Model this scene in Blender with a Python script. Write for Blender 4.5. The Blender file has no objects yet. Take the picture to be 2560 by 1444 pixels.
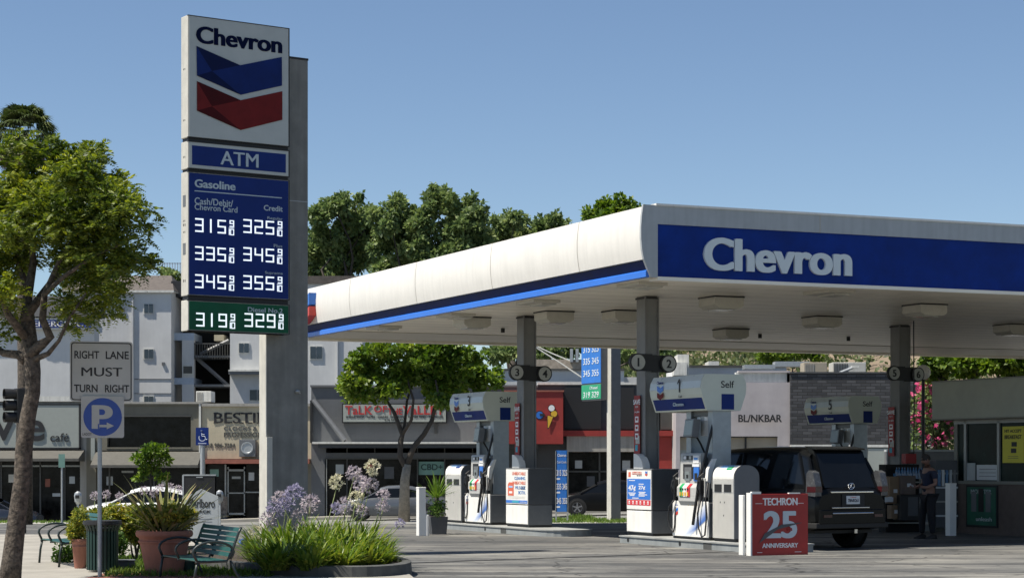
import bpy, math, random
import numpy as np
from mathutils import Vector, Matrix
random.seed(7); rng = np.random.default_rng(11)
C = bpy.context.scene.collection
sc = bpy.context.scene
R = math.radians
PI = math.pi
# ---------------- camera ----------------
F = 5100.0; CX = 1280.0; HY = 1155.0; CH = 1.6      # focal length, centre column, horizon row (photo pixels), eye height
cd = bpy.data.cameras.new('camera'); cam = bpy.data.objects.new('camera', cd); C.objects.link(cam)
cam.location = (0, 0, CH); cam.rotation_euler = (R(90), 0, 0)
cd.sensor_width = 36; cd.lens = 36*F/2560; cd.shift_y = (HY-722)/2560
cd.clip_start = 0.1; cd.clip_end = 6000
sc.camera = cam
# ---------------- sky and sun ----------------
SUN_EL = 62.0; SUN_H = Vector((-0.935, -0.35, 0)).normalized()
w = bpy.data.worlds.new('World'); sc.world = w; w.use_nodes = True
nt = w.node_tree; bg = nt.nodes['Background']
sky = nt.nodes.new('ShaderNodeTexSky'); sky.sky_type = 'NISHITA'; sky.sun_disc = False
sky.sun_elevation = R(SUN_EL); sky.sun_rotation = math.atan2(SUN_H.x, SUN_H.y)
sky.altitude = 300; sky.air_density = 0.85; sky.dust_density = 0.08; sky.ozone_density = 2.6
nt.links.new(sky.outputs[0], bg.inputs[0]); bg.inputs[1].default_value = 0.058
sd = bpy.data.lights.new('sun', 'SUN'); sd.energy = 4.0; sd.angle = R(0.5); sd.color = (1.0, 0.93, 0.82)
sun = bpy.data.objects.new('sun', sd); C.objects.link(sun)
sv = Vector((SUN_H.x*math.cos(R(SUN_EL)), SUN_H.y*math.cos(R(SUN_EL)), math.sin(R(SUN_EL))))
sun.rotation_euler = sv.to_track_quat('Z', 'Y').to_euler(); sun.location = (-30, -10, 60)
sc.view_settings.view_transform = 'Standard'; sc.view_settings.look = 'None'
sc.view_settings.exposure = 0.97; sc.view_settings.gamma = 1.0
# ---------------- materials ----------------
M = {}
def mat(name, col, rough=0.6, metal=0.0, vary=0.12, scale=6.0, bump=0.0, bscale=60.0, spec=0.5, streak=0.0, emit=None, coat=0.0, rough_vary=0.1):
    if name in M: return M[name]
    m = bpy.data.materials.new(name); m.use_nodes = True; n = m.node_tree; b = n.nodes['Principled BSDF']
    b.inputs['Roughness'].default_value = rough; b.inputs['Metallic'].default_value = metal
    b.inputs['Specular IOR Level'].default_value = spec; b.inputs['Coat Weight'].default_value = coat
    tc = n.nodes.new('ShaderNodeTexCoord')
    col = tuple(col)+(1,)
    if vary > 0 or streak > 0:
        nz = n.nodes.new('ShaderNodeTexNoise'); nz.inputs['Scale'].default_value = scale; nz.inputs['Detail'].default_value = 8; nz.inputs['Roughness'].default_value = 0.65
        n.links.new(tc.outputs['Object'], nz.inputs['Vector'])
        rp = n.nodes.new('ShaderNodeMapRange'); rp.inputs['From Min'].default_value = 0.3; rp.inputs['From Max'].default_value = 0.7
        rp.inputs['To Min'].default_value = 1-vary*1.3; rp.inputs['To Max'].default_value = 1+vary*0.6
        n.links.new(nz.outputs['Fac'], rp.inputs['Value'])
        val = rp.outputs[0]
        if streak > 0:
            mp = n.nodes.new('ShaderNodeMapping'); mp.inputs['Scale'].default_value = (5, 5, 0.35)
            n.links.new(tc.outputs['Object'], mp.inputs['Vector'])
            n2 = n.nodes.new('ShaderNodeTexNoise'); n2.inputs['Scale'].default_value = 1.6; n2.inputs['Detail'].default_value = 6
            n.links.new(mp.outputs[0], n2.inputs['Vector'])
            r2 = n.nodes.new('ShaderNodeMapRange'); r2.inputs['From Min'].default_value = 0.4; r2.inputs['From Max'].default_value = 0.7
            r2.inputs['To Min'].default_value = 1; r2.inputs['To Max'].default_value = 1-streak
            n.links.new(n2.outputs['Fac'], r2.inputs['Value'])
            mm = n.nodes.new('ShaderNodeMath'); mm.operation = 'MULTIPLY'; n.links.new(val, mm.inputs[0]); n.links.new(r2.outputs[0], mm.inputs[1]); val = mm.outputs[0]
        mx = n.nodes.new('ShaderNodeVectorMath'); mx.operation = 'SCALE'; mx.inputs[0].default_value = col[:3]
        n.links.new(val, mx.inputs['Scale']); n.links.new(mx.outputs[0], b.inputs['Base Color'])
        if rough_vary:
            rr = n.nodes.new('ShaderNodeMapRange'); rr.inputs['To Min'].default_value = max(0, rough-rough_vary); rr.inputs['To Max'].default_value = min(1, rough+rough_vary)
            n.links.new(nz.outputs['Fac'], rr.inputs['Value']); n.links.new(rr.outputs[0], b.inputs['Roughness'])
    else:
        b.inputs['Base Color'].default_value = col
    if bump > 0:
        nb = n.nodes.new('ShaderNodeTexNoise'); nb.inputs['Scale'].default_value = bscale; nb.inputs['Detail'].default_value = 5
        n.links.new(tc.outputs['Object'], nb.inputs['Vector'])
        bp = n.nodes.new('ShaderNodeBump'); bp.inputs['Strength'].default_value = bump; bp.inputs['Distance'].default_value = 0.02
        n.links.new(nb.outputs['Fac'], bp.inputs['Height']); n.links.new(bp.outputs[0], b.inputs['Normal'])
    if emit:
        b.inputs['Emission Color'].default_value = tuple(emit[:3])+(1,); b.inputs['Emission Strength'].default_value = emit[3]
    M[name] = m; return m
def leafmat(name, cols, trans=0.35, rough=0.55, nscale=0.8):
    m = bpy.data.materials.new(name); m.use_nodes = True; n = m.node_tree; b = n.nodes['Principled BSDF']; out = n.nodes['Material Output']
    g = n.nodes.new('ShaderNodeNewGeometry'); tc = n.nodes.new('ShaderNodeTexCoord')
    nz = n.nodes.new('ShaderNodeTexNoise'); nz.inputs['Scale'].default_value = nscale; nz.inputs['Detail'].default_value = 3
    n.links.new(tc.outputs['Object'], nz.inputs['Vector'])
    a = n.nodes.new('ShaderNodeMath'); a.operation = 'MULTIPLY_ADD'; a.inputs[1].default_value = 0.55
    n.links.new(g.outputs['Random Per Island'], a.inputs[0])
    s = n.nodes.new('ShaderNodeMath'); s.operation = 'MULTIPLY_ADD'; s.inputs[1].default_value = 1.3; s.inputs[2].default_value = -0.42
    n.links.new(nz.outputs['Fac'], s.inputs[0]); n.links.new(s.outputs[0], a.inputs[2])
    cr = n.nodes.new('ShaderNodeValToRGB'); e = cr.color_ramp.elements
    while len(e) < len(cols): e.new(0.5)
    for i, c in enumerate(cols):
        e[i].position = i/(len(cols)-1); e[i].color = tuple(c)+(1,)
    n.links.new(a.outputs[0], cr.inputs[0]); n.links.new(cr.outputs[0], b.inputs['Base Color'])
    b.inputs['Roughness'].default_value = rough; b.inputs['Specular IOR Level'].default_value = 0.35
    t = n.nodes.new('ShaderNodeBsdfTranslucent'); hs = n.nodes.new('ShaderNodeHueSaturation'); hs.inputs['Value'].default_value = 1.5; hs.inputs['Saturation'].default_value = 1.1
    n.links.new(cr.outputs[0], hs.inputs['Color']); n.links.new(hs.outputs[0], t.inputs['Color'])
    mx = n.nodes.new('ShaderNodeMixShader'); mx.inputs[0].default_value = trans
    n.links.new(b.outputs[0], mx.inputs[1]); n.links.new(t.outputs[0], mx.inputs[2]); n.links.new(mx.outputs[0], out.inputs[0])
    M[name] = m; return m
def glassmat(name, col, rough=0.06, spec=0.3):
    m = mat(name, col, rough=rough, vary=0.25, scale=1.3, spec=spec, rough_vary=0.03); return m
# ---------------- mesh helpers ----------------
class MB:
    def __init__(s): s.v = []; s.f = []; s.m = []; s.mats = []; s.xf = None
    def mi(s, m):
        if isinstance(m, str): m = M[m]
        if m not in s.mats: s.mats.append(m)
        return s.mats.index(m)
    def add(s, vs, fs, m):
        k = len(s.v); i = s.mi(m)
        if s.xf is not None: vs = [tuple(s.xf @ Vector(p)) for p in vs]
        s.v += [tuple(p) for p in vs]; s.f += [tuple(k+j for j in f) for f in fs]; s.m += [i]*len(fs); return s
    def box(s, x0, x1, y0, y1, z0, z1, m):
        x0, x1 = min(x0, x1), max(x0, x1); y0, y1 = min(y0, y1), max(y0, y1); z0, z1 = min(z0, z1), max(z0, z1)
        return s.add([(x0,y0,z0),(x1,y0,z0),(x1,y1,z0),(x0,y1,z0),(x0,y0,z1),(x1,y0,z1),(x1,y1,z1),(x0,y1,z1)],
            [(0,3,2,1),(4,5,6,7),(0,1,5,4),(1,2,6,5),(2,3,7,6),(3,0,4,7)], m)
    def prism(s, pts, ax, a0, a1, m, m_cap=None):
        n = len(pts)
        def mk(p, a): return (a,p[0],p[1]) if ax == 'x' else ((p[0],a,p[1]) if ax == 'y' else (p[0],p[1],a))
        vs = [mk(p,a0) for p in pts]+[mk(p,a1) for p in pts]
        s.add(vs, [(i,(i+1)%n,n+(i+1)%n,n+i) for i in range(n)], m)
        s.add(vs, [tuple(reversed(range(n))), tuple(range(n,2*n))], m_cap or m); return s
    def cyl(s, p0, p1, r0, m, r1=None, n=14, caps=True):
        return s.tube([p0,p1], [r0, r0 if r1 is None else r1], m, n, caps)
    def tube(s, pts, r, m, n=8, caps=True):
        pts = [Vector(p) for p in pts]
        rr = list(r) if isinstance(r, (list,tuple)) else [r]*len(pts)
        vs = []; up = None
        for i, p in enumerate(pts):
            d = (pts[min(i+1,len(pts)-1)]-pts[max(i-1,0)])
            if d.length < 1e-9: d = Vector((0,0,1))
            d.normalize()
            if up is None: up = Vector((0,0,1)) if abs(d.z) < 0.9 else Vector((1,0,0))
            a = d.cross(up)
            if a.length < 1e-4: a = d.cross(Vector((0.3,1,0.1)))
            a.normalize(); b = a.cross(d).normalized(); up = b
            for k in range(n):
                t = 2*PI*k/n; vs.append(p+(a*math.cos(t)+b*math.sin(t))*rr[i])
        fs = []
        for i in range(len(pts)-1):
            for k in range(n):
                fs.append((i*n+k, i*n+(k+1)%n, (i+1)*n+(k+1)%n, (i+1)*n+k))
        if caps: fs += [tuple(reversed(range(n))), tuple((len(pts)-1)*n+k for k in range(n))]
        return s.add(vs, fs, m)
    def lathe(s, prof, c, m, n=24, caps=True):
        vs = []; fs = []
        for r, z in prof:
            for k in range(n): vs.append((c[0]+r*math.cos(2*PI*k/n), c[1]+r*math.sin(2*PI*k/n), c[2]+z))
        for i in range(len(prof)-1):
            for k in range(n): fs.append((i*n+k, i*n+(k+1)%n, (i+1)*n+(k+1)%n, (i+1)*n+k))
        if caps: fs += [tuple(reversed(range(n))), tuple((len(prof)-1)*n+k for k in range(n))]
        return s.add(vs, fs, m)
    def ell(s, c, r, m, n=12, k=8):
        vs = []; fs = []
        for i in range(k+1):
            ph = PI*i/k
            for j in range(n):
                t = 2*PI*j/n; vs.append((c[0]+r[0]*math.sin(ph)*math.cos(t), c[1]+r[1]*math.sin(ph)*math.sin(t), c[2]+r[2]*math.cos(ph)))
        for i in range(k):
            for j in range(n): fs.append((i*n+j, (i+1)*n+j, (i+1)*n+(j+1)%n, i*n+(j+1)%n))
        return s.add(vs, fs, m)
    def grid(s, rows, m, closed=False):
        n = len(rows[0]); vs = [p for r in rows for p in r]; fs = []
        for i in range(len(rows)-1):
            for j in range(n if closed else n-1): fs.append((i*n+j, i*n+(j+1)%n, (i+1)*n+(j+1)%n, (i+1)*n+j))
        return s.add(vs, fs, m)
    def text(s, t, o, face, m, w=None, h=0.2, depth=0.01, bold=0.0, align='c', valign='c'):
        """flat lettering; face 'y-' is read looking along +y, 'x-' is read looking along +x; o is its anchor on the surface"""
        n_copy = 1; extra = 0.0
        if bold > 0 and any(ch in t for ch in 'MW'):     # heavy M and W: thin outline repeated a hair apart
            n_copy = 4; step = bold; bold = 0.0
        elif bold > 0.025: n_copy = 3; step = bold*0.9; bold = 0.014
        vs, fs = font_mesh(t, bold)
        if not vs: return s
        if n_copy > 1:
            v0, f0, vs, fs = vs, fs, [], []
            for k in range(n_copy):
                b_ = len(vs); vs += [(p[0]+(k/(n_copy-1)-0.5)*step*1.3, p[1]+(0.08*step if k % 2 else -0.08*step), p[2]+(0.001*k if p[2] > 0 else 0)) for p in v0]; fs += [tuple(b_+j for j in q) for q in f0]
        xs = [p[0] for p in vs]; ys = [p[1] for p in vs]; x0, x1, y0, y1 = min(xs), max(xs), min(ys), max(ys)
        sy = h/(y1-y0); sx = (w/(x1-x0)) if w else sy
        W = (x1-x0)*sx; ox = {'c':-W/2,'l':0,'r':-W}[align]; oz = {'c':-h/2,'b':0,'t':-h}[valign]
        out = []
        for p in vs:
            a = (p[0]-x0)*sx+ox; b = (p[1]-y0)*sy+oz; d = -depth-(p[2]-0.05)*0.4 if p[2] > 0 else 0.0
            if face == 'y-': out.append((o[0]+a, o[1]+d, o[2]+b))
            elif face == 'y+': out.append((o[0]-a, o[1]-d, o[2]+b))
            elif face == 'x-': out.append((o[0]+d, o[1]-a, o[2]+b))
            else: out.append((o[0]-d, o[1]+a, o[2]+b))
        return s.add(out, fs, m)
    def obj(s, name, parent=None, bevel=0, smooth=False, label=None, auto=None):
        me = bpy.data.meshes.new(name); me.from_pydata(s.v, [], s.f)
        for m in s.mats: me.materials.append(m)
        me.polygons.foreach_set('material_index', s.m)
        if smooth or auto: me.polygons.foreach_set('use_smooth', [True]*len(s.f))
        me.update()
        o = bpy.data.objects.new(name, me); C.objects.link(o)
        if auto: 
            try: me.set_sharp_from_angle(angle=R(auto))
            except Exception: pass
        if parent is not None: o.parent = parent
        if label: o['label'] = label
        if bevel:
            b = o.modifiers.new('bevel', 'BEVEL'); b.width = bevel; b.segments = 2; b.limit_method = 'ANGLE'; b.angle_limit = R(40)
        return o
_fc = {}
def font_mesh(t, bold):
    key = (t, bold)
    if key in _fc: return _fc[key]
    cu = bpy.data.curves.new('lettering', 'FONT'); cu.body = t; cu.extrude = 0.05; cu.offset = bold; cu.resolution_u = 6; cu.space_line = 0.9
    o = bpy.data.objects.new('lettering', cu)
    me = o.to_mesh()
    vs = [tuple(v.co) for v in me.vertices]; fs = [tuple(p.vertices) for p in me.polygons]
    o.to_mesh_clear(); bpy.data.objects.remove(o); bpy.data.curves.remove(cu)
    _fc[key] = (vs, fs); return _fc[key]
def thing(name, label, cat, loc=(0,0,0), rot=0.0, group=None):
    o = bpy.data.objects.new(name, None); C.objects.link(o); o.empty_display_size = 0.2
    o.location = loc; o.rotation_euler = (0, 0, rot); o['label'] = label; o['category'] = cat
    if group: o['group'] = group
    return o
def tag(o, label, cat, group=None, kind=None):
    o['label'] = label; o['category'] = cat
    if group: o['group'] = group
    if kind: o['kind'] = kind
    return o
def struct(o): o['kind'] = 'structure'; return o
def copy_thing(root, loc, rot, label, skip=(), group=None):
    r = root.copy(); C.objects.link(r); r.location = loc; r.rotation_euler = (0, 0, rot); r['label'] = label
    if group: r['group'] = group
    for ch in list(root.children):
        if ch in skip: continue
        c = ch.copy(); C.objects.link(c); c.parent = r
        for g in list(ch.children):
            if g in skip: continue
            d = g.copy(); C.objects.link(d); d.parent = c
    return r
# ---------------- frames: the place's own axes ----------------
class Fr:
    """a local frame (origin, heading); front()/side()/flat() say where a sight line of the photograph meets one of its planes"""
    def __init__(s, x, y, z=0.0, th=0.0): s.x, s.y, s.z, s.th = x, y, z, th; s.c, s.s = math.cos(th), math.sin(th)
    def ray(s, px, py): return ((px-CX)/F, 1.0, (HY-py)/F)
    def front(s, px, py, yv=0.0):
        d = s.ray(px, py); n = (-s.s, s.c)
        t = (yv+n[0]*s.x+n[1]*s.y)/(n[0]*d[0]+n[1]*d[1])
        return (s.c*(t*d[0]-s.x)+s.s*(t-s.y), CH+t*d[2]-s.z)
    def side(s, px, py, xv=0.0):
        d = s.ray(px, py)
        t = (xv+s.c*s.x+s.s*s.y)/(s.c*d[0]+s.s*d[1])
        return (-s.s*(t*d[0]-s.x)+s.c*(t-s.y), CH+t*d[2]-s.z)
    def flat(s, px, py, z):
        d = s.ray(px, py); t = (z-CH)/d[2]; X, Y = t*d[0], t
        return (s.c*(X-s.x)+s.s*(Y-s.y), -s.s*(X-s.x)+s.c*(Y-s.y))
    def world(s, a, b, z=0.0): return (s.x+s.c*a-s.s*b, s.y+s.s*a+s.c*b, s.z+z)
TH = math.atan2(0.406, 0.913)
def at(px, py, Y): return Vector(((px-CX)/F*Y, Y, CH-(py-HY)/F*Y))
def ground_z(X, Y):
    t = min(1, max(0, (Y-50)/28)); t = t*t*(3-2*t)
    return t*(-0.68+0.026*max(-25, min(25, X)))
# ---------------- foliage ----------------
def quads_obj(name, V, mname, parent=None):
    n = len(V)//4
    me = bpy.data.meshes.new(name); me.vertices.add(n*4); me.vertices.foreach_set('co', V.astype(np.float32).ravel())
    me.loops.add(n*4); me.loops.foreach_set('vertex_index', np.arange(n*4, dtype=np.int32))
    me.polygons.add(n); me.polygons.foreach_set('loop_start', np.arange(0, n*4, 4, dtype=np.int32))
    try: me.polygons.foreach_set('loop_total', np.full(n, 4, dtype=np.int32))
    except Exception: pass
    me.update(calc_edges=True); me.validate()
    me.materials.append(M[mname])
    o = bpy.data.objects.new(name, me); C.objects.link(o)
    if parent is not None: o.parent = parent
    return o
def unit(a): return a/np.maximum(np.linalg.norm(a, axis=-1, keepdims=True), 1e-9)
def leaf_quads(P, D, L, W, droop=0.0):
    """diamond leaves at P along D"""
    n = len(P); D = unit(D); up = unit(rng.normal(size=(n,3))+np.array([0,0,0.8])); S = unit(np.cross(D, up)); N = np.cross(S, D)
    L = L[:,None]; W = W[:,None]
    a = P; b = P+D*L*0.45+S*W*0.5+N*L*0.06; c = P+D*L-np.array([0,0,1.0])*L*droop; d = P+D*L*0.45-S*W*0.5+N*L*0.06
    return np.stack([a,b,c,d], 1).reshape(-1, 3)
def clump_points(clumps, n, shell=0.55):
    cl = np.array(clumps, float); wgt = cl[:,3]*cl[:,4]*cl[:,5]; wgt = wgt**0.75; wgt /= wgt.sum()
    idx = rng.choice(len(cl), n, p=wgt); d = unit(rng.normal(size=(n,3)))
    r = shell+(1-shell)*rng.random(n)**0.6; r *= (0.85+0.3*rng.random(n))
    return cl[idx,:3]+d*cl[idx,3:6]*r[:,None], d
def crown_obj(name, clumps, n, size, mname, parent=None, aspect=0.6, up=0.35, shell=0.55, sub=0, subr=0.36):
    if sub:
        out = []
        for c in clumps:
            for _ in range(sub):
                v = Vector((random.gauss(0,1), random.gauss(0,1), random.gauss(0,1))).normalized()*random.uniform(0.35,1.18); q = subr*random.uniform(0.6,1.25)
                out.append((c[0]+v.x*c[3], c[1]+v.y*c[4], c[2]+v.z*c[5], c[3]*q*1.1, c[4]*q*1.1, c[5]*q))
        clumps = out
    P, d = clump_points(clumps, n, shell)
    D = unit(d*0.8+rng.normal(size=(n,3))*0.8+np.array([0,0,up]))
    L = size*(0.6+0.8*rng.random(n)); V = leaf_quads(P, D, L, L*aspect, 0.12)
    return quads_obj(name, V, mname, parent)
def limbs(mb, base, targets, r0, m, wob=0.12, n=6, forks=None):
    """tapered limbs from the trunk's top to the targets"""
    for t in targets:
        t = Vector(t); b = Vector(base); d = t-b; pts = []; k = 6
        for i in range(k+1):
            u = i/k; p = b+d*u+Vector((0,0,1))*d.length*0.12*math.sin(PI*u)
            if 0 < i < k: p += Vector((random.uniform(-1,1), random.uniform(-1,1), random.uniform(-1,1)))*wob*d.length*0.35
            pts.append(p)
        mb.tube(pts, [r0*(1-0.85*i/k) for i in range(k+1)], m, n)
# ---------------- palette ----------------
mat('asphalt', (0.085,0.085,0.085), 0.85, vary=0.3, scale=0.6, bump=0.5, bscale=90)
mat('white_paint', (0.80,0.79,0.75), 0.45, vary=0.05, scale=2)
mat('fascia_white', (0.76,0.74,0.69), 0.4, vary=0.05, scale=1.2, streak=0.07)
mat('fascia_grey', (0.40,0.425,0.44), 0.45, vary=0.08, scale=2, streak=0.12)
mat('fascia_blue', (0.003,0.030,0.22), 0.5, spec=0.15, vary=0.25, scale=1.5)
mat('stripe_shaded', (0.003,0.014,0.075), 0.5, spec=0.15, vary=0.3, scale=3)  # recess of the blue stripe, its shade put into the colour
mat('stripe_sunlit', (0.03,0.16,0.62), 0.35, vary=0.08, scale=3)  # ledge of the blue stripe, its sunlight put into the colour
mat('sign_blue', (0.010,0.030,0.165), 0.5, spec=0.15, vary=0.12, scale=2)
mat('sign_green', (0.006,0.095,0.045), 0.5, spec=0.2, vary=0.2, scale=2)
mat('sign_white', (0.44,0.465,0.45), 0.4, vary=0.06, scale=3)
mat('logo_blue', (0.005,0.020,0.125), 0.5, spec=0.15, vary=0.2, scale=3); mat('logo_blue_dark', (0.003,0.009,0.055), 0.5, spec=0.12, vary=0.2, scale=3)
mat('logo_red', (0.15,0.012,0.012), 0.5, spec=0.15, vary=0.2, scale=3); mat('logo_red_dark', (0.060,0.004,0.006), 0.5, spec=0.12, vary=0.2, scale=3)
mat('bright_blue', (0.03,0.16,0.55), 0.4, vary=0.08); mat('bright_red', (0.55,0.05,0.035), 0.4, vary=0.08)
mat('letter_navy', (0.004,0.008,0.035), 0.8, vary=0, spec=0.05); mat('letter_white', (0.62,0.68,0.70), 0.4, vary=0); mat('letter_pale', (0.42,0.50,0.55), 0.4, vary=0)
mat('black', (0.012,0.012,0.013), 0.55, vary=0.1); mat('rubber', (0.010,0.010,0.011), 0.5, vary=0)
mat('black_text', (0.015,0.015,0.017), 0.6, vary=0)
mat('led', (0.05,0.05,0.06), 0.4, vary=0, emit=(0.80,0.90,1.0,0.62))
mat('concrete_col', (0.215,0.215,0.20), 0.75, vary=0.18, scale=3, bump=0.15, streak=0.2)
mat('cream_side', (0.52,0.51,0.46), 0.6, vary=0.10, scale=4, streak=0.15)
mat('steel_post', (0.30,0.33,0.36), 0.35, metal=0.6, vary=0.15, scale=4)
mat('galv', (0.42,0.44,0.45), 0.4, metal=0.5, vary=0.15, scale=8)
mat('column_grey', (0.20,0.20,0.195), 0.6, vary=0.14, scale=2.5, streak=0.15)
mat('soffit', (0.86,0.80,0.68), 0.42, vary=0.10, scale=0.5, spec=0.8)
mat('soffit_dark', (0.50,0.48,0.42), 0.45, vary=0.12, scale=1)
mat('fixture', (0.50,0.48,0.42), 0.5, vary=0.08); mat('lens', (0.40,0.39,0.36), 0.2, vary=0.02)
mat('island_grey', (0.27,0.29,0.29), 0.6, vary=0.18, scale=2, streak=0.2, bump=0.1)
mat('island_top', (0.30,0.31,0.30), 0.7, vary=0.2, scale=3)
mat('cab_white', (0.78,0.77,0.73), 0.4, vary=0.06, scale=3, streak=0.06); mat('cab_grey', (0.075,0.08,0.088), 0.5, vary=0.15, scale=3)
mat('cab_midgrey', (0.135,0.142,0.15), 0.45, vary=0.12, scale=4); mat('head_grey', (0.45,0.45,0.43), 0.4, vary=0.08, scale=6)
mat('valance', (0.58,0.61,0.52), 0.4, vary=0.06, scale=2); mat('valance_top', (0.52,0.57,0.57), 0.3, vary=0.04)
mat('screen', (0.16,0.19,0.20), 0.15, vary=0.1); mat('display', (0.20,0.22,0.19), 0.25, vary=0.1)
mat('key_green', (0.02,0.30,0.10), 0.4, vary=0); mat('key_red', (0.55,0.03,0.04), 0.4, vary=0); mat('key_yellow', (0.62,0.38,0.03), 0.4, vary=0)
mat('key_white', (0.75,0.75,0.75), 0.4, vary=0)
mat('print_orange', (0.60,0.13,0.07), 0.6, vary=0); mat('print_blue', (0.05,0.17,0.42), 0.6, vary=0); mat('print_teal', (0.05,0.35,0.45), 0.6, vary=0)
mat('swoosh_light', (0.30,0.52,0.78), 0.4, vary=0); mat('swoosh_mid', (0.06,0.25,0.65), 0.4, vary=0); mat('swoosh_dark', (0.01,0.07,0.35), 0.4, vary=0)
mat('banner_red', (0.30,0.022,0.022), 0.6, vary=0.15); mat('techron_red', (0.36,0.022,0.018), 0.5, vary=0.12, scale=3)
mat('silver', (0.50,0.56,0.60), 0.4, vary=0.03)
mat('disc_grey', (0.42,0.42,0.38), 0.5, vary=0.08)
# ---------------- ground ----------------
ys = [4,10,16,20,24,28,32,36,40,44,48]+[50+k for k in range(1,30)]+[82,90,100,130,200,400,900,2500]
xs = [-2500,-900,-400,-200,-100,-60,-40,-30]+list(range(-25,26))+[30,40,60,100,200,400,900,2500]
mb = MB(); mb.mi('asphalt')
m = bpy.data.materials.new('forecourt'); m.use_nodes = True; n = m.node_tree; b = n.nodes['Principled BSDF']
tc = n.nodes.new('ShaderNodeTexCoord')
def nz_(sc_, det, vec=None, rough=0.6, dist=0.0):
    q = n.nodes.new('ShaderNodeTexNoise'); q.inputs['Scale'].default_value = sc_; q.inputs['Detail'].default_value = det; q.inputs['Roughness'].default_value = rough; q.inputs['Distortion'].default_value = dist
    n.links.new(vec or tc.outputs['Object'], q.inputs['Vector']); return q.outputs['Fac']
def ramp_(v, a, b_, ca, cb):
    q = n.nodes.new('ShaderNodeValToRGB'); q.color_ramp.elements[0].position = a; q.color_ramp.elements[1].position = b_
    q.color_ramp.elements[0].color = tuple(ca)+(1,); q.color_ramp.elements[1].color = tuple(cb)+(1,); n.links.new(v, q.inputs[0]); return q.outputs[0]
def mul_(a, b_):
    q = n.nodes.new('ShaderNodeMix'); q.data_type = 'RGBA'; q.blend_type = 'MULTIPLY'; q.inputs[0].default_value = 1
    n.links.new(a, q.inputs[6]); n.links.new(b_, q.inputs[7]); return q.outputs[2]
base = ramp_(nz_(0.35, 6), 0.35, 0.65, (0.115,0.117,0.115), (0.235,0.227,0.205))
mp = n.nodes.new('ShaderNodeMapping'); mp.inputs['Rotation'].default_value = (0,0,R(-35)); mp.inputs['Scale'].default_value = (0.25, 1.8, 1)
n.links.new(tc.outputs['Object'], mp.inputs['Vector'])
stain = ramp_(nz_(0.7, 7, mp.outputs[0], 0.65, 0.8), 0.43, 0.60, (0.38,0.39,0.41), (1.05,1.05,1.03))
fine = ramp_(nz_(14, 4), 0.3, 0.7, (0.82,0.82,0.82), (1.08,1.08,1.08))
spots = ramp_(nz_(2.3, 3), 0.33, 0.40, (0.45,0.45,0.46), (1,1,1))
vo = n.nodes.new('ShaderNodeTexVoronoi'); vo.feature = 'DISTANCE_TO_EDGE'; vo.inputs['Scale'].default_value = 0.23
wn = n.nodes.new('ShaderNodeTexNoise'); wn.inputs['Scale'].default_value = 0.8; wn.inputs['Detail'].default_value = 5
n.links.new(tc.outputs['Object'], wn.inputs['Vector'])
ad = n.nodes.new('ShaderNodeVectorMath'); ad.operation = 'ADD'; n.links.new(tc.outputs['Object'], ad.inputs[0]); n.links.new(wn.outputs['Color'], ad.inputs[1])
n.links.new(ad.outputs[0], vo.inputs['Vector'])
crack = ramp_(vo.outputs['Distance'], 0.002, 0.007, (0.30,0.30,0.30), (1,1,1))
c = mul_(mul_(mul_(mul_(base, stain), fine), spots), crack); n.links.new(c, b.inputs['Base Color']); b.inputs['Roughness'].default_value = 0.8
bp = n.nodes.new('ShaderNodeBump'); bp.inputs['Strength'].default_value = 0.4; bp.inputs['Distance'].default_value = 0.02
n.links.new(nz_(40, 4), bp.inputs['Height']); n.links.new(bp.outputs[0], b.inputs['Normal']); M['forecourt'] = m
mb = MB(); mb.grid([[(x, y, ground_z(x, y)) for x in xs] for y in ys], 'forecourt')
g = mb.obj('ground', smooth=True); struct(g)
# pale concrete pavement round the planting bed, street beyond, far pavement
mat('pavement', (0.30,0.285,0.25), 0.85, vary=0.22, scale=1.2, bump=0.3, bscale=50)
mat('pavement_far', (0.30,0.285,0.25), 0.85, vary=0.15, scale=1.0)
mat('street', (0.20,0.20,0.19), 0.85, vary=0.2, scale=0.4)
mat('paver_brick', (0.25,0.10,0.07), 0.8, vary=0.25, scale=8)
mat('kerb', (0.38,0.37,0.33), 0.8, vary=0.2, scale=3); mat('kerb_dark', (0.075,0.078,0.075), 0.8, vary=0.3, scale=5)
def sheet(name, rows, m, dz, thick=0.0):
    q = MB(); q.grid([[(x, y, ground_z(x, y)+dz) for (x, y) in r] for r in rows], m)
    if thick:
        for r in (rows[0], rows[-1]):
            q.grid([[(x, y, ground_z(x, y)+dz) for (x, y) in r], [(x, y, ground_z(x, y)-0.01) for (x, y) in r]], m)
        for k in (0, -1):
            q.grid([[(r[k][0], r[k][1], ground_z(*r[k])+dz) for r in rows], [(r[k][0], r[k][1], ground_z(*r[k])-0.01) for r in rows]], m)
    return struct(q.obj(name))
rows = []
for y, xr in ((12,-0.8),(20,-1.0),(26,-1.15),(29,-1.5),(31,-2.2),(33,-3.2),(36,-4.6),(40,-6.2),(44,-8.0)):
    rows.append([(-20+(xr+20)*k/10, y) for k in range(11)])
sheet('sidewalk', rows, 'pavement', 0.05, 0.05)
sheet('brick_paving', [[(-5.7,y),(-3.7,y)] for y in (20,24,28.6)], 'paver_brick', 0.056)
sheet('street', [[(x, y) for x in range(-30, 31, 3)] for y in (74,77,80,83,86,88.2)], 'street', 0.006)
sheet('far_sidewalk', [[(x, y) for x in range(-30, 31, 3)] for y in (88.2,89,90.5)], 'pavement_far', 0.13, 0.13)
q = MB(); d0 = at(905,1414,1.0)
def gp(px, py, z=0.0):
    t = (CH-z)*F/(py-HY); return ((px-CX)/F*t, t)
a = Vector(gp(950,1409)); bq = Vector(gp(2700,1347)); dv = (bq-a).normalized(); nv = Vector((-dv.y, dv.x))*0.07
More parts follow.
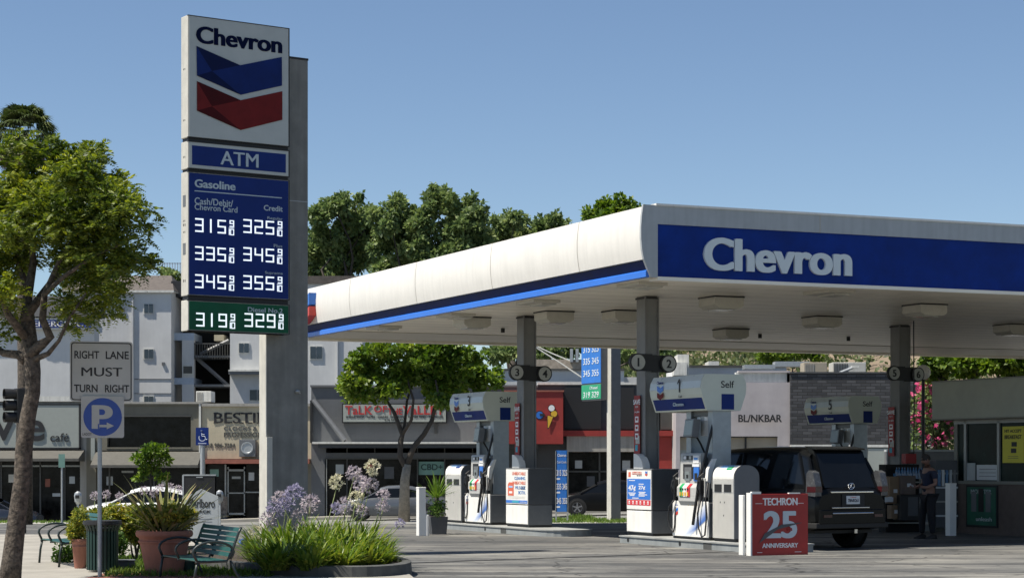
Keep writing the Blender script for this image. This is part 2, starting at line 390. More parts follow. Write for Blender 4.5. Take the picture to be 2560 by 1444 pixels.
q.grid([[(*(a-nv),0.005),(*(bq-nv),0.005)],[(*(a+nv),0.005),(*(bq+nv),0.005)]], 'black'); struct(q.obj('dark_ground_strip'))  # narrow dark strip laid flat across the forecourt

# ---------------- canopy ----------------
K = Fr(2.47, 36.5, 0, TH); ZU = 1.6+465*36.5/F
KL = K.side(762, 800)[0]; KW = 27.0
can = thing('station_canopy', 'long flat white and blue fuel station roof on grey columns', 'canopy', (K.x,K.y,0), TH)
prof = [(-0.13,6.17),(-0.158,6.0),(-0.175,5.80),(-0.175,5.60),(-0.155,5.40),(-0.125,ZU+0.30)]
q = MB(); q.prism([(0.02,6.17)]+[(a,b) for a,b in prof]+[(0.02,ZU+0.28)], 'y', 0.02, KL, 'fascia_white')
fas = q.obj('side_fascia', can, smooth=False)
for p in fas.data.polygons: p.use_smooth = abs(p.normal.y) < 0.5
fas.data.set_sharp_from_angle(angle=R(35))
mat('seam', (0.40,0.38,0.34), 0.6, vary=0)
for sx in (873,1038,1226,1443):
    q = MB()
    yy = K.side(sx, 650, -0.175)[0]
    for i in range(len(prof)-1):
        (a0,z0),(a1,z1) = prof[i],prof[i+1]
        q.add([(a0-0.003,yy-0.012,z0),(a0-0.003,yy+0.012,z0),(a1-0.003,yy+0.012,z1),(a1-0.003,yy-0.012,z1)], [(0,1,2,3)], 'seam')
    q.obj('panel_seam', can)
q = MB(); q.prism([(0.02,ZU+0.28),(-0.10,ZU+0.28),(-0.03,ZU+0.13),(0.02,ZU+0.13)], 'y', 0.02, KL, 'stripe_shaded'); q.obj('shaded_recess', can)  # recess painted darker for its shade, above the brighter sunlit ledge
q = MB(); q.prism([(0.05,ZU+0.125),(-0.02,ZU+0.125),(-0.075,ZU+0.09),(-0.075,ZU-0.01),(0.05,ZU-0.01)], 'y', 0.02, KL, 'stripe_sunlit'); q.obj('sunlit_ledge', can)
q = MB(); q.prism([(0.14,6.20),(-0.15,6.20),(-0.18,6.0),(-0.195,5.80),(-0.195,5.60),(-0.175,5.40),(-0.14,ZU+0.3),(0.0,ZU-0.02),(0.14,ZU-0.02)], 'y', -0.03, 0.03, 'fascia_grey'); q.obj('corner_cap', can, bevel=0.004)
zt = K.front(1640,560)[1]
q = MB(); q.box(0.14, KW, -0.03, 0.25, zt, 6.19, 'fascia_grey')
for sx in (2048,):
    xx = K.front(sx, 550)[0]; q.box(xx-0.012, xx+0.012, -0.033, 0, zt, 6.19, 'seam')
q.box(0.10, KW, -0.05, 0.27, 6.19, 6.23, 'fascia_white'); q.obj('top_band', can)
q = MB(); q.box(0.14, KW, 0.0, 0.2, ZU-0.005, zt, 'fascia_blue'); fp = q.obj('blue_fascia_panel', can)
q = MB(); xa, za = K.front(1757,675); xb, zb = K.front(2127,590)
zc0 = K.front(1757,592)[1]
q.text('Chevron', (xa,-0.0,za-0.0), 'y-', 'letter_white', w=xb-xa, h=zc0-za+0.0, depth=0.05, bold=0.05, align='l', valign='b'); q.obj('lettering', fp)
q = MB(); q.box(0.14, KW, -0.045, 0.30, ZU-0.07, ZU-0.005, 'soffit'); q.obj('soffit_edge', can)
# soffit with folded pan ribs
q = MB(); q.box(0.05, KW, 0.3, KL-0.3, ZU, ZU+0.05, 'soffit')
k = 0.8
while k < KL-0.6:
    q.box(0.1, KW, k-0.006, k+0.006, ZU-0.003, ZU, 'soffit_dark'); k += 0.84
q.obj('soffit', can)
q = MB(); q.box(0.05, KW, KL-3.2, KL-0.35, ZU-0.022, ZU+0.0, 'soffit_dark'); q.obj('dark_soffit_band', can)  # added darker band in place of the far fascia's inner face
q = MB(); q.box(0.0, KW, KL-0.3, KL, ZU-0.08, 6.19, 'soffit'); q.box(KW, KW+0.2, 0, KL, ZU-0.05, 6.19, 'soffit'); q.obj('far_fascia', can)
q = MB(); q.box(0.0, KW, 0.2, KL-0.3, 5.9, 6.0, 'white_paint'); q.obj('roof_deck', can)
def fixture(px, py, s=1.0):
    x, y = K.flat(px, py, ZU-0.12); hs = 0.33*s; h = 0.25*s
    f = MB(); f.prism([(x-hs,ZU),(x+hs,ZU),(x+hs,ZU-h*0.75),(x+hs*0.7,ZU-h),(x-hs*0.7,ZU-h),(x-hs,ZU-h*0.75)], 'y', y-hs, y+hs, 'fixture')
    f.box(x-hs-0.015, x+hs+0.015, y-hs-0.015, y+hs+0.015, ZU-0.03, ZU-0.004, 'black')
    o = f.obj('light_fixture', can); g_ = MB(); g_.box(x-hs*0.6, x+hs*0.6, y-hs*0.6, y+hs*0.6, ZU-h-0.02, ZU-h+0.01, 'lens'); g_.obj('lens', o)
for a in ((1803,757),(1555,790),(2055,804),(1827,834),(2312,775),(2532,823),(1385,792),(1180,806)): fixture(*a)
def flatlamp(px, py):
    x, y = K.flat(px, py, ZU-0.04); f = MB(); f.box(x-0.30, x+0.30, y-0.45, y+0.45, ZU-0.06, ZU-0.003, 'fixture'); o = f.obj('flat_lamp', can)
    f = MB(); f.box(x-0.05, x+0.28, y-0.3, y+0.3, ZU-0.09, ZU-0.055, 'cream_side'); f.obj('lens', o)
for a in ((1605,714),(2072,733),(1345,757),(1140,790),(960,820)): flatlamp(*a)
for a in ((1257,824),(1900,838),(2121,845)):
    f = MB(); x, y = K.flat(a[0], a[1], ZU-0.05); f.cyl((x,y,ZU-0.12),(x,y,ZU-0.01), 0.05, 'black', n=10); f.obj('sprinkler_head', can)
# hexagonal emblem box on the side fascia
yv, zv = K.side(783, 765, -0.35)
q = MB(); y0 = K.side(778,765,-0.3)[0]; y1 = y0+1.15
zt2 = K.side(783,730,-0.3)[1]; zb2 = K.side(783,798,-0.3)[1]; zm = (zt2+zb2)/2; ym = (y0+y1)/2; dz = 0.20
q.prism([(y0,zt2),(ym,zt2-dz),(y1,zt2),(y1,zm+0.05),(ym,zm+0.05-dz),(y0,zm+0.05)], 'x', -0.36, -0.16, 'bright_blue')
q.prism([(y0,zm),(ym,zm-dz),(y1,zm),(y1,zb2+dz*0.6),(ym,zb2-dz*0.4),(y0,zb2+dz*0.6)], 'x', -0.36, -0.16, 'bright_red'); q.obj('emblem', can)

# ---------------- columns, islands ----------------
I = Fr(2.71, 41.0, 0, TH)
COLS = {'a':(0,0), 'b':(0,5.9), 'c':(9.57,5.05)}
def disc(parent, x, num, z=None, y=-0.24):
    z = z or 3.57
    f = MB(); f.cyl((x,y+0.03,z),(x,y-0.05,z), 0.18, 'black', n=32)
    f.box(min(x,0), max(x,0), y-0.0, y+0.06, z-0.17, z+0.17, 'black'); o = f.obj('number_sign', parent, auto=40)
    f = MB(); f.cyl((x,y-0.045,z),(x,y-0.056,z), 0.152, 'disc_grey', n=32); f.text(num, (x,y-0.0565,z), 'y-', 'black_text', h=0.17, depth=0.004, bold=0.035); f.obj('number_face', o)
def column(key, nums, label, zs=None):
    v, u = COLS[key]; X, Y, _ = I.world(v, u)
    t = thing('canopy_column', label, 'column', (X,Y,0), TH, 'columns holding up the station roof')
    f = MB(); f.box(-0.13,0.13,-0.20,0.20,0.0,ZU-0.001,'column_grey'); f.box(-0.16,-0.13,-0.235,-0.20,0.15,ZU-0.02,'column_grey'); f.box(0.13,0.16,-0.235,-0.20,0.15,ZU-0.02,'column_grey')
    f.box(-0.15,0.15,-0.22,0.22,ZU-0.06,ZU-0.02,'black'); f.obj('shaft', t, bevel=0.006)
    f = MB(); f.tube([(0.19,-0.1,0.2),(0.19,-0.1,ZU-0.1)], 0.018, 'galv'); f.obj('conduit', t)
    z = 1.6+(HY-zs)*Y/F
    disc(t, -0.345, nums[0], z); disc(t, 0.345, nums[1], z-0.02)
    return t
ca = column('a', '12', 'grey column carrying round number signs, nearest to the canopy corner', 907)
cb = column('b', '34', 'grey column carrying round number signs, between the red shop sign and pump three', 932)
cc = column('c', '56', 'shaded grey column carrying round number signs near the kiosk', 934)
def banner(key, label):
    v, u = COLS[key]; X, Y, _ = I.world(v, u)
    t = thing('banner', label, 'banner', (X,Y,0), TH, 'red advertising banners hung on the columns')
    zt_ = 1.6+(HY-988)*41/F; zb_ = 1.6+(HY-1136)*41/F
    f = MB(); f.box(-0.175,-0.165,-0.03,0.22,zb_,zt_,'banner_red'); p = f.obj('panel', t)
    f = MB(); f.text('SAVE', (-0.175,0.10,zt_-0.13), 'x-', 'letter_white', w=0.30, h=0.10, depth=0.003, bold=0.03)
    f.text('up to', (-0.175,0.10,zt_-0.23), 'x-', 'letter_white', w=0.12, h=0.05, depth=0.003); f.text('per gallon', (-0.175,0.09,zt_-0.33), 'x-', 'letter_white', w=0.2, h=0.05, depth=0.003)
    for k in range(3): f.box(-0.178,-0.174,0.03,0.17,zt_-0.48-k*0.17-0.06,zt_-0.48-k*0.17+0.06,'key_white')
    for k in range(3): f.box(-0.180,-0.1785,0.06,0.14,zt_-0.48-k*0.17-0.02,zt_-0.48-k*0.17+0.03,'banner_red')
    f.box(-0.178,-0.174,-0.02,0.15,zb_+0.22,zb_+0.38,'disc_grey'); f.box(-0.178,-0.174,0.06,0.17,zb_+0.08,zb_+0.2,'print_teal'); f.obj('print', p)
banner('a', 'red advertising banner on the column nearest the canopy corner')
banner('b', 'red advertising banner on the column beside the red shop sign')
banner('c', 'shaded red advertising banner on the column near the kiosk')
def stadium(u0, u1, hw, z0, z1, mb, m, r0=True, r1=True):
    p = []
    for k in range(13):
        a = PI+PI*k/12
        p.append((hw*math.cos(a), u0+hw+hw*math.sin(a)) if r0 else ((-hw,u0) if k < 6 else (hw,u0)))
    for k in range(13):
        a = PI*k/12
        p.append((hw*math.cos(a), u1-hw+hw*math.sin(a)) if r1 else ((hw,u1) if k < 6 else (-hw,u1)))
    pp = []
    for a in p:
        if not pp or (abs(a[0]-pp[-1][0])+abs(a[1]-pp[-1][1])) > 1e-6: pp.append(a)
    mb.prism(pp, 'z', z0, z1, m)
def island(v, u0, u1, label, hw=0.62, r0=True, r1=False):
    X, Y, _ = I.world(v, 0); t = thing('pump_island', label, 'kerb island', (X,Y,0), TH, 'raised kerbs carrying the fuel pumps')
    f = MB(); stadium(u0, u1, hw, 0.0, 0.125, f, 'island_grey', r0, r1); o = f.obj('kerb_side', t)
    f = MB(); stadium(u0-0.02, u1+0.02, hw+0.02, 0.125, 0.15, f, 'island_top', r0, r1); f.obj('kerb_top', t, bevel=0.008)
    for uu in ((u0+u1)/2+0.1, u1-0.35): f = MB(); f.cyl((-hw-0.004,uu,0.07),(-hw+0.02,uu,0.07), 0.045, 'black', n=12); f.obj('drain_hole', t)
    f = MB(); f.box(-hw-0.005,-hw+0.01,(u0+u1)/2-1.1,(u0+u1)/2-0.8,0.0,0.13,'kerb_dark'); f.obj('dark_patch', t)
ui1 = I.side(1550,1372,-0.62)[0]
island(0, -5.2, ui1, 'grey kerb island behind the red anniversary board', r0=False)
ui3 = I.side(1080,1335,-0.62)[0]
island(0, 3.3, ui3, 'grey kerb island with rounded right end beside the grey planter')
island(9.57, 2.5, 9.6, 'shaded grey kerb island under pump 5 beyond the black car')

def service_box(u_lo, u_hi, posterkind, label):
    X, Y, _ = I.world(0, 0); uc = (u_lo+u_hi)/2; X, Y, _ = I.world(0, uc); h = (u_hi-u_lo)/2
    t = thing('service_cabinet', label, 'cabinet', (X,Y,0.15), TH, 'boxy service cabinets wrapped round the canopy columns')
    f = MB(); f.box(-0.30,0.26,-h,h,0.0,0.05,'black'); f.box(-0.32,0.27,-h,h,0.05,0.50,'cab_midgrey'); f.box(-0.32,0.27,-h,h,0.508,1.30,'cab_grey'); f.box(-0.33,0.28,-h-0.01,h+0.01,1.30,1.325,'cab_midgrey'); f.obj('body', t, bevel=0.008)
    f = MB(); f.box(-0.335,-0.32,-h+0.01,h-0.01,0.07,0.49,'cab_white'); f.obj('lower_door', t, bevel=0.006)
    f = MB(); f.box(-0.335,-0.32,-h+0.01,h-0.01,0.515,1.295,'cab_white'); p = f.obj('poster_panel', t, bevel=0.004)
    f = MB(); X0 = -0.336; W = 2*h
    if posterkind == 'get':
        for i, (s_, m_, ww) in enumerate((('UNBEATABLE','print_orange',.6),('CLEANING.','print_blue',.5),('UNBEATABLE','print_orange',.6),('MILEAGE.','print_blue',.46))):
            f.text(s_, (X0,-h+0.1*W,1.20-i*0.105), 'x-', m_, w=ww*W, h=0.07, depth=0.002, bold=0.03, align='r')
        f.text('GET', (X0,-h+0.1*W,0.88), 'x-', 'black_text', w=0.22*W, h=0.075, depth=0.002, bold=0.03, align='r')
        f.text('BOTH.', (X0,-h+0.1*W,0.775), 'x-', 'print_blue', w=0.32*W, h=0.075, depth=0.002, bold=0.03, align='r')
        f.box(X0-0.002,X0,0.13*W,0.40*W,0.70,0.95,'print_orange'); f.prism([(0.13*W,0.952),(0.40*W,0.952),(0.35*W,1.0),(0.16*W,1.0)], 'x', X0-0.002, X0, 'print_orange')
        f.box(X0-0.004,X0-0.002,0.20*W,0.34*W,0.75,0.80,'key_white'); f.box(X0-0.004,X0-0.002,0.18*W,0.36*W,0.88,0.92,'swoosh_light')
        f.box(X0-0.002,X0,-h+0.02*W,h-0.02*W,0.535,0.60,'bright_blue'); f.box(X0-0.004,X0-0.002,-0.1*W,0.2*W,0.545,0.59,'print_teal')
        f.text('www.chevron.com', (X0-0.002,-0.3*W,0.567), 'x-', 'key_white', w=0.3*W, h=0.022, depth=0.003)
        for k in range(2): f.box(X0-0.002,X0,-0.36*W,0.4*W,0.645+0.03*k,0.65+0.03*k,'disc_grey')
    else:
        f.box(X0-0.002,X0,-h+0.03*W,h-0.03*W,0.715,1.125,'bright_blue'); f.box(X0-0.002,X0,-h+0.03*W,h-0.03*W,0.60,0.705,'key_red')
        f.text('47¢', (X0-0.002,0.27*W,0.93), 'x-', 'key_white', w=0.30*W, h=0.13, depth=0.002, bold=0.03)
        f.text('27¢', (X0-0.002,-0.13*W,0.945), 'x-', 'key_white', w=0.27*W, h=0.09, depth=0.002, bold=0.03)
        for (a,b_,zz) in ((.15,.4,1.09),(.12,.42,.84),(.15,.38,.815),(.17,.36,.79),(-.28,0,.86),(-.24,-.02,.835),(-.34,0,.81),(-.24,0,.785),(.0,.26,.74),(-.2,0,1.02)):
            f.box(X0-0.004,X0-0.002,a*W,b_*W,zz-0.006,zz+0.008,'key_white')
        for k in range(6): f.box(X0-0.004,X0-0.002,(0.38-0.15*k)*W-0.03,(0.38-0.15*k)*W+0.03,0.62,0.685,'key_white')
        for k in range(6): f.box(X0-0.006,X0-0.004,(0.38-0.15*k)*W-0.012,(0.38-0.15*k)*W+0.012,0.635,0.66,'key_red')
        f.box(X0-0.002,X0,0.33*W,0.42*W,1.16,1.26,'print_orange')
        f.text('UNBEATABLE', (X0,0.08*W,1.255), 'x-', 'print_orange', w=0.38*W, h=0.025, depth=0.002, bold=0.02); f.text('UNBEATABLE MILEAGE', (X0,0.08*W,1.222), 'x-', 'print_orange', w=0.4*W, h=0.022, depth=0.002, bold=0.02)
        f.text('GET BOTH', (X0,-0.02*W,1.19), 'x-', 'black_text', w=0.2*W, h=0.022, depth=0.002, bold=0.02)
        chev(f, 'x-', (X0,-0.3*W,1.24), 0.10, 0.075)
    f.obj('poster_print', p)
    # rounded white cover standing on the cabinet against the column
    f = MB(); pts = [(0.0,0.0)]+[(0.0+0.40*math.cos(PI/2*k/8)*1.0, 0.30*math.sin(PI/2*k/8)) for k in range(8,-1,-1)]
    f.prism([(h*0.55-a, 1.325+b_) for a, b_ in pts], 'x', -0.30, -0.14, 'cab_white'); f.obj('cover', t, bevel=0.01)
def chev(f, face, o, w, h, blue='bright_blue', red='bright_red'):
    """a pair of folded chevron bands, blue over red, centred at o"""
    for (dz, m_) in ((0.0, blue), (-h*0.62, red)):
        for sgn in (-1, 1):
            pts = [(0, dz-h*0.28), (sgn*w/2, dz), (sgn*w/2, dz-h*0.5), (0, dz-h*0.78)]
            if face == 'x-': vs = [(o[0]-0.003, o[1]-a, o[2]+h*0.6+b_) for a, b_ in pts]
            else: vs = [(o[0]+a, o[1]-0.003, o[2]+h*0.6+b_) for a, b_ in pts]
            f.add(vs, [(0,1,2,3)], m_)
ub = I.side(1567,1250,-0.33)[0], I.side(1629,1250,-0.33)[0]
service_box(ub[1], ub[0], 'price', 'white faced cabinet with blue price poster at a column foot')
ub3 = I.side(1265,1250,-0.33)[0], I.side(1320,1250,-0.33)[0]
service_box(ub3[1], ub3[0], 'get', 'white faced cabinet with white and orange GET BOTH poster')

# ---------------- fuel dispensers ----------------
def dispenser(num, v, u, label, shade=False, voff=0.42, W=0.72):
    X, Y, _ = I.world(v, u); t = thing('fuel_dispenser', label, 'fuel pump', (X,Y,0.15), TH, 'fuel pumps under the station roof')
    f = MB(); f.box(-0.36,0.36,-W,W,0,0.06,'black'); f.box(-0.38,0.38,-W,W,0.06,0.70,'cab_midgrey'); f.obj('lower_cabinet', t, bevel=0.01)
    f = MB(); f.box(-0.395,-0.38,-W+0.01,W-0.05,0.05,0.72,'cab_white'); fr = f.obj('front_door', t, bevel=0.005)
    f = MB(); x = -0.397
    for k in range(12):
        g0 = k/12; nm = 'swoosh_%d' % k; w_ = 0.30*(1-g0)
        mat(nm, tuple(a*(1-g0)+b_*g0 for a, b_ in zip((0.70,0.74,0.78),(0.02,0.12,0.45))), 0.4, vary=0)
        xx = x-0.0004*k
        f.add([(xx,-0.02-0.25*g0,0.06+0.16*g0),(xx,-0.62,0.36+0.02*g0),(xx,-0.62,0.36+0.02*g0+w_+0.05),(xx,-0.02-0.25*g0+w_*0.9,0.06+0.16*g0)][::-1], [(0,1,2,3)], nm)
    chev(f, 'x-', (x, W-0.2, 0.53), 0.13, 0.11); f.text('Chevron', (x,W-0.2,0.64), 'x-', 'swoosh_dark', w=0.12, h=0.022, depth=0.001, bold=0.02)
    f.obj('decal', fr)
    f = MB(); f.box(-0.30,0.30,-0.30,0.36,0.70,1.55,'cab_midgrey'); f.prism([(-0.36,0.70),(-0.44,0.82),(-0.44,0.98),(-0.37,1.05),(-0.36,1.60),(-0.33,1.63),(-0.28,1.63),(-0.28,0.70)], 'y', -0.36, 0.42, 'head_grey')
    f.prism([(-0.37,0.60),(-0.44,0.62+0.1),(-0.44,0.82),(-0.36,0.72)], 'y', -0.30, 0.36, 'head_grey')
    hd = f.obj('head', t, bevel=0.012)
    f = MB(); f.box(-0.372,-0.365,-0.10,0.30,1.14,1.42,'black'); f.box(-0.377,-0.37,-0.03,0.24,1.12,1.36,'cab_midgrey'); f.box(-0.385,-0.375,0.02,0.20,1.10,1.28,'screen'); f.box(-0.388,-0.384,0.07,0.15,1.15,1.22,'black'); f.obj('screen', hd)
    f = MB(); f.box(-0.375,-0.36,-0.05,0.30,1.50,1.58,'black'); f.box(-0.38,-0.374,0.17,0.27,1.51,1.57,'key_white'); f.box(-0.38,-0.374,-0.03,0.06,1.51,1.57,'disc_grey'); f.obj('price_display', hd)
    f = MB(); f.box(-0.39,-0.36,-0.34,-0.14,1.10,1.36,'bright_blue'); f.box(-0.395,-0.389,-0.29,-0.18,1.12,1.25,'black'); f.box(-0.385,-0.36,-0.34,-0.08,1.37,1.42,'key_white'); f.box(-0.38,-0.36,-0.32,-0.10,1.44,1.58,'key_white'); f.box(-0.384,-0.379,-0.28,-0.14,1.50,1.54,'swoosh_mid'); f.obj('card_reader', hd)
    f = MB()
    for (y0,y1,mm) in ((0.18,0.30,'key_green'),(0.02,0.18,'key_white'),(-0.10,0.02,'key_red')):
        f.add([(-0.452,y0,0.80),(-0.452,y1,0.80),(-0.452,y1,0.98),(-0.452,y0,0.98)][::-1], [(0,1,2,3)], mm)
        f.add([(-0.452,y0,0.98),(-0.452,y1,0.98),(-0.385,y1,1.05),(-0.385,y0,1.05)][::-1], [(0,1,2,3)], mm)
    for k in range(4): f.box(-0.462,-0.452,0.235-k*0.095,0.285-k*0.095,0.82,0.89,'key_yellow')
    for k in range(4): f.box(-0.464,-0.452,0.235-k*0.095,0.275-k*0.095,0.93,0.96,'black')
    f.obj('grade_buttons', hd)
    if not shade:
        f = MB()
        for k, yy in enumerate((0.05,-0.10,-0.17,-0.24)): f.box(-0.398,-0.395,yy-0.012,yy+0.012,0.635,0.675,'key_yellow')
        f.obj('sticker', fr)
    # frame posts up to the valance
    zb, zt_ = 2.42, 3.10
    for yy in (0.40, -0.44):
        f = MB(); f.box(-0.20,0.20,yy-0.09,yy+0.09,0.70,zb+0.02,'steel_post'); f.obj('post', t, bevel=0.01)
    f = MB(); f.box(-0.15,0.15,-0.35,0.31,zb-0.10,zb+0.02,'cab_midgrey'); f.box(-0.16,0.15,-0.32,0.0,1.95,2.32,'head_grey'); f.box(-0.17,-0.15,-0.28,-0.16,2.24,2.31,'key_white'); f.box(-0.17,-0.15,0.0,0.12,2.24,2.31,'key_white'); f.obj('junction_box', t, bevel=0.006)
    f = MB(); f.xf = Matrix.Translation((-0.30,0.12,2.10)) @ Matrix.Rotation(R(-10),4,'Z') @ Matrix.Rotation(R(8),4,'Y'); f.box(-0.05,0.08,-0.26,0.26,-0.17,0.17,'cab_midgrey'); f.box(-0.056,-0.05,-0.23,0.23,-0.145,0.145,'display')
    f.xf = None; f.tube([(-0.2,0.1,1.95),(-0.1,0.1,1.8),(0,0.1,1.6)], 0.02, 'black'); f.obj('monitor', t, bevel=0.006)
    # valance
    V0, V1 = voff-1.02, voff+1.02
    pf = [(-0.40,zt_),(-0.47,2.98),(-0.49,2.85),(-0.47,2.72),(-0.36,zb)]
    pr = pf+[(-a,b_) for a,b_ in reversed(pf)]
    f = MB(); f.prism(pr, 'y', V0, V1, 'valance', 'valance'); vl = f.obj('valance', t, bevel=0.008)
    f = MB(); x = -0.36
    def on(z):  # face of the valance at height z
        for (a,z0),(b_,z1) in zip(pf, pf[1:]):
            if z1 <= z <= z0: return a+(b_-a)*(z0-z)/(z0-z1)-0.004
        return pf[-1][0]-0.004
    L_ = V1-V0
    f.grid([[(on(z),V1-0.06,z),(on(z),V0+0.04,z)] for z in (zb+0.03,zb+0.12,zb+0.24)], 'sign_blue')
    f.grid([[(on(z),V1-0.02,z),(on(z),V0+0.02,z+0.0)] for z in (2.84,2.85,2.98,zt_-0.01)], 'valance_top'); f.obj('valance_band', vl)
    f = MB(); ye = V1-0.45
    for dz, mm in ((0.0,'bright_blue'),(-0.13,'logo_red')):
        for sg in (1,-1):
            f.add([(-0.497,ye,2.88+dz),(-0.497,ye+sg*0.13,2.93+dz),(-0.497,ye+sg*0.13,2.83+dz),(-0.497,ye,2.78+dz)], [(0,1,2,3)], mm)
    f.text('Chevron', (-0.497,ye,2.985), 'x-', 'sign_blue', w=0.26, h=0.06, depth=0.003, bold=0.03)
    if num == '1': f.box(-0.50,-0.495,V0+0.80,V0+0.84,2.78,3.03,'black_text'); f.add([(-0.50,V0+0.84,3.03),(-0.50,V0+0.90,2.96),(-0.50,V0+0.90,2.925),(-0.50,V0+0.84,2.97)], [(3,2,1,0)], 'black_text')
    else: f.text(num, (-0.497,V0+0.82,2.90), 'x-', 'black_text', h=0.25, w=0.15, depth=0.003, bold=0.012)
    f.text('Cash', (-0.492,V0+0.80,2.70), 'x-', 'black_text', h=0.05, depth=0.003)
    f.text('Chevron', (-0.44,V0+0.95,zb+0.135), 'x-', 'letter_pale', w=0.40, h=0.07, depth=0.02, bold=0.01)
    f.text('Self', (0.08,V0-0.001,2.91), 'y-', 'black_text', w=0.28, h=0.13, depth=0.003, bold=0.01)
    f.box(-0.05,0.22,V0-0.004,V0,zb+0.02,zb+0.31,'sign_blue'); f.obj('lettering', vl)
    # nozzles and hoses
    for sg in (1, -1):
        yy = 0.52 if sg > 0 else -0.48
        f = MB(); f.xf = Matrix.Translation((-0.42,yy,0.98)); f.box(-0.05,0.06,-0.055,0.055,-0.10,0.14,'rubber'); f.tube([(0.0,0,0.10),(-0.03,0,0.20),(0.06,0,0.27)], [0.035,0.03,0.018], 'rubber'); f.tube([(-0.05,0,-0.10),(-0.09,0,0.0),(-0.06,0,0.12)], 0.014, 'rubber'); f.tube([(0,0,-0.1),(-0.01,0.02*sg,-0.25)], [0.04,0.022], 'rubber'); f.xf = None
        o = f.obj('nozzle', t, bevel=0.01)
        f = MB(); f.box(-0.385,-0.30,yy-0.08,yy+0.08,0.80,1.16,'head_grey'); f.obj('nozzle_holster', t, bevel=0.01)
    f = MB(); f.tube([(-0.43,0.54,0.74),(-0.47,0.68,0.60),(-0.46,0.74,0.38),(-0.45,0.68,0.20),(-0.42,0.60,0.12),(-0.41,0.56,0.25),(-0.41,0.54,0.60)], 0.016, 'rubber'); f.obj('hose', t, smooth=True)
    f = MB(); f.tube([(-0.10,-0.50,2.42),(-0.22,-0.50,2.0),(-0.33,-0.46,1.5),(-0.42,-0.40,1.15),(-0.44,-0.36,0.80),(-0.46,-0.30,0.50),(-0.47,-0.26,0.28)], [0.028]*3+[0.03]*4, 'rubber'); f.obj('hose', t, smooth=True)
    f = MB(); f.tube([(-0.43,-0.48,0.74),(-0.46,-0.42,0.5),(-0.46,-0.46,0.22),(-0.45,-0.56,0.06),(-0.44,-0.66,0.10),(-0.43,-0.70,0.4),(-0.40,-0.62,0.75),(-0.30,-0.56,1.2)], 0.016, 'rubber'); f.obj('hose', t, smooth=True)
    f = MB(); f.prism([(-0.30,1.05),(-0.36,1.10),(-0.34,1.32),(-0.22,1.52),(-0.16,1.52),(-0.24,1.30)], 'y', -0.62, -0.52, 'cab_white'); f.obj('hose_guide', t, bevel=0.01)
    return t
u1a, u1b = I.side(1677,1330,-0.4)[0], I.side(1772,1330,-0.4)[0]
dispenser('1', 0, (u1a+u1b)/2, 'fuel pump with 1 on its valance, nearest the red anniversary board', voff=0.42)
u3a, u3b = I.side(1150,1310,-0.4)[0], I.side(1235,1310,-0.4)[0]
dispenser('3', 0, (u3a+u3b)/2, 'fuel pump with 3 on its valance beside the GET BOTH cabinet', voff=0.45, W=0.78)
dispenser('5', 9.57, 5.05+2.2, 'shaded fuel pump with 5 on its valance seen over the black car', shade=True, voff=0.3)

def arch_box(px0, px1, label, pay=True):
    ua, ub_ = I.side(px0,1330,-0.4)[0], I.side(px1,1330,-0.4)[0]; uc = (ua+ub_)/2; h = abs(ua-ub_)/2
    X, Y, _ = I.world(0, uc); t = thing('payment_box', label, 'cabinet', (X,Y,0.15), TH, 'round topped white cabinets on the pump islands')
    def prof_(x0, x1, z0, r, zt_):
        p = [(x0,z0)]; 
        for k in range(9): a = PI-PI/2*k/8; p.append((x0+r+r*math.cos(a), zt_-r*0.9+r*0.9*math.sin(a)))
        for k in range(9): a = PI/2-PI/2*k/8; p.append((x1-r+r*math.cos(a), zt_-r*0.9+r*0.9*math.sin(a)))
        p.append((x1,z0)); return p
    f = MB(); f.box(-0.36,0.12,-h,h,0,0.06,'black'); f.prism(prof_(-0.385,0.14,0.06,0.24,1.40), 'y', -h, h, 'cab_midgrey'); f.obj('body', t, bevel=0.006)
    pp = prof_(-0.395,0.14,0.06,0.245,1.41)[:8]
    f = MB(); f.grid([[(a,-h+0.005,b_),(a,h-0.005,b_)] for a,b_ in pp]+[], 'cab_white'); f.box(-0.395,-0.385,-h+0.005,h-0.005,0.06,1.15,'cab_white'); dr = f.obj('front_skin', t)
    f = MB(); f.box(-0.40,-0.395,-h+0.01,h-0.01,0.90,1.13,'head_grey')
    for s_ in (-1,1): f.box(-0.405,-0.40,s_*h*0.45-h*0.34,s_*h*0.45+h*0.34,0.91,1.05,'black')
    f.obj('slot_panel', dr)
    f = MB(); f.add([(a-0.004,y,b_+0.003) for a,b_ in (pp[5],pp[7]) for y in (-h*0.5,h*0.6)], [(0,1,3,2)], 'swoosh_light')
    f.add([(a-0.006,y,b_+0.005) for a,b_ in (pp[4],pp[6]) for y in (-h*0.6,-h*0.1)], [(0,1,3,2)], 'key_green' if pay else 'sign_blue')
    for k, (yy, zz) in enumerate(((0.1,0.72),(-0.05,0.72),(-0.02,0.48))): f.box(-0.399,-0.395,yy-0.012,yy+0.012,zz-0.015,zz+0.015,'cab_grey')
    f.obj('sticker', dr)
arch_box(1781,1834,'round topped white cabinet right of fuel pump 1')
arch_box(1113,1152,'round topped white cabinet left of fuel pump 3', pay=False)

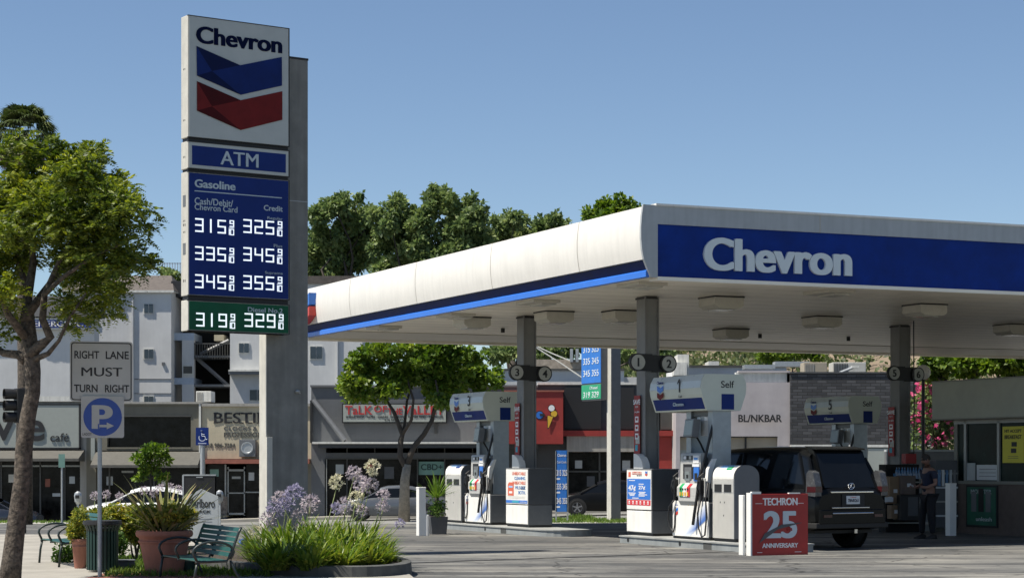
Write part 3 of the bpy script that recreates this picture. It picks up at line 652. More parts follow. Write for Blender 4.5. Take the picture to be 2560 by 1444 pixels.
# squeegee bucket post between, red anniversary board
S = Fr(*gp(1880,1388), 0, TH)
t = thing('anniversary_sign', 'square red 25th anniversary board at the end of the pump island', 'sign', (S.x,S.y,0), TH)
wS = S.front(2020,1300)[0]; hS = S.front(1880,1234)[1]
f = MB(); f.box(0,wS,0,0.05,0.03,hS,'techron_red'); pn = f.obj('panel', t, bevel=0.004)
f = MB(); f.box(-0.03,0.0,-0.005,0.14,0,hS+0.02,'white_paint'); f.box(0.0,0.18,0.0,0.06,hS,hS+0.04,'white_paint'); f.box(wS*0.66,wS*0.86,0.0,0.05,hS,hS+0.02,'white_paint'); f.box(0,wS,0.002,0.05,0,0.03,'techron_red'); f.obj('frame', t)
f = MB(); f.text('TECHRON', (wS*0.5,0,hS*0.875), 'y-', 'key_white', w=wS*0.62, h=hS*0.12, depth=0.005, bold=0.04)
f.text('25', (wS*0.5,0,hS*0.50), 'y-', 'silver', w=wS*0.60, h=hS*0.45, depth=0.008, bold=0.045)
f.text('th', (wS*0.66,-0.012,hS*0.43), 'y-', 'techron_red', w=wS*0.09, h=hS*0.07, depth=0.004, bold=0.03); f.text('ANNIVERSARY', (wS*0.5,0,hS*0.16), 'y-', 'key_white', w=wS*0.64, h=hS*0.075, depth=0.005, bold=0.03)
f.add([(wS*0.12,-0.011,hS*0.20),(wS*0.45,-0.011,hS*0.42),(wS*0.90,-0.011,hS*0.53),(wS*0.52,-0.011,hS*0.50),(wS*0.22,-0.011,hS*0.36)][::1], [(0,1,2,3,4)], 'cab_grey')
for (a,b_,z_) in ((.06,.18,.845),(.80,.92,.845),(.09,.18,.05),(.76,.88,.05)): f.box(wS*a,wS*b_,-0.003,0,hS*z_-0.004,hS*z_+0.004,'key_white')
f.obj('lettering', pn)
f = MB(); b0 = S.side(1858,1385,-0.03); f.box(-0.09,-0.04,0.16,0.30,0,hS-0.02,'white_paint'); tag(f.obj('bollard', None, bevel=0.01), 'white square post behind the red anniversary board', 'bollard', 'white guard posts round the pump islands')
bpy.data.objects['bollard'].location = (S.x,S.y,0); bpy.data.objects['bollard'].rotation_euler = (0,0,TH)
# guard posts left of pump 3
def bollard(px0, px1, pyt, pyb, label, round_=False):
    X, Y = gp((px0+px1)/2, pyb); wdt = (px1-px0)/F*Y*0.5; h = (pyb-pyt)/F*Y
    f = MB()
    if round_: f.lathe([(wdt,0),(wdt,h-wdt*0.6),(wdt*0.7,h-wdt*0.2),(0.01,h)], (0,0,0), 'white_paint', 16)
    else: f.box(-wdt*0.75,wdt*0.75,-wdt*0.75,wdt*0.75,0,h,'white_paint'); f.box(-wdt*0.8,wdt*0.8,-wdt*0.8,wdt*0.8,h-0.005,h+0.03,'white_paint')
    o = f.obj('bollard', None, bevel=0.008); o.location = (X,Y,0); o.rotation_euler = (0,0,TH)
    tag(o, label, 'bollard', 'white guard posts round the pump islands')
bollard(1040,1065,1220,1338,'tall square white post left of the grey flower pot')
bollard(1062,1073,1284,1338,'short round white post beside the grey flower pot', True)
bollard(2364,2390,1210,1338,'shaded pale square post right of the standing man')
# ---------------- tall price sign ----------------
PH = math.atan2(5100, 7456)
P = Fr((470-CX)/F*34, 34.0, 0, PH)
pyl = thing('price_sign', 'tall roadside price sign with blue and red folded bands on a concrete column', 'sign', (P.x,P.y,0), PH)
wP = P.front(723,400)[0]
def pz(y): return P.front(470,y)[1]
T_ = 0.27
f = MB(); f.box(0.02,wP-0.01,0.03,T_-0.02,pz(826),pz(38),'black'); f.obj('frame', pyl)
def cabinet(y0, y1, m, name, border=None):
    f = MB(); f.box(0.0,wP,0.0,T_,pz(y1),pz(y0),'cream_side'); 
    o = f.obj('cabinet', pyl, bevel=0.01)
    f = MB(); e = 0.02
    f.box(e,wP-e,-0.006,0.01,pz(y1)+e,pz(y0)-e,border or m)
    if border: f.box(e+0.05,wP-e-0.05,-0.010,0.0,pz(y1)+e+0.05,pz(y0)-e-0.05,m)
    q_ = f.obj(name, o)
    f = MB()
    for zz in (pz(y0)-0.006, pz(y1)+0.006): f.box(-0.002,wP+0.004,-0.008,0.04,zz-0.006,zz+0.006,'black')
    f.box(wP-0.012,wP+0.004,-0.008,0.04,pz(y1),pz(y0),'black'); f.obj('face_trim', o)
    return q_
fc = cabinet(37,343,'sign_white','logo_face')
f = MB()
def poly(f, pts, y, m):
    vs = []
    for a in pts:
        x, z = P.front(a[0], a[1], y); vs.append((x,y,z))
    f.add(vs, [tuple(range(len(vs)))], m)
def pz3(name_m, dark, TL, V, TR, BR, BV, BL, fo):
    poly(f, [TL, V, fo, BL][::-1], -0.016, name_m); poly(f, [TL, V, fo][::-1], -0.0175, dark)
    poly(f, [V, TR, BR, BV, fo][::-1], -0.016, name_m); poly(f, [fo, BV, BL][::-1], -0.016, dark)
pz3('logo_blue','logo_blue_dark',(491.3,115.3),(601,163.5),(704.7,142.7),(705.3,214.3),(601.9,237.4),(492.5,189.4),(530,178))
pz3('logo_red','logo_red_dark',(492.5,203),(601.9,250.8),(706,228.3),(706,299.7),(601.9,325.5),(492.5,277),(530,266))
x0, zb = P.front(489.5,107.5); x1, _ = P.front(705,100); zt = P.front(489.5,64)[1]
f.text('Chevron', (x0,-0.008,zb), 'y-', 'letter_navy', w=x1-x0, h=zt-zb, depth=0.004, bold=0.05, align='l', valign='b')
f.obj('logo', fc)
fa = cabinet(352,421,'sign_blue','service_face','sign_white')
f = MB(); x0, zb = P.front(550,411); x1, _ = P.front(645,411); zt = P.front(550,377)[1]
f.text('ATM', (x0,-0.011,zb), 'y-', 'letter_pale', w=x1-x0, h=zt-zb, depth=0.01, bold=0.02, align='l', valign='b'); f.obj('lettering', fa)
fb = cabinet(428,738,'sign_blue','price_face'); fg = cabinet(749,826,'sign_green','price_face')
def ptxt(f, s, px0, px1, yt, yb, bold=0.015, m='letter_pale'):
    x0, zb = P.front(px0, yb); x1, _ = P.front(px1, yb); zt = P.front(px0, yt)[1]
    f.text(s, (x0,-0.007,zb), 'y-', m, w=x1-x0, h=zt-zb, depth=0.004, bold=bold, align='l', valign='b')
f = MB(); ptxt(f,'Gasoline',486,588,447.5,468,0.03); ptxt(f,'Cash/Debit/',486,582,493,510,0.012); ptxt(f,'Chevron Card',486,593,509,524,0.012)
ptxt(f,'Credit',659,706,512,526,0.02); ptxt(f,'Regular',668,706,541,550,0.0); ptxt(f,'Plus',684,705,610,618,0.0); ptxt(f,'Supreme',662,706,677.5,686,0.0)
x0, z0 = P.front(486,477); x1, _ = P.front(704,477); f.box(x0,x1,-0.010,-0.005,z0-0.008,z0+0.008,'letter_pale'); f.obj('lettering', fb)
f = MB(); ptxt(f,'Diesel No.2',619,706,767,779,0.01); f.obj('lettering', fg)
SEG = {'0':'abcdef','1':'bc','2':'abged','3':'abgcd','4':'fgbc','5':'afgcd','6':'afgecd','7':'abc','8':'abcdefg','9':'abcdfg'}
def seg(f, ch, x, zt_, w_, h, t, y=-0.012, m='led'):
    if ch == '1': f.box(x+w_*0.45,x+w_*0.45+t*1.1,y,y+0.006,zt_-h,zt_,m); return
    zm = zt_-h/2
    bx = {'a':(x,x+w_,zt_-t,zt_),'d':(x,x+w_,zt_-h,zt_-h+t),'g':(x,x+w_,zm-t/2,zm+t/2),'f':(x,x+t,zm,zt_),'b':(x+w_-t,x+w_,zm,zt_),'e':(x,x+t,zt_-h,zm),'c':(x+w_-t,x+w_,zt_-h,zm)}
    for s_ in SEG[ch]:
        a = bx[s_]; gp_ = t*0.15
        if s_ in 'adg': f.box(a[0],a[1],y,y+0.006,a[2],a[3],m)
        else: f.box(a[0],a[1],y,y+0.006,a[2]+gp_,a[3]-gp_,m)
def price(f, s, pxl, yt, yb):
    for i, ch in enumerate(s):
        a, zt_ = P.front(pxl+28*i, yt); b_, zb_ = P.front(pxl+28*i+20.5, yb); _, zb_ = P.front(pxl+28*i, yb)
        zt_ = P.front(pxl, yt)[1]; zb_ = P.front(pxl, yb)[1]
        seg(f, ch, a, zt_, b_-a, zt_-zb_, 0.024)
    a, _ = P.front(pxl+86, yt); b_, _ = P.front(pxl+97, yt); zt_ = P.front(pxl,yt-1)[1]; zb_ = P.front(pxl,yb+3)[1]; h = (zt_-zb_)
    seg(f, '9', a, zt_, b_-a, h*0.44, 0.016); f.box(a-0.015,b_,-0.012,-0.006,zb_+h*0.49,zb_+h*0.52,'led'); seg(f, '1', a-0.05, zb_+h*0.43, b_-a, h*0.41, 0.014); seg(f, '0', a+0.012, zb_+h*0.43, (b_-a)*0.85, h*0.42, 0.014)
f = MB()
for (s1, s2, y0, h) in (('315','325',545,34),('335','345',615,34),('345','355',685,34)):
    price(f, s1, 487.5, y0, y0+h); price(f, s2, 608, y0+2.5, y0+h+2.5)
f.obj('price_digits', fb)
f = MB(); price(f, '319', 490, 781, 815); price(f, '329', 611, 782, 816); f.obj('price_digits', fg)
f = MB()   # access hatches on the lit edge of the sign
for yy in (500, 620): f.box(-0.005,0.0,0.09,0.19,pz(yy+14),pz(yy-14),'cab_midgrey')
for yy in (560, 700): f.box(-0.004,0.0,0.10,0.12,pz(yy+3),pz(yy-3),'black'); f.box(-0.004,0.0,0.16,0.18,pz(yy+3),pz(yy-3),'black')
for yy in (170, 298, 390, 550, 578): f.box(-0.004,0.0,0.11,0.125,pz(yy+2),pz(yy-2),'black'); f.box(-0.004,0.0,0.16,0.175,pz(yy+2),pz(yy-2),'black')
f.obj('access_hatch', pyl)
xl = P.front(668,900,T_)[0]; xr = P.front(770,900,T_)[0]; zt = P.front(770,148,T_)[1]
f = MB(); f.box(xl,xr,T_+0.002,T_+0.25,0.0,zt,'concrete_col'); 
zj = P.front(770,505,T_)[1]; f.box(xl-0.003,xr+0.003,T_-0.001,T_+0.253,zj-0.008,zj+0.008,'galv'); f.box(xl-0.01,xr+0.01,T_-0.004,T_+0.26,zt-0.03,zt+0.01,'black'); f.obj('column', pyl, bevel=0.006)
xs_ = P.front(681,1200,T_-0.04)[0]
f = MB(); f.box(xl-0.025,xl-0.002,T_+0.0,T_+0.248,0.0,zt-0.04,'cream_side'); f.box(xl-0.03,xs_,T_-0.045,T_+0.0,0.0,pz(1090)+0.0,'cream_side'); f.obj('lit_side_plate', pyl, bevel=0.004)  # column's sunlit side painted as a cream plate, base cover plate below
f = MB(); xq, zq = P.front(742,978,T_); f.ell((xq,T_-0.03,zq),(0.045,0.04,0.03),'galv'); f.tube([(xq,T_,zq),(xq+0.02,T_-0.08,zq-0.03)],0.012,'galv'); f.obj('lamp', pyl)

# ---------------- road sign on post ----------------
def rr(w_, h, r, n=5):
    p = []
    for (cx,cz,a0) in ((w_/2-r,h/2-r,0),(-w_/2+r,h/2-r,90),(-w_/2+r,-h/2+r,180),(w_/2-r,-h/2+r,270)):
        for k in range(n+1): a = R(a0+90*k/n); p.append((cx+r*math.cos(a), cz+r*math.sin(a)))
    return p
YS = 27.6; s = YS/F
mat('sign_face', (0.40,0.41,0.395), 0.35, vary=0.07, scale=3); mat('parking_blue', (0.015,0.06,0.30), 0.35, vary=0.12, scale=5)
px = at(250,1155,YS).x
t = thing('road_sign', 'grey steel post with RIGHT LANE MUST TURN RIGHT plate above a blue parking plate', 'road sign', (px,YS,0), R(17))
def zz(y): return CH+(HY-y)*s
f = MB(); f.tube([(0,0.03,0),(0,0.03,zz(870))], 0.030, 'steel_post', 10); f.obj('post', t, auto=50)
c0 = ((253.5-250)*s, zz(928)); 
def shift(pts, c): return [(a+c[0], b_+c[1]) for a, b_ in pts]
f = MB(); f.prism(shift(rr(155*s,150*s,0.045),c0), 'y', -0.006, 0.0, 'sign_face'); pl = f.obj('lane_plate', t)
f = MB()
o_ = shift(rr(149*s,144*s,0.04),c0); i_ = shift(rr(144*s,139*s,0.032),c0); k = len(o_)
f.add([(a,-0.0075,b_) for a,b_ in o_]+[(a,-0.0075,b_) for a,b_ in i_], [(j,(j+1)%k,k+(j+1)%k,k+j) for j in range(k)], 'black_text')
def stx(f, txt, x0_, x1_, yt, yb, m, y=-0.0065, bold=0.02, d=0.002):
    f.text(txt, (((x0_+x1_)/2-250)*s, y, zz((yt+yb)/2)), 'y-', m, w=(x1_-x0_)*s, h=(yb-yt)*s, depth=d, bold=bold)
stx(f,'RIGHT',187,248,877,896.5,'black_text'); stx(f,'LANE',264,321,877,896.5,'black_text'); stx(f,'MUST',204,305,918,940,'black_text',bold=0.018); stx(f,'TURN',186,244,961,980,'black_text'); stx(f,'RIGHT',262,322,961,980,'black_text')
f.obj('lettering', pl)
c1 = ((256-250)*s, zz(1041.5))
f = MB(); f.prism(shift(rr(106*s,104*s,0.03),c1), 'y', -0.030, -0.024, 'sign_face'); pk = f.obj('parking_plate', t)
f = MB(); k = 40; rad = 47.5*s
f.add([(c1[0]+rad*math.cos(2*PI*j/k),-0.0315,c1[1]+rad*math.sin(2*PI*j/k)) for j in range(k)], [tuple(range(k))], 'parking_blue')
stx(f,'P',229,281,1012,1071,'sign_face',y=-0.032,bold=0.05)
f.prism([((248-250)*s,zz(1061)),((266-250)*s,zz(1061)),((266-250)*s,zz(1055)),((284-250)*s,zz(1063.5)),((266-250)*s,zz(1072)),((266-250)*s,zz(1067)),((248-250)*s,zz(1067))], 'y', -0.036, -0.033, 'sign_face')
f.prism([((244-250)*s,zz(1059)),((247-250)*s,zz(1059)),((247-250)*s,zz(1073)),((244-250)*s,zz(1073))], 'y', -0.037, -0.0335, 'parking_blue')
stx(f,'LADOT',207,229,1081,1088,'black_text',y=-0.0305,bold=0.0); f.obj('lettering', pk)
# traffic signal behind the trunk
X, Y = at(44,1000,46).x, 46.0
t = thing('traffic_signal', 'dark traffic signal head with visors half hidden behind the tree trunk', 'traffic light', (X,Y,0), R(-60))
f = MB(); f.tube([(0,0.15,0),(0,0.15,2.5)], 0.05, 'black', 10); f.obj('pole', t)
f = MB(); zc = CH+(HY-1010)*Y/F; f.box(-0.15,0.15,-0.05,0.15,zc-0.42,zc+0.36,'black'); f.obj('housing', t, bevel=0.02)
for k in range(3):
    f = MB(); f.xf = Matrix.Translation((0,-0.05,zc+0.23-0.26*k)) @ Matrix.Rotation(R(90),4,'X'); f.lathe([(0.115,0),(0.12,0.26)], (0,0,0), 'black', 18, caps=False); f.lathe([(0.10,0.0),(0.10,0.01)], (0,0,0), 'rubber', 18); f.obj('visor', t)

# ---------------- left foreground: benches, pots, bin ----------------
mat('bench_green', (0.015,0.075,0.062), 0.4, vary=0.15, scale=8); mat('iron_dark', (0.012,0.022,0.022), 0.45, vary=0.1)
mat('terracotta', (0.36,0.155,0.105), 0.8, vary=0.16, scale=5, bump=0.2, streak=0.2); mat('bin_green', (0.008,0.035,0.028), 0.45, vary=0.2, scale=4)
mat('soil', (0.05,0.035,0.025), 0.95, vary=0.3, scale=10)
def bench(X, Y, z, L_, label):
    """long axis along the local y, open front towards -x"""
    t = thing('park_bench', label, 'bench', (X,Y,z), TH, 'green slatted benches on the pavement')
    t.scale = (0.92,1,0.85); h = L_/2; sz = 0.43
    f = MB()
    for k in range(6): f.box(0.02+k*0.075,0.075+k*0.075,-h,h,sz-0.02+0.004*abs(k-2.5),sz+0.004*abs(k-2.5),'bench_green')
    f.obj('seat', t, bevel=0.004)
    f = MB()
    for k in range(6): 
        z0 = sz+0.06+k*0.075; xo = 0.47+k*0.028; f.add([(xo,-h,z0),(xo,h,z0),(xo+0.02,h,z0+0.058),(xo+0.02,-h,z0+0.058),(xo+0.012,-h,z0),(xo+0.012,h,z0),(xo+0.032,h,z0+0.058),(xo+0.032,-h,z0+0.058)], [(3,2,1,0),(4,5,6,7),(0,1,5,4),(2,3,7,6),(1,2,6,5),(0,4,7,3)], 'bench_green')
    f.obj('backrest', t)
    for y in (-h,0,h):
        f = MB(); r_ = 0.019
        f.tube([(0.0,y,sz-0.02),(0.45,y,sz-0.01),(0.52,y,sz+0.12),(0.62,y,sz+0.42),(0.66,y,sz+0.50)], r_, 'iron_dark')
        if y: f.tube([(-0.02,y,0.0),(0.0,y,0.25),(0.03,y,sz-0.02)], r_, 'iron_dark'); f.tube([(0.66,y,0.0),(0.60,y,0.2),(0.50,y,sz)], r_, 'iron_dark')
        f.obj('side_frame', t, smooth=True)
        f = MB(); pts = []
        for k in range(13):
            a = R(200-220*k/12); pts.append((0.26+0.29*math.cos(a), y, sz+0.13+0.155*math.sin(a)))
        pts = [(0.03,y,sz-0.02)]+pts+[(0.50,y,sz+0.02)]
        f.tube(pts, r_, 'iron_dark'); f.obj('armrest', t, smooth=True)
    return t
a = at(515,1400,25.9); bench(a.x-0.50, 26.75, -0.02, 1.75, 'green slatted bench in front of the large terracotta pot')
a = at(137,1426,30.1); bench(a.x-0.25, 30.9, 0.05, 1.5, 'green slatted bench behind the bare tree trunk')
def pot(X, Y, z, rad, h, label, flare=1.0):
    t = thing('terracotta_pot', label, 'flower pot', (X,Y,z), 0, 'terracotta pots on the pavement')
    f = MB(); f.lathe([(rad*0.62,0),(rad*0.66,0.02),(rad*0.88,h*0.72),(rad*0.93,h*0.73),(rad*0.94,h*0.77),(rad*0.89,h*0.79),(rad*0.91,h*0.84),(rad*1.0,h*0.87),(rad*1.03,h*0.93),(rad*1.0,h),(rad*0.9,h),(rad*0.85,h*0.93),(0.01,h*0.93)], (0,0,0), 'terracotta', 40)
    f.obj('body', t, auto=50); f = MB(); f.lathe([(rad*0.86,h*0.935),(0.02,h*0.95)], (0,0,0), 'soil', 20); f.obj('soil', t); return t
Yp = 28.3; xp = at(411,1380,Yp).x; hp = CH-(1325-HY)*Yp/F
pot(xp, Yp, 0.05, 0.385, hp-0.05, 'large wide terracotta pot with spiky leaves growing in it')
Yq = 29.9; xq = at(200,1380,Yq).x; hq = CH-(1346-HY)*Yq/F
pot(xq, Yq, 0.05, 0.125, hq-0.05, 'small slim terracotta pot beside the dark green litter bin')
Yb = 29.0; xb = at(256,1380,Yb).x; hb = CH-(1300-HY)*Yb/F-0.05
t = thing('litter_bin', 'dark green slatted litter bin with flared black rim behind the sign post', 'bin', (xb,Yb,0.05))
f = MB(); f.lathe([(0.19,0.02),(0.19,hb*0.86)], (0,0,0), 'black', 24); f.obj('liner', t)
f = MB()
for k in range(26):
    a = 2*PI*k/26; f.xf = Matrix.Rotation(a,4,'Z'); f.box(0.205,0.222,-0.017,0.017,0.03,hb*0.80,'bin_green'); f.add([(0.205,-0.017,hb*0.80),(0.205,0.017,hb*0.80),(0.262,0.02,hb*0.93),(0.262,-0.02,hb*0.93),(0.222,-0.017,hb*0.80),(0.222,0.017,hb*0.80)], [(0,1,2,3),(5,4,3,2)], 'bin_green')
f.xf = None; f.obj('slats', t)
f = MB(); f.lathe([(0.24,hb*0.90),(0.275,hb*0.93),(0.27,hb),(0.20,hb*0.99),(0.15,hb*0.95)], (0,0,0), 'black', 30, caps=False); f.obj('rim', t)
# planting bed round the price sign
Bd = Fr(-3.55, 31.2, 0, TH)
f = MB(); k = 48
def bed(r, z): return [(Bd.world((1.55-r)*math.cos(2*PI*j/k)*(1.0), (3.9-r)*math.sin(2*PI*j/k))[0], Bd.world((1.55-r)*math.cos(2*PI*j/k), (3.9-r)*math.sin(2*PI*j/k))[1], z) for j in range(k)]
f.grid([bed(0,0.0),bed(0.01,0.19),bed(0.06,0.20),bed(0.15,0.20),bed(0.16,0.12)], 'kerb_dark', closed=True); tag(f.obj('bed_kerb', None, smooth=False), 'low dark kerb ring round the flower bed below the price sign', 'kerb')
f = MB(); f.add(bed(0.15,0.14), [tuple(range(k))], 'soil'); struct(f.obj('bed_soil'))
# leaf materials
leafmat('agap_leaf', [(0.035,0.075,0.012),(0.085,0.15,0.02),(0.17,0.22,0.035),(0.34,0.33,0.06)], 0.30, 0.4, 1.5)
leafmat('agap_violet', [(0.16,0.15,0.25),(0.32,0.30,0.42),(0.46,0.44,0.54)], 0.3, 0.6)
leafmat('agap_cream', [(0.36,0.36,0.22),(0.55,0.53,0.38),(0.62,0.58,0.52)], 0.3, 0.6)
leafmat('agap_mauve', [(0.28,0.24,0.30),(0.45,0.40,0.44),(0.55,0.50,0.50)], 0.3, 0.6)
leafmat('bush_yellow', [(0.05,0.09,0.012),(0.14,0.19,0.03),(0.33,0.30,0.05),(0.52,0.36,0.05)], 0.3)
leafmat('spiky', [(0.05,0.08,0.03),(0.13,0.15,0.05),(0.25,0.23,0.09),(0.38,0.22,0.12)], 0.2, 0.45, 2)
leafmat('grass', [(0.03,0.07,0.01),(0.09,0.16,0.02),(0.18,0.24,0.05)], 0.3)
mat('stem_green', (0.16,0.20,0.07), 0.6, vary=0.1)
mat('bark', (0.10,0.082,0.065), 0.95, vary=0.75, scale=16, bump=1.0, bscale=22); mat('bark_pale', (0.30,0.26,0.20), 0.9, vary=0.3, scale=8, bump=0.6, bscale=30); mat('bark_dark', (0.06,0.05,0.04), 0.9, vary=0.3, scale=8)
def blades(n, base_r, L_, w0, arch, mname, name, parent, spread=1.0, seed=0, segs=5, base=(0,0,0), stiff=0.0):
    r_ = np.random.default_rng(seed); Q = []
    for i in range(n):
        az = r_.random()*2*PI; br = base_r*math.sqrt(r_.random()); ln = L_*(0.6+0.5*r_.random()); lean = spread*(0.15+0.85*r_.random()); w_ = w0*(0.7+0.5*r_.random())
        p = np.array([base[0]+br*math.cos(az), base[1]+br*math.sin(az), base[2]]); th0 = lean*R(62)*(1-stiff*0.3); ar = arch*(0.6+0.8*r_.random()); az += r_.normal()*0.35
        dh = np.array([math.cos(az),math.sin(az),0]); sd_ = np.array([-math.sin(az),math.cos(az),0]); prev = None
        for k in range(segs+1):
            u = k/segs; ww = w_*(0.6+0.8*u if u < 0.4 else (1.0 if u < 0.6 else 1.0-((u-0.6)/0.4)**1.4))+0.001
            a, b_ = p+sd_*ww/2, p-sd_*ww/2
            if prev is not None: Q += [prev[0], prev[1], b_, a]
            prev = (a, b_); th_ = th0+ar*u*u; p = p+(dh*math.sin(th_)+np.array([0,0,1])*math.cos(th_))*ln/segs
    return quads_obj(name, np.array(Q), mname, parent)
def umbel(c, r, mname, parent, base, n=38):
    f = MB(); m_ = (Vector(base)+Vector(c))/2+Vector((random.uniform(-.05,.05),random.uniform(-.05,.05),0)); f.tube([base, m_, (c[0],c[1],c[2]-r*0.3)], [0.009,0.008,0.006], 'stem_green', 6); st = f.obj('flower_stem', parent, smooth=True)
    d = unit(rng.normal(size=(n,3))+np.array([0,0,0.35])); d2 = np.repeat(d, 5, 0)
    tip = np.array(c)+d2*r*(0.6+0.25*rng.random((len(d2),1))); D = unit(d2+rng.normal(size=d2.shape)*0.75)
    V = leaf_quads(tip, D, np.full(len(d2), r*0.42), np.full(len(d2), r*0.16))
    P2 = np.repeat(np.array([c]), n, 0)-np.array([0,0,r*0.3]); V2 = leaf_quads(P2, d, np.full(n, r*0.85), np.full(n, r*0.035))
    quads_obj('flower_head', np.concatenate([V, V2]), mname, st)
AG = [  # plant px, foliage depth, height scale, [(px,py,r_px,colour)]
 (662,31.2,0.78,[(690,1270,30,'agap_violet'),(668,1300,26,'agap_mauve'),(640,1330,22,'agap_cream'),(690,1330,24,'agap_violet')],'leftmost'),
 (715,30.4,0.95,[(735,1235,32,'agap_violet'),(715,1262,26,'agap_violet'),(745,1290,22,'agap_mauve')],''),
 (765,31.0,0.95,[(775,1258,30,'agap_mauve'),(700,1245,24,'agap_mauve'),(755,1318,20,'agap_mauve')],''),
 (800,29.2,0.85,[(843,1205,25,'agap_cream'),(840,1270,18,'agap_violet')],''),
 (838,30.6,0.95,[(885,1183,24,'agap_mauve'),(903,1210,26,'agap_mauve'),(862,1262,26,'agap_mauve')],''),
 (880,29.6,0.95,[(930,1168,25,'agap_cream'),(925,1212,26,'agap_mauve'),(890,1246,24,'agap_cream')],''),
 (905,30.9,0.85,[(957,1268,22,'agap_mauve'),(958,1238,20,'agap_mauve')],''),
 (720,28.6,0.72,[],''),(860,28.8,0.66,[],''),(935,30.2,0.62,[(1000,1308,16,'agap_violet')],''),(660,29.6,0.62,[],''),(790,30.0,0.9,[(905,1275,18,'agap_mauve')],''),(690,27.95,0.55,[],''),(780,27.9,0.6,[],''),(850,28.2,0.55,[],''),(915,28.9,0.55,[],''),(945,29.4,0.5,[],'')]
LB = ['agapanthus clump with violet heads at the left end of the bed','agapanthus clump with violet heads in front of the price sign column','agapanthus clump with pale mauve heads right of the price sign column','agapanthus clump under the lone cream flower head','agapanthus clump behind the tall mauve flower heads','agapanthus clump bearing the tallest cream flower head','agapanthus clump at the back right of the bed with mauve heads','low flowerless agapanthus clump at the front of the bed near its middle','low flowerless agapanthus clump at the front right of the bed','agapanthus clump hanging over the right kerb of the bed','low flowerless agapanthus clump at the front left of the bed','agapanthus clump in the thick middle of the bed','short agapanthus clump spilling over the front kerb at its left end','short agapanthus clump spilling over the middle of the front kerb','short agapanthus clump spilling over the front kerb right of the middle','short agapanthus clump spilling over the front kerb near its right end','shortest agapanthus clump at the right tip of the kerb']
for i, (pxl, Y, hs, fl, _) in enumerate(AG):
    a = at(pxl,1400,Y); t = thing('agapanthus', LB[i], 'flowering plant', (a.x,Y,0.13), 0, 'agapanthus plants in the bed')
    blades(170, 0.20, 0.80*hs, 0.036, 1.05, 'agap_leaf', 'leaves', t, seed=i+1)
    for (fx,fy,fr_,cm) in fl:
        c = at(fx,fy,Y-0.1+0.2*random.random()); umbel((c.x-a.x, c.y-Y, c.z-0.13), fr_*Y/F*0.84, cm, t, (random.uniform(-.08,.08),random.uniform(-.08,.08),0.05))
# spiky plant and yellow filler in the big pot
t = thing('spiky_plant', 'tall spiky variegated plant growing in the large terracotta pot', 'plant', (xp,Yp,hp-0.06))
blades(60, 0.16, 1.0, 0.050, 0.5, 'spiky', 'leaves', t, spread=1.15, seed=50, segs=6)
def bush(px_, py_, rx, ry, Y, n, size, m_, label, z0=None, name='shrub', group=None, rough=5, stem=True, asp=0.6):
    c = at(px_,py_,Y); rx *= Y/F; ry *= Y/F; zb_ = ground_z(c.x,Y)+0.05 if z0 is None else z0
    t = thing(name, label, 'shrub', (c.x,Y,zb_), 0, group); cl = []
    for k in range(rough):
        a = 2*PI*k/rough; cl.append((rx*0.5*math.cos(a)*random.uniform(.6,1.1), rx*0.4*math.sin(a), c.z-zb_+ry*0.45*random.uniform(-1,1), rx*0.55, rx*0.5, ry*0.55))
    cl.append((0,0,c.z-zb_,rx*0.6,rx*0.5,ry*0.65))
    crown_obj('foliage', cl, n, size, m_, t, aspect=asp, shell=0.3)
    if stem:
        f = MB(); limbs(f, (0,0,0), [(q_[0],q_[1],q_[2]) for q_ in cl], max(0.01,rx*0.05), 'bark_dark'); f.obj('stems', t)
    return t
bush(412,1290,70,35,Yp-0.05,4200,0.05,'bush_yellow','yellow leaved filler spilling over the rim of the large terracotta pot',z0=hp-0.06,name='trailing_plant')
bush(195,1312,32,52,Yq,1700,0.05,'bush_yellow','yellow green bush in the small slim terracotta pot',z0=hq-0.06)
bush(258,1290,60,36,31.5,3800,0.055,'bush_yellow','yellow green bush behind the litter bin')
bush(340,1320,60,62,31.6,5200,0.06,'bush_yellow','yellow green bush between the litter bin and the large pot')
bush(445,1290,50,45,32.5,3400,0.055,'bush_yellow','yellow green bush behind the large terracotta pot')
leafmat('bush_green', [(0.02,0.05,0.01),(0.06,0.12,0.02),(0.16,0.24,0.04)], 0.3)
bush(285,1345,40,45,30.8,1500,0.05,'bush_green','dark green bush low behind the litter bin')
bush(165,1390,40,35,31.8,800,0.06,'bush_green','dark green bush under the seat of the far bench')
for (a_, b_, Y_, w_) in ((300,1395,29.6,70),(520,1420,28.8,90),(555,1400,30.5,70),(430,1395,30.5,60)):
    pass
# groundcover
Q = []
for i in range(9000):
    X = random.uniform(-6.4,-3.3); Y = random.uniform(27.6,33)
    if not (X > -5.6 or Y > 30) or X > -3.3-(Y-31)*0.35: continue
    Q.append((X,Y,0.05))
Pq = np.array(Q); D = rng.normal(size=Pq.shape)*0.6+np.array([0,0,1.0]); V = leaf_quads(Pq, D, 0.06+0.07*rng.random(len(Pq)), 0.014+0.012*rng.random(len(Pq)))
o = quads_obj('ground_cover', V, 'grass'); tag(o, 'short green ground cover behind the near bench', 'ground cover', kind='stuff')
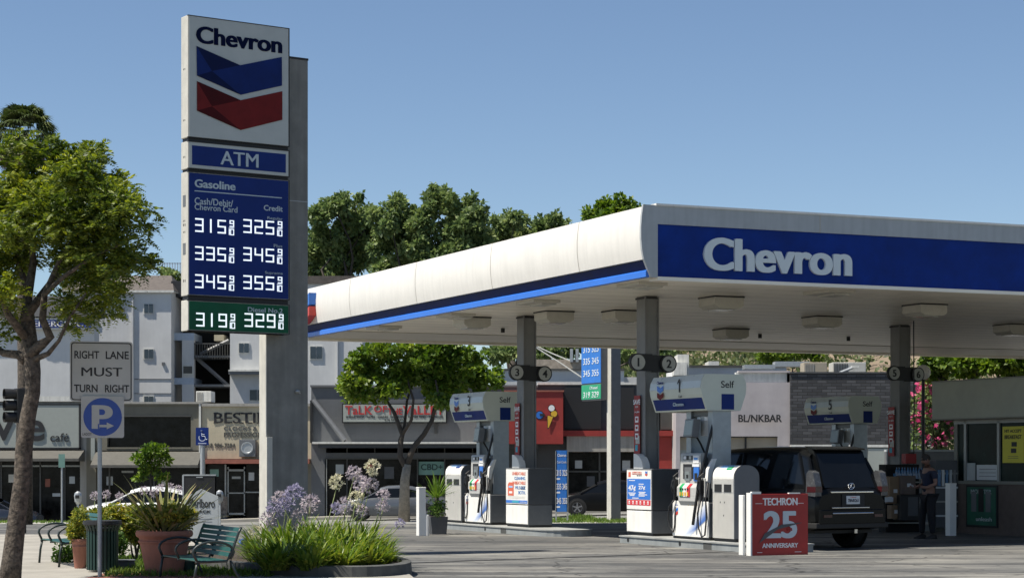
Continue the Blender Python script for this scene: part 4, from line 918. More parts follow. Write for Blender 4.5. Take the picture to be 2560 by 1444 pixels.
# mauve flowers seen behind the bush
for i, (fx,fy) in enumerate(((237,1238),(265,1235),(300,1240),(385,1232),(360,1225),(400,1218),(425,1216),(445,1222))):
    c = at(fx,fy,33.0+0.15*i)
    t = thing('agapanthus', ['pale agapanthus head above the bin rim','pale agapanthus head just right of the sign post','pale agapanthus head over the white bonnet','pale agapanthus head above the yellow bush','pale agapanthus head under the young tree','pale agapanthus head left of the tallest spiky leaf','pale agapanthus head right of the tallest spiky leaf','pale agapanthus head nearest the black board'][i], 'flowering plant', (c.x,c.y,0.05), 0, 'loose pale flower heads behind the bushes')
    umbel((0,0,c.z-0.05), 0.075, 'agap_mauve', t, (0.05,0,0), n=32); blades(14, 0.06, 0.6, 0.025, 1.0, 'agap_leaf', 'leaves', t, seed=100+i)
# small things on the ground
c = Vector((*gp(612,1378), 0)); t = thing('newspaper_box', 'small bright blue box standing behind the near bench', 'box', (c.x,c.y,0.05), TH)
f = MB(); f.prism([(-0.09,0),(-0.09,0.16),(0.0,0.19),(0.09,0.16),(0.09,0)], 'y', -0.07, 0.07, 'parking_blue'); f.obj('body', t, bevel=0.004); f = MB(); f.box(-0.095,-0.09,-0.05,0.05,0.03,0.14,'bright_blue'); f.obj('door', t)
c = Vector((*gp(306,1432), 0)); t = thing('valve_box', 'grey utility box low on the ground right of the litter bin', 'utility box', (c.x,c.y,0.05), 0.3)
f = MB(); f.box(-0.10,0.17,-0.10,0.10,0,0.13,'cab_grey'); f.obj('body', t, bevel=0.02); f = MB(); f.box(-0.11,0.18,-0.11,0.11,0.13,0.15,'cab_midgrey'); f.obj('lid', t, bevel=0.006)
t = thing('plant_tub', 'small dark green tub under the near bench', 'flower pot', (at(470,1440,28.4).x,28.4,0.05)); f = MB(); f.lathe([(0.08,0),(0.11,0.17),(0.12,0.17),(0.12,0.19),(0.09,0.19)], (0,0,0), 'bin_green', 20); f.obj('body', t)
blades(16, 0.05, 0.22, 0.02, 0.9, 'grass', 'leaves', t, seed=77, base=(0,0,0.17))

# grey pot with spiky palm near pump 3
Yg = 45.5; xg = at(1090,1300,Yg).x; hg = CH-(1290-HY)*Yg/F
t = thing('planter', 'dark grey square planter left of fuel pump 3', 'flower pot', (xg,Yg,0), TH); f = MB(); f.prism([(-0.17,0),(-0.21,hg),(0.21,hg),(0.17,0)], 'y', -0.2, 0.2, 'cab_grey'); f.obj('body', t, bevel=0.01); f = MB(); f.box(-0.18,0.18,-0.18,0.18,hg-0.02,hg+0.003,'soil'); f.obj('soil', t)
t = thing('spiky_palm', 'small spiky palm growing in the dark grey planter', 'plant', (xg,Yg,hg)); blades(70, 0.08, 0.62, 0.03, 0.35, 'grass', 'leaves', t, spread=1.3, seed=60, base=(0,0,0.42)); f = MB(); f.tube([(0,0,0),(0.02,0,0.45)], 0.05, 'bark', 8); f.obj('trunk', t)
bush(1095,1268,28,26,Yg-0.1,700,0.05,'bush_green','small dark bush at the rim of the dark grey planter',z0=hg)

# ---------------- trees in front ----------------
def pix_clumps(lst, Y, base, depth=0.8, jit=0.7):
    out = []
    for a in lst:
        c = at(a[0], a[1], Y); r_ = a[2]*Y/F; ry = (a[3] if len(a) > 3 else a[2])*Y/F
        out.append((c.x-base[0], c.y-base[1]+random.uniform(-jit,jit), c.z-base[2], r_, r_*depth, ry))
    return out
leafmat('feathery', [(0.025,0.05,0.012),(0.075,0.115,0.018),(0.19,0.23,0.028),(0.42,0.42,0.05)], 0.35, 0.5, 0.9)
Yt = 26.8; bt = (at(28,1444,Yt).x, Yt, 0.0)
t = thing('street_tree', 'leaning street tree with feathery green crown at the near pavement', 'tree', bt)
f = MB()
def tp(lst, Y, base, rs, m_, mb, n=9):
    mb.tube([(at(a,b_,Y).x-base[0], (c if c is not None else 0.0), at(a,b_,Y).z-base[2]) for a,b_,c in lst], rs, m_, n)
sc_ = Yt/F
tp([(22,1470,0),(30,1400,0),(42,1300,0),(55,1200,0),(60,1120,0),(70,1040,0),(82,980,0),(82,930,0),(74,880,0.05),(66,820,0.1),(64,760,0.1)], Yt, bt, [x*sc_ for x in (30,26,23,21,22,20,19,20,22,19,15)], 'bark', f, 12)
trk = f.obj('trunk', t, smooth=True)
f = MB()
for pts, rs in (([(70,890,0),(110,860,-.1),(132,845,-.15),(115,800,-.2),(120,740,-.2),(160,660,-.3),(200,590,-.2)], (18,16,14,12,10,8,4)),
    ([(80,900,0),(130,885,-.2),(160,855,-.3),(190,800,-.4),(235,740,-.5)], (11,8,6,5,3)),
    ([(64,900,0),(40,885,.1),(0,880,.2),(-50,850,.3)], (18,14,12,8)),
    ([(62,840,0),(30,790,-.2),(10,720,-.3),(-10,600,-.3)], (15,12,9,4)),
    ([(66,800,0),(60,740,.2),(70,650,.3),(60,560,.3),(70,450,.3)], (20,15,12,8,3)),
    ([(66,790,0),(100,720,.3),(150,640,.5),(230,560,.6),(300,500,.6)], (16,12,9,6,3)),
    ([(120,740,-.2),(180,700,-.5),(260,650,-.6),(330,620,-.6)], (9,7,5,3)),
    ([(60,720,.2),(20,640,.5),(0,520,.6)], (12,8,4))):
    tp(pts, Yt, bt, [x*sc_*0.8 for x in rs], 'bark', f, 7)
f.obj('limbs', t, smooth=True)
CLx = [(30,395,55),(85,375,45),(140,395,55),(200,415,60),(255,440,55),(310,480,55),(345,520,50),(15,470,65),(100,460,80),(190,490,80),(275,530,70),(330,570,60),(20,560,60),(100,560,70),(190,570,75),(270,600,70),(345,620,45),(375,525,30),(40,640,50),(-30,520,80),(-40,650,70),(150,640,60),(230,660,60),(300,680,55),(330,640,50),(30,720,50,40),(250,725,50),(215,770,45),(275,765,35),(180,800,30,25),(20,830,40,30),(350,690,30),(-60,760,60),(230,450,60),(60,500,60),(310,740,30,25)]
def fronds(clumps, n, L_, mname, parent, nl=8):
    out = []
    for c_ in clumps:
        for _ in range(7):
            v = Vector((random.gauss(0,1), random.gauss(0,1), random.gauss(0,1))).normalized()*random.uniform(0.4,1.0); q_ = random.uniform(0.22,0.42)
            out.append((c_[0]+v.x*c_[3], c_[1]+v.y*c_[4], c_[2]+v.z*c_[5], c_[3]*q_*1.3, c_[4]*q_*1.3, c_[5]*q_*0.8))
    clumps = out
    P0, d = clump_points(clumps, n, 0.25); D = unit(d*np.array([1,1,0.5])+rng.normal(size=(n,3))*0.45+np.array([0,0,0.10]))
    S = unit(np.cross(D, np.array([0,0,1.0])+rng.normal(size=(n,3))*0.25)); N = np.cross(S, D); Q = []
    for k in range(nl):
        u = (k+0.5)/nl; C0 = P0+D*L_*u-np.array([0,0,1.0])*L_*0.35*u*u
        for sg in (-1,1):
            dd = unit(S*sg+D*0.55+N*0.1); Ln = np.full(n, L_*0.34*math.sin(PI*(0.15+0.8*u))); Q.append(leaf_quads(C0, dd, Ln, Ln*0.42))
    return quads_obj('crown', np.concatenate(Q), mname, parent)
CL = [((a_[0]*0.93,)+tuple(a_[1:])) if a_[0] > 150 else a_ for a_ in CLx]
fronds(pix_clumps(CL, Yt, bt, 0.9, 0.8), 4700, 0.25, 'feathery', t)
# fan palm behind it
leafmat('palm_leaf', [(0.02,0.035,0.012),(0.05,0.075,0.02),(0.12,0.14,0.04)], 0.2); leafmat('palm_dead', [(0.10,0.07,0.04),(0.22,0.16,0.09),(0.33,0.25,0.15)], 0.2)
Yf = 56.0; c = at(58,335,Yf); bz = -0.1; t = thing('fan_palm', 'tall fan palm with dead brown skirt rising above the street tree', 'palm', (c.x,Yf,bz))
f = MB(); f.tube([(0.0,0,0),(0.05,0,4),(0,0,8),(0,0,c.z-bz)], [0.26,0.2,0.18,0.17], 'bark', 10); f.obj('trunk', t, smooth=True)
def fans(n, zlo, zhi, rad, mname, name):
    Q = []
    for i in range(n):
        az = random.uniform(0,2*PI); el = random.uniform(zlo,zhi); D = Vector((math.cos(az)*math.cos(el),math.sin(az)*math.cos(el),math.sin(el))); S = D.cross(Vector((0,0,1))).normalized(); N = S.cross(D)
        hub = Vector((0,0,c.z-bz))+D*rad*0.5
        for k in range(15):
            a = (k-7)/7*1.3; dd = D*math.cos(a)+S*math.sin(a); e_ = hub+dd*rad*0.62-Vector((0,0,1))*rad*0.16*(1+abs(a)); m_ = hub+dd*rad*0.38; sdv = (S*math.cos(a)-D*math.sin(a))*rad*0.035
            Q += [tuple(hub), tuple(m_+sdv), tuple(e_), tuple(m_-sdv)]
    quads_obj(name, np.array(Q), mname, t)
fans(46, -0.25, 1.4, 0.95, 'palm_leaf', 'crown'); fans(30, -1.3, -0.45, 0.95, 'palm_dead', 'dead_fronds')
# parking meters and thin signs across the lot
def meter(px_, py_, Y, label):
    c = at(px_,py_,Y); zg = ground_z(c.x,Y); t = thing('parking_meter', label, 'parking meter', (c.x,Y,zg), 0, 'parking meters along the street')
    f = MB(); f.tube([(0,0,0),(0,0,c.z-zg-0.15)], 0.035, 'galv', 8); f.obj('pole', t)
    f = MB(); f.lathe([(0.05,-0.2),(0.10,-0.12),(0.12,0.05),(0.10,0.14),(0.04,0.19),(0.005,0.2)], (0,0,c.z-zg), 'galv', 14); f.box(-0.06,0.06,-0.125,-0.10,c.z-zg-0.02,c.z-zg+0.08,'black'); f.obj('head', t)
meter(195,1243,62,'parking meter with domed head left of the sign post'); meter(549,1240,62,'parking meter with domed head right of the white house shaped sign')
Yz = 58; c = at(155,1150,Yz); zg = ground_z(c.x,Yz); t = thing('street_sign', 'thin pale post with small green plate behind the far bench', 'sign', (c.x,Yz,zg))
f = MB(); f.tube([(0,0,0),(0,0,c.z-zg)], 0.03, 'galv', 8); f.obj('post', t); f = MB(); mat('plate_green', (0.16,0.30,0.26), 0.5, vary=0.1); f.box(-0.09,0.09,-0.04,-0.03,c.z-zg-0.2,c.z-zg+0.18,'plate_green'); f.obj('plate', t)
# disabled parking post, black board, white house shaped poster
Yh = 45; c = at(506,1090,Yh); t = thing('disabled_parking_sign', 'steel post carrying a blue wheelchair parking plate', 'sign', (c.x,Yh,0)); s = Yh/F
f = MB(); f.tube([(0,0.03,0),(0,0.03,c.z+0.1)], 0.055, 'galv', 10); f.obj('post', t)
f = MB(); f.box(-16*s,16*s,-0.03,-0.02,c.z-22*s,c.z+22*s,'sign_blue'); p = f.obj('plate', t); f = MB(); mat('symbol', (0.45,0.50,0.62), 0.5, vary=0)
f.lathe([(0.02,0),(0.02,0.01)], (0,0,0), 'symbol', 8); f = MB(); k = 20
for j in range(15):
    a0, a1 = R(150+j*16), R(150+(j+1)*16); r0, r1 = 0.062, 0.082
    f.add([(0.0+r0*math.cos(a0),-0.032,c.z-0.03+r0*math.sin(a0)),(r1*math.cos(a0),-0.032,c.z-0.03+r1*math.sin(a0)),(r1*math.cos(a1),-0.032,c.z-0.03+r1*math.sin(a1)),(r0*math.cos(a1),-0.032,c.z-0.03+r0*math.sin(a1))], [(0,1,2,3)], 'symbol')
for (x0,z0,x1,z1) in ((-0.01,0.06,-0.005,-0.01),(-0.01,0.03,0.05,0.02),(-0.005,-0.015,0.06,-0.02),(0.06,-0.02,0.085,-0.09),(0.085,-0.09,0.11,-0.085)): f.tube([(x0,-0.035,c.z+z0+0.02),(x1,-0.035,c.z+z1+0.02)], 0.010, 'symbol', 6)
f.tube([(-0.01,-0.035,c.z+0.12),(-0.01,-0.035,c.z+0.13)], 0.022, 'symbol', 8); f.box(-0.09,0.09,-0.034,-0.03,c.z-0.165,c.z-0.145,'symbol'); f.obj('wheelchair_symbol', p)
c0 = at(458,1258,44.0); c1 = at(540,1186,44.0); t = thing('notice_board', 'black framed board leaning behind the white house shaped sign', 'board', ((c0.x+c1.x)/2,44.0,0))
h_ = (c1.x-c0.x)/2; f = MB(); f.box(-h_,h_,0,0.06,c0.z-0.5,c1.z,'black'); f.obj('panel', t); f = MB(); f.box(-h_-0.02,-h_+0.015,-0.01,0.06,0.0,c1.z,'galv'); f.box(-h_,h_,-0.008,0.0,c1.z-0.02,c1.z+0.01,'galv'); f.box(h_-0.02,h_,0,0.05,0,c1.z,'black'); f.box(-0.07,0.07,-0.012,0,c1.z-0.06,c1.z-0.04,'galv'); f.obj('frame', t)
mat('poster_grey', (0.40,0.43,0.44), 0.6, vary=0.08)
Yj = 40; s = Yj/F; c = at(503,1310,Yj); t = thing('poster_stand', 'pale house shaped cigarette poster stand behind the near bench', 'sign', (c.x,Yj,0)); z = lambda y: CH+(HY-y)*s
X = lambda a: (a-503)*s
f = MB(); f.prism([(X(461),0.0),(X(545),0.0),(X(545),z(1240)),(X(503),z(1221)),(X(461),z(1243))], 'y', 0, 0.04, 'poster_grey'); p = f.obj('panel', t)
f = MB(); f.text('Marlboro', (X(504),-0.001,z(1257)), 'y-', 'black_text', w=66*s, h=22*s, depth=0.004, bold=0.03); f.text('BLACK', (X(505),-0.001,z(1278)), 'y-', 'black_text', w=44*s, h=7*s, depth=0.004, bold=0.03)
for yy in (1296,1303): f.box(X(475),X(530),-0.003,0,z(yy)-0.004,z(yy)+0.004,'cab_midgrey')
f.obj('lettering', p); f = MB(); f.box(X(545)+0.01,X(551),0.0,0.04,0.1,z(1262),'poster_grey'); f.obj('side_panel', t)
# ---------------- shops across the street ----------------
mat('cafe_wall', (0.33,0.32,0.29), 0.8, vary=0.12, scale=1.5, streak=0.2); mat('cafe_panel', (0.30,0.325,0.30), 0.6, vary=0.05)
mat('parapet_white', (0.62,0.62,0.58), 0.7, vary=0.1, streak=0.2); mat('brown_wall', (0.17,0.16,0.125), 0.85, vary=0.15, scale=0.8, streak=0.06)
mat('awning', (0.10,0.097,0.085), 0.8, vary=0.12, scale=2, streak=0.15); mat('cream_wall', (0.48,0.43,0.31), 0.8, vary=0.15, scale=0.8, streak=0.08)
mat('grey_wall', (0.125,0.132,0.14), 0.85, vary=0.14, scale=0.6, streak=0.05); mat('dark_wall', (0.055,0.06,0.065), 0.8, vary=0.2, scale=1)
mat('lilac_wall', (0.40,0.375,0.385), 0.85, vary=0.12, scale=0.9, streak=0.04); mat('shop_red', (0.28,0.028,0.022), 0.6, vary=0.18, scale=1.5)
mat('beige_blind', (0.34,0.30,0.23), 0.8, vary=0.1, scale=2); mat('red_ledge', (0.28,0.10,0.07), 0.8, vary=0.3, scale=2)
mat('apt_wall', (0.56,0.57,0.57), 0.8, vary=0.14, scale=0.35, streak=0.04); mat('apt_blue', (0.40,0.47,0.56), 0.8, vary=0.1); mat('roof_brown', (0.11,0.095,0.085), 0.9, vary=0.3, scale=5)
mat('roof_dark', (0.035,0.038,0.045), 0.9, vary=0.3, scale=3); mat('navy_sign', (0.01,0.04,0.25), 0.6, vary=0.05)
mat('shop_glass', (0.016,0.016,0.015), 0.18, vary=0.9, scale=1.6, spec=0.15); glassmat('window_glass', (0.05,0.07,0.09), 0.1); mat('frame_dark', (0.06,0.06,0.055), 0.5, vary=0.1); mat('frame_alu', (0.28,0.29,0.28), 0.4, vary=0.1, metal=0.3)
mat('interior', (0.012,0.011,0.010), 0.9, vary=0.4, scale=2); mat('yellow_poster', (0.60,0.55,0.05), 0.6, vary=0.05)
m = mat('black_brick', (0.045,0.047,0.05), 0.7, vary=0.35, scale=4); n = m.node_tree; b = n.nodes['Principled BSDF']; tc = n.nodes.new('ShaderNodeTexCoord')
mp = n.nodes.new('ShaderNodeMapping'); mp.inputs['Rotation'].default_value = (R(90),0,0); n.links.new(tc.outputs['Object'], mp.inputs['Vector'])
bt_ = n.nodes.new('ShaderNodeTexBrick'); bt_.inputs['Scale'].default_value = 1.0; bt_.inputs['Brick Width'].default_value = 0.42; bt_.inputs['Row Height'].default_value = 0.13; bt_.inputs['Mortar Size'].default_value = 0.012
bt_.inputs['Color1'].default_value = (0.03,0.032,0.036,1); bt_.inputs['Color2'].default_value = (0.085,0.088,0.095,1); bt_.inputs['Mortar'].default_value = (0.012,0.012,0.013,1); bt_.inputs['Bias'].default_value = -0.3
n.links.new(mp.outputs[0], bt_.inputs['Vector']); n.links.new(bt_.outputs['Color'], b.inputs['Base Color']); bp = n.nodes.new('ShaderNodeBump'); bp.inputs['Distance'].default_value = 0.03; n.links.new(bt_.outputs['Fac'], bp.inputs['Height']); bp.invert = True; n.links.new(bp.outputs[0], b.inputs['Normal'])
class Bl:
    """a building: a thing whose parts are given by where their edges stand in the photograph, at the building's own distance"""
    def __init__(s, name, label, cat, px0, px1, Y, group=None):
        s.Y = Y; c = at((px0+px1)/2, HY, Y); s.z = ground_z(c.x, Y)-0.3; s.o = Vector((c.x, Y, s.z)); s.t = thing(name, label, cat, s.o, 0, group)
    def mb(s): f = MB(); f.xf = Matrix.Translation(-s.o); return f
    def box(s, f, px0, px1, y0, y1, dy0, dy1, m):
        Y = s.Y; a = at(px0, y0, Y); b_ = at(px1, y1, Y); f.box(a.x, b_.x, Y+dy0, Y+dy1, b_.z if y1 is not None else s.z, a.z, m); return f
    def part(s, name, lst, bevel=0, parent=None):
        f = s.mb()
        for a in lst: s.box(f, *a)
        return f.obj(name, parent or s.t, bevel=bevel)
    def text(s, f, txt, px0, px1, y0, y1, dy, m, bold=0.015, depth=0.03):
        a = at(px0,y1,s.Y); b_ = at(px1,y0,s.Y); f.text(txt, (a.x, s.Y+dy, a.z), 'y-', m, w=b_.x-a.x, h=b_.z-a.z, depth=depth, bold=bold, align='l', valign='b')
G = 1330  # below every shop's base
# cafe
B1 = Bl('cafe_building', 'low grey cafe with big pale sign panel behind the street tree', 'building', -80, 215, 90, 'low shops across the street')
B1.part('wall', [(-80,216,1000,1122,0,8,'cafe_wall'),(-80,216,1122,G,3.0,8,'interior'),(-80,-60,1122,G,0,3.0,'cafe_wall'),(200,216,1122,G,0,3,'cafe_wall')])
B1.part('parapet', [(-80,218,990,1003,-0.15,8.1,'parapet_white')])
sp = B1.part('sign_panel', [(-80,201,1012,1119,-0.16,-0.01,'cafe_panel')], bevel=0.02); B1.part('sign_border', [(199,203,1010,1121,-0.18,-0.02,'black'),(-80,203,1118,1122,-0.18,-0.02,'black'),(-80,203,1009,1012,-0.18,-0.02,'black')], parent=sp)
f = B1.mb(); B1.text(f,'v',-14,37,1052,1100,-0.17,'black_text',0.02); B1.text(f,'e',68,114,1050,1102,-0.17,'black_text',0.02); B1.text(f,'café',128,174,1082,1103,-0.17,'black_text',0.0); f.obj('lettering', sp)
def awn(Bx, px0, px1, y0, y1, out, m='awning'):
    f = Bx.mb(); a = at(px0,y0,Bx.Y); b_ = at(px1,y1,Bx.Y); Y = Bx.Y
    f.prism([(Y-0.02,a.z),(Y-out,b_.z+0.12),(Y-out,b_.z),(Y-0.02,b_.z)], 'x', a.x, b_.x, m); f.obj('awning', Bx.t)
awn(B1,-80,212,1123,1152,1.3)
B1.part('window_frame', [(-80,200,1162,1166,0.05,0.12,'frame_alu'),(0,4,1150,G,0.05,0.15,'frame_dark'),(98,102,1150,G,0.05,0.15,'frame_dark'),(160,163,1150,G,0.05,0.15,'frame_dark')]); B1.part('window', [(-60,200,1152,G,0.12,0.16,'shop_glass')])
# brown shop
B2 = Bl('brown_shop', 'low brown shop with long dark window band behind the parking plate', 'building', 216, 505, 90, 'low shops across the street')
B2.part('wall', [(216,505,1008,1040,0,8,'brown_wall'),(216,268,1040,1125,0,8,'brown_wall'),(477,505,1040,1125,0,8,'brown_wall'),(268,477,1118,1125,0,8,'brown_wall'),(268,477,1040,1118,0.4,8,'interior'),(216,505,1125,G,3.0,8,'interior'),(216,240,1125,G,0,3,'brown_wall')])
B2.part('parapet', [(216,507,1004,1009,-0.12,8.1,'cafe_wall'),(216,507,1009,1013,-0.06,0,'brown_wall')])
B2.part('downpipe', [(498,503,1008,1160,-0.1,0,'parapet_white')]); B2.part('downpipe', [(228,238,1094,1150,-0.1,0,'cafe_panel')]); B2.part('window', [(268,477,1040,1118,0.30,0.36,'shop_glass')]); B2.part('window_frame', [(266,479,1037,1041,-0.03,0.3,'frame_dark'),(266,479,1117,1121,-0.03,0.3,'brown_wall'),(268,272,1165,G,0.3,0.4,'frame_dark'),(380,384,1165,G,0.3,0.4,'frame_dark')])
awn(B2,240,505,1128,1168,1.2); B2.part('shop_front', [(242,503,1168,G,0.4,0.5,'shop_glass')])
# cream shop
B3 = Bl('clock_shop', 'cream painted clock repair shop left of the price sign column', 'building', 505, 778, 90, 'low shops across the street')
B3.part('wall', [(505,778,1014,1146,0,8,'cream_wall'),(505,778,1146,G,2.5,8,'interior'),(668,778,1146,G,0,2.5,'brown_wall'),(505,512,1146,G,0,2.5,'brown_wall')])
B3.part('parapet', [(505,780,1008,1015,-0.12,8.1,'cafe_wall')]); B3.part('ledge', [(507,776,1147,1158,-0.5,0,'red_ledge')])
f = B3.mb(); B3.text(f,'BESTIME',535,700,1031,1057,-0.005,'black_text',0.03,0.02); B3.text(f,'CLOCKS & WATCHES',560,730,1065,1076,-0.005,'cab_grey',0.0,0.02); B3.text(f,'PROFESSIONAL SERVICE',560,745,1080,1092,-0.005,'frame_dark',0.01,0.02); B3.text(f,'818 986-7284',512,587,1107,1118,-0.005,'frame_dark',0.0,0.02)
for a in (536,566,600,622,644): B3.box(f, a-2, a+9, 1055, 1057.5, -0.03, 0, 'black_text'); B3.box(f, a-2, a+9, 1030.5, 1032.5, -0.03, 0, 'black_text')
f.obj('lettering', B3.t)
B3.part('door', [(567,570,1166,1288,0.2,0.3,'frame_alu'),(608,611,1166,1288,0.2,0.3,'frame_alu'),(567,611,1172,1177,0.2,0.3,'frame_alu'),(567,611,1230,1233,0.2,0.3,'frame_alu'),(567,611,1281,1286,0.2,0.3,'frame_alu'),(570,608,1177,1281,0.24,0.27,'shop_glass')])
B3.part('window', [(512,560,1160,1240,0.24,0.28,'shop_glass'),(614,668,1160,G,0.24,0.28,'shop_glass')]); B3.part('window_frame', [(560,564,1160,1240,0.2,0.3,'frame_alu'),(650,653,1160,G,0.2,0.3,'frame_alu'),(612,668,1228,1231,0.2,0.3,'frame_alu')]); mat('stone', (0.20,0.17,0.14), 0.9, vary=0.6, scale=7, bump=1, bscale=12)
B3.part('stone_base', [(545,567,1240,G,0.05,0.5,'stone'),(645,668,1240,G,0.05,0.5,'stone')]); B3.part('air_conditioner', [(601,642,1098,1141,-0.45,-0.01,'cab_midgrey')], bevel=0.02)
f = B3.mb(); a = at(621,1119,90); f.xf = Matrix.Translation(Vector((a.x,90-0.45,a.z))-B3.o) @ Matrix.Rotation(R(90),4,'X'); f.lathe([(0.24,0),(0.27,0.01),(0.27,0.03),(0.22,0.03),(0.20,0.005)], (0,0,0), 'galv', 20); f.obj('fan_ring', B3.t)
B3.part('notice', [(650,662,1100,1126,-0.02,0,'key_white')])
# grey shop with the red lettered sign
B4 = Bl('vape_shop', 'dark grey shop with red lettered white sign behind the round crowned tree', 'building', 778, 1345, 90, 'low shops across the street')
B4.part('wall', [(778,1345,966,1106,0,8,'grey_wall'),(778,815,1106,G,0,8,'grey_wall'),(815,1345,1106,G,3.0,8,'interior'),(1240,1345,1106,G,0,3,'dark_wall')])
B4.part('parapet', [(776,1345,962,967,-0.1,8.1,'grey_wall')]); B4.part('canopy_ledge', [(786,1345,1104,1109,-1.0,0.0,'parapet_white'),(800,1345,1109,1119,-0.9,0,'dark_wall')])
B4.part('transom', [(815,1240,1131,1146,0.0,0.1,'cab_grey')]); B4.part('window', [(817,1240,1146,G,0.3,0.34,'shop_glass')]); B4.part('window_frame', [(812,817,1146,G,0.0,0.4,'frame_alu')]+[(x_,x_+2.5,1119,G,0.05,0.3,'frame_dark') for x_ in (866,935,1042,1110,1180)]+[(815,1240,1144,1147,-0.02,0.3,'frame_dark')])
sp = B4.part('sign_panel', [(856,1118,1008,1057,-0.22,-0.02,'black'),(859,1115,1011,1054,-0.24,-0.2,'cafe_panel')], bevel=0.0)
f = B4.mb(); mat('talk_red', (0.42,0.03,0.03), 0.5, vary=0.08)
for (tx,a_,b_,c_,d_) in (('TaLK',864,932,1014,1036),('OF',936,968,1014,1030),('THE',970,1006,1020,1036),('VaLLEY',1008,1112,1014,1036)): B4.text(f,tx,a_,b_,c_,d_,-0.245,'talk_red',0.012,0.02)
B4.text(f,'SMOKE SHOP · VAPES · CIGARS · HOOKAHS · WATER PIPES · TOBACCO',866,1108,1039,1044,-0.245,'black_text',0.0,0.01); B4.text(f,'818 501-7474',962,1012,1047,1051,-0.245,'black_text',0.0,0.01); f.obj('lettering', sp)
f = B4.mb(); a = at(784,1000,90); b_ = at(866,1101,90); f.tube([(a.x,89.9,a.z),(b_.x,89.3,b_.z)], 0.11, 'cab_midgrey', 8); f.obj('brace', B4.t)
f = B4.mb(); B4.box(f,1046,1112,1153,1186,0.2,0.28,'plate_green'); B4.text(f,'CBD+',1052,1106,1159,1174,0.19,'bin_green',0.01,0.01); f.obj('window_sign', B4.t)
f = B4.mb(); B4.box(f,1086,1093,1057,1083,-0.08,-0.02,'frame_dark'); f.obj('conduit', B4.t); f = B4.mb(); B4.box(f,776,781,1000,1106,-0.15,-0.02,'black'); f.obj('conduit', B4.t)
# red sign box and dark building
B5 = Bl('ice_cream_shop', 'dark shop front with red projecting sign box and red bands', 'building', 1250, 1690, 89, 'low shops across the street')
B5.part('wall', [(1345,1655,958,1076,1.0,9,'dark_wall'),(1345,1690,1132,G,3.5,9,'interior'),(1345,1420,1076,G,1,3,'dark_wall'),(1610,1690,958,1300,1.0,3,'dark_wall')])
[B5.part('dark_panel', [a]) for a in [(1412,1505,966,1071,0.85,0.99,'black'),(1544,1588,966,1071,0.85,0.99,'black'),(1655,1683,1000,1072,0.85,0.99,'frame_dark')]]; B5.part('parapet', [(1345,1690,953,959,0.9,9,'parapet_white')])
B5.part('red_band', [(1345,1690,1075,1089,0.6,1.0,'shop_red')]); B5.part('grey_band', [(1418,1612,1089,1128,0.7,1.0,'cafe_wall')]); B5.part('window', [(1420,1612,1128,G,1.4,1.5,'shop_glass')]); B5.part('window_frame', [(1420,1612,1176,1180,1.3,1.4,'frame_dark'),(1500,1504,1128,G,1.3,1.4,'frame_dark')])
B5.part('red_door', [(1650,1686,1090,1240,0.8,1.0,'shop_red')]); B5.part('white_pilaster', [(1684,1690,990,1300,0.7,1.0,'parapet_white')])
sb = B5.part('sign_box', [(1256,1407,980,1109,-0.6,0.9,'shop_red'),(1254,1409,976,980,-0.65,0.95,'red_ledge')]); f = B5.mb()
def bdisc(f, px_, py_, r_, dy, m, k=20):
    c = at(px_,py_,89+dy); r_ *= 89/F; f.add([(c.x+r_*math.cos(2*PI*j/k),89+dy,c.z+r_*math.sin(2*PI*j/k)) for j in range(k)], [tuple(range(k))], m)
bdisc(f,1368,1030,10.5,-0.61,'banner_red'); bdisc(f,1379,1019.5,9,-0.63,'black_text'); bdisc(f,1379,1019.5,7.5,-0.64,'key_white'); bdisc(f,1385,1033.5,9,-0.62,'black_text'); bdisc(f,1385,1033.5,7.8,-0.635,'key_yellow')
for (pts, m_, dy) in (([(1367,1038),(1384,1041),(1371,1072),(1368,1072)],'black_text',-0.645),([(1368.5,1039),(1382,1042),(1371,1069),(1369,1069)],'key_yellow',-0.655)):
    f.add([(at(a,b_,89).x,89+dy,at(a,b_,89).z) for a,b_ in pts][::-1], [(0,1,2,3)], m_)
bdisc(f,1349,1037,11,-0.61,'black_text'); bdisc(f,1349,1037,9,-0.62,'bright_blue'); B5.box(f,1349,1361,1034,1040,-0.64,-0.62,'black_text'); f.obj('ice_cream_cone', sb)
# lilac shop
B6 = Bl('lash_shop', 'pale lilac shop with short black raised lettering left of the brick wall', 'building', 1690, 1975, 88, 'low shops across the street')
B6.part('wall', [(1690,1975,955,1092,0,8,'lilac_wall'),(1944,1975,1092,G,0,8,'lilac_wall'),(1690,1700,1092,G,0,8,'lilac_wall'),(1700,1944,1092,G,0.8,8,'interior')])
B6.part('parapet', [(1840,1976,930,956,0.1,0.5,'parapet_white'),(1690,1842,950,956,0.0,8,'parapet_white'),(1968,1976,928,956,0.1,8,'parapet_white'),(1846,1976,926,931,0.0,0.6,'lilac_wall')])
B6.part('window', [(1700,1944,1092,1124,0.2,0.3,'beige_blind'),(1700,1944,1124,G,0.2,0.3,'cafe_panel')]); B6.part('window_frame', [(1863,1867,1092,1124,0.1,0.2,'black'),(1700,1944,1090,1093,0.0,0.2,'frame_dark')])
f = B6.mb(); B6.text(f,'BL/NKBAR',1844,1953,1036,1055,-0.25,'black_text',0.025,0.06); f.obj('lettering', B6.t); f = B6.mb(); B6.text(f,'the Lash Loft',1792,1868,1124,1142,0.19,'black_text',0.01,0.01); f.obj('window_lettering', B6.t)
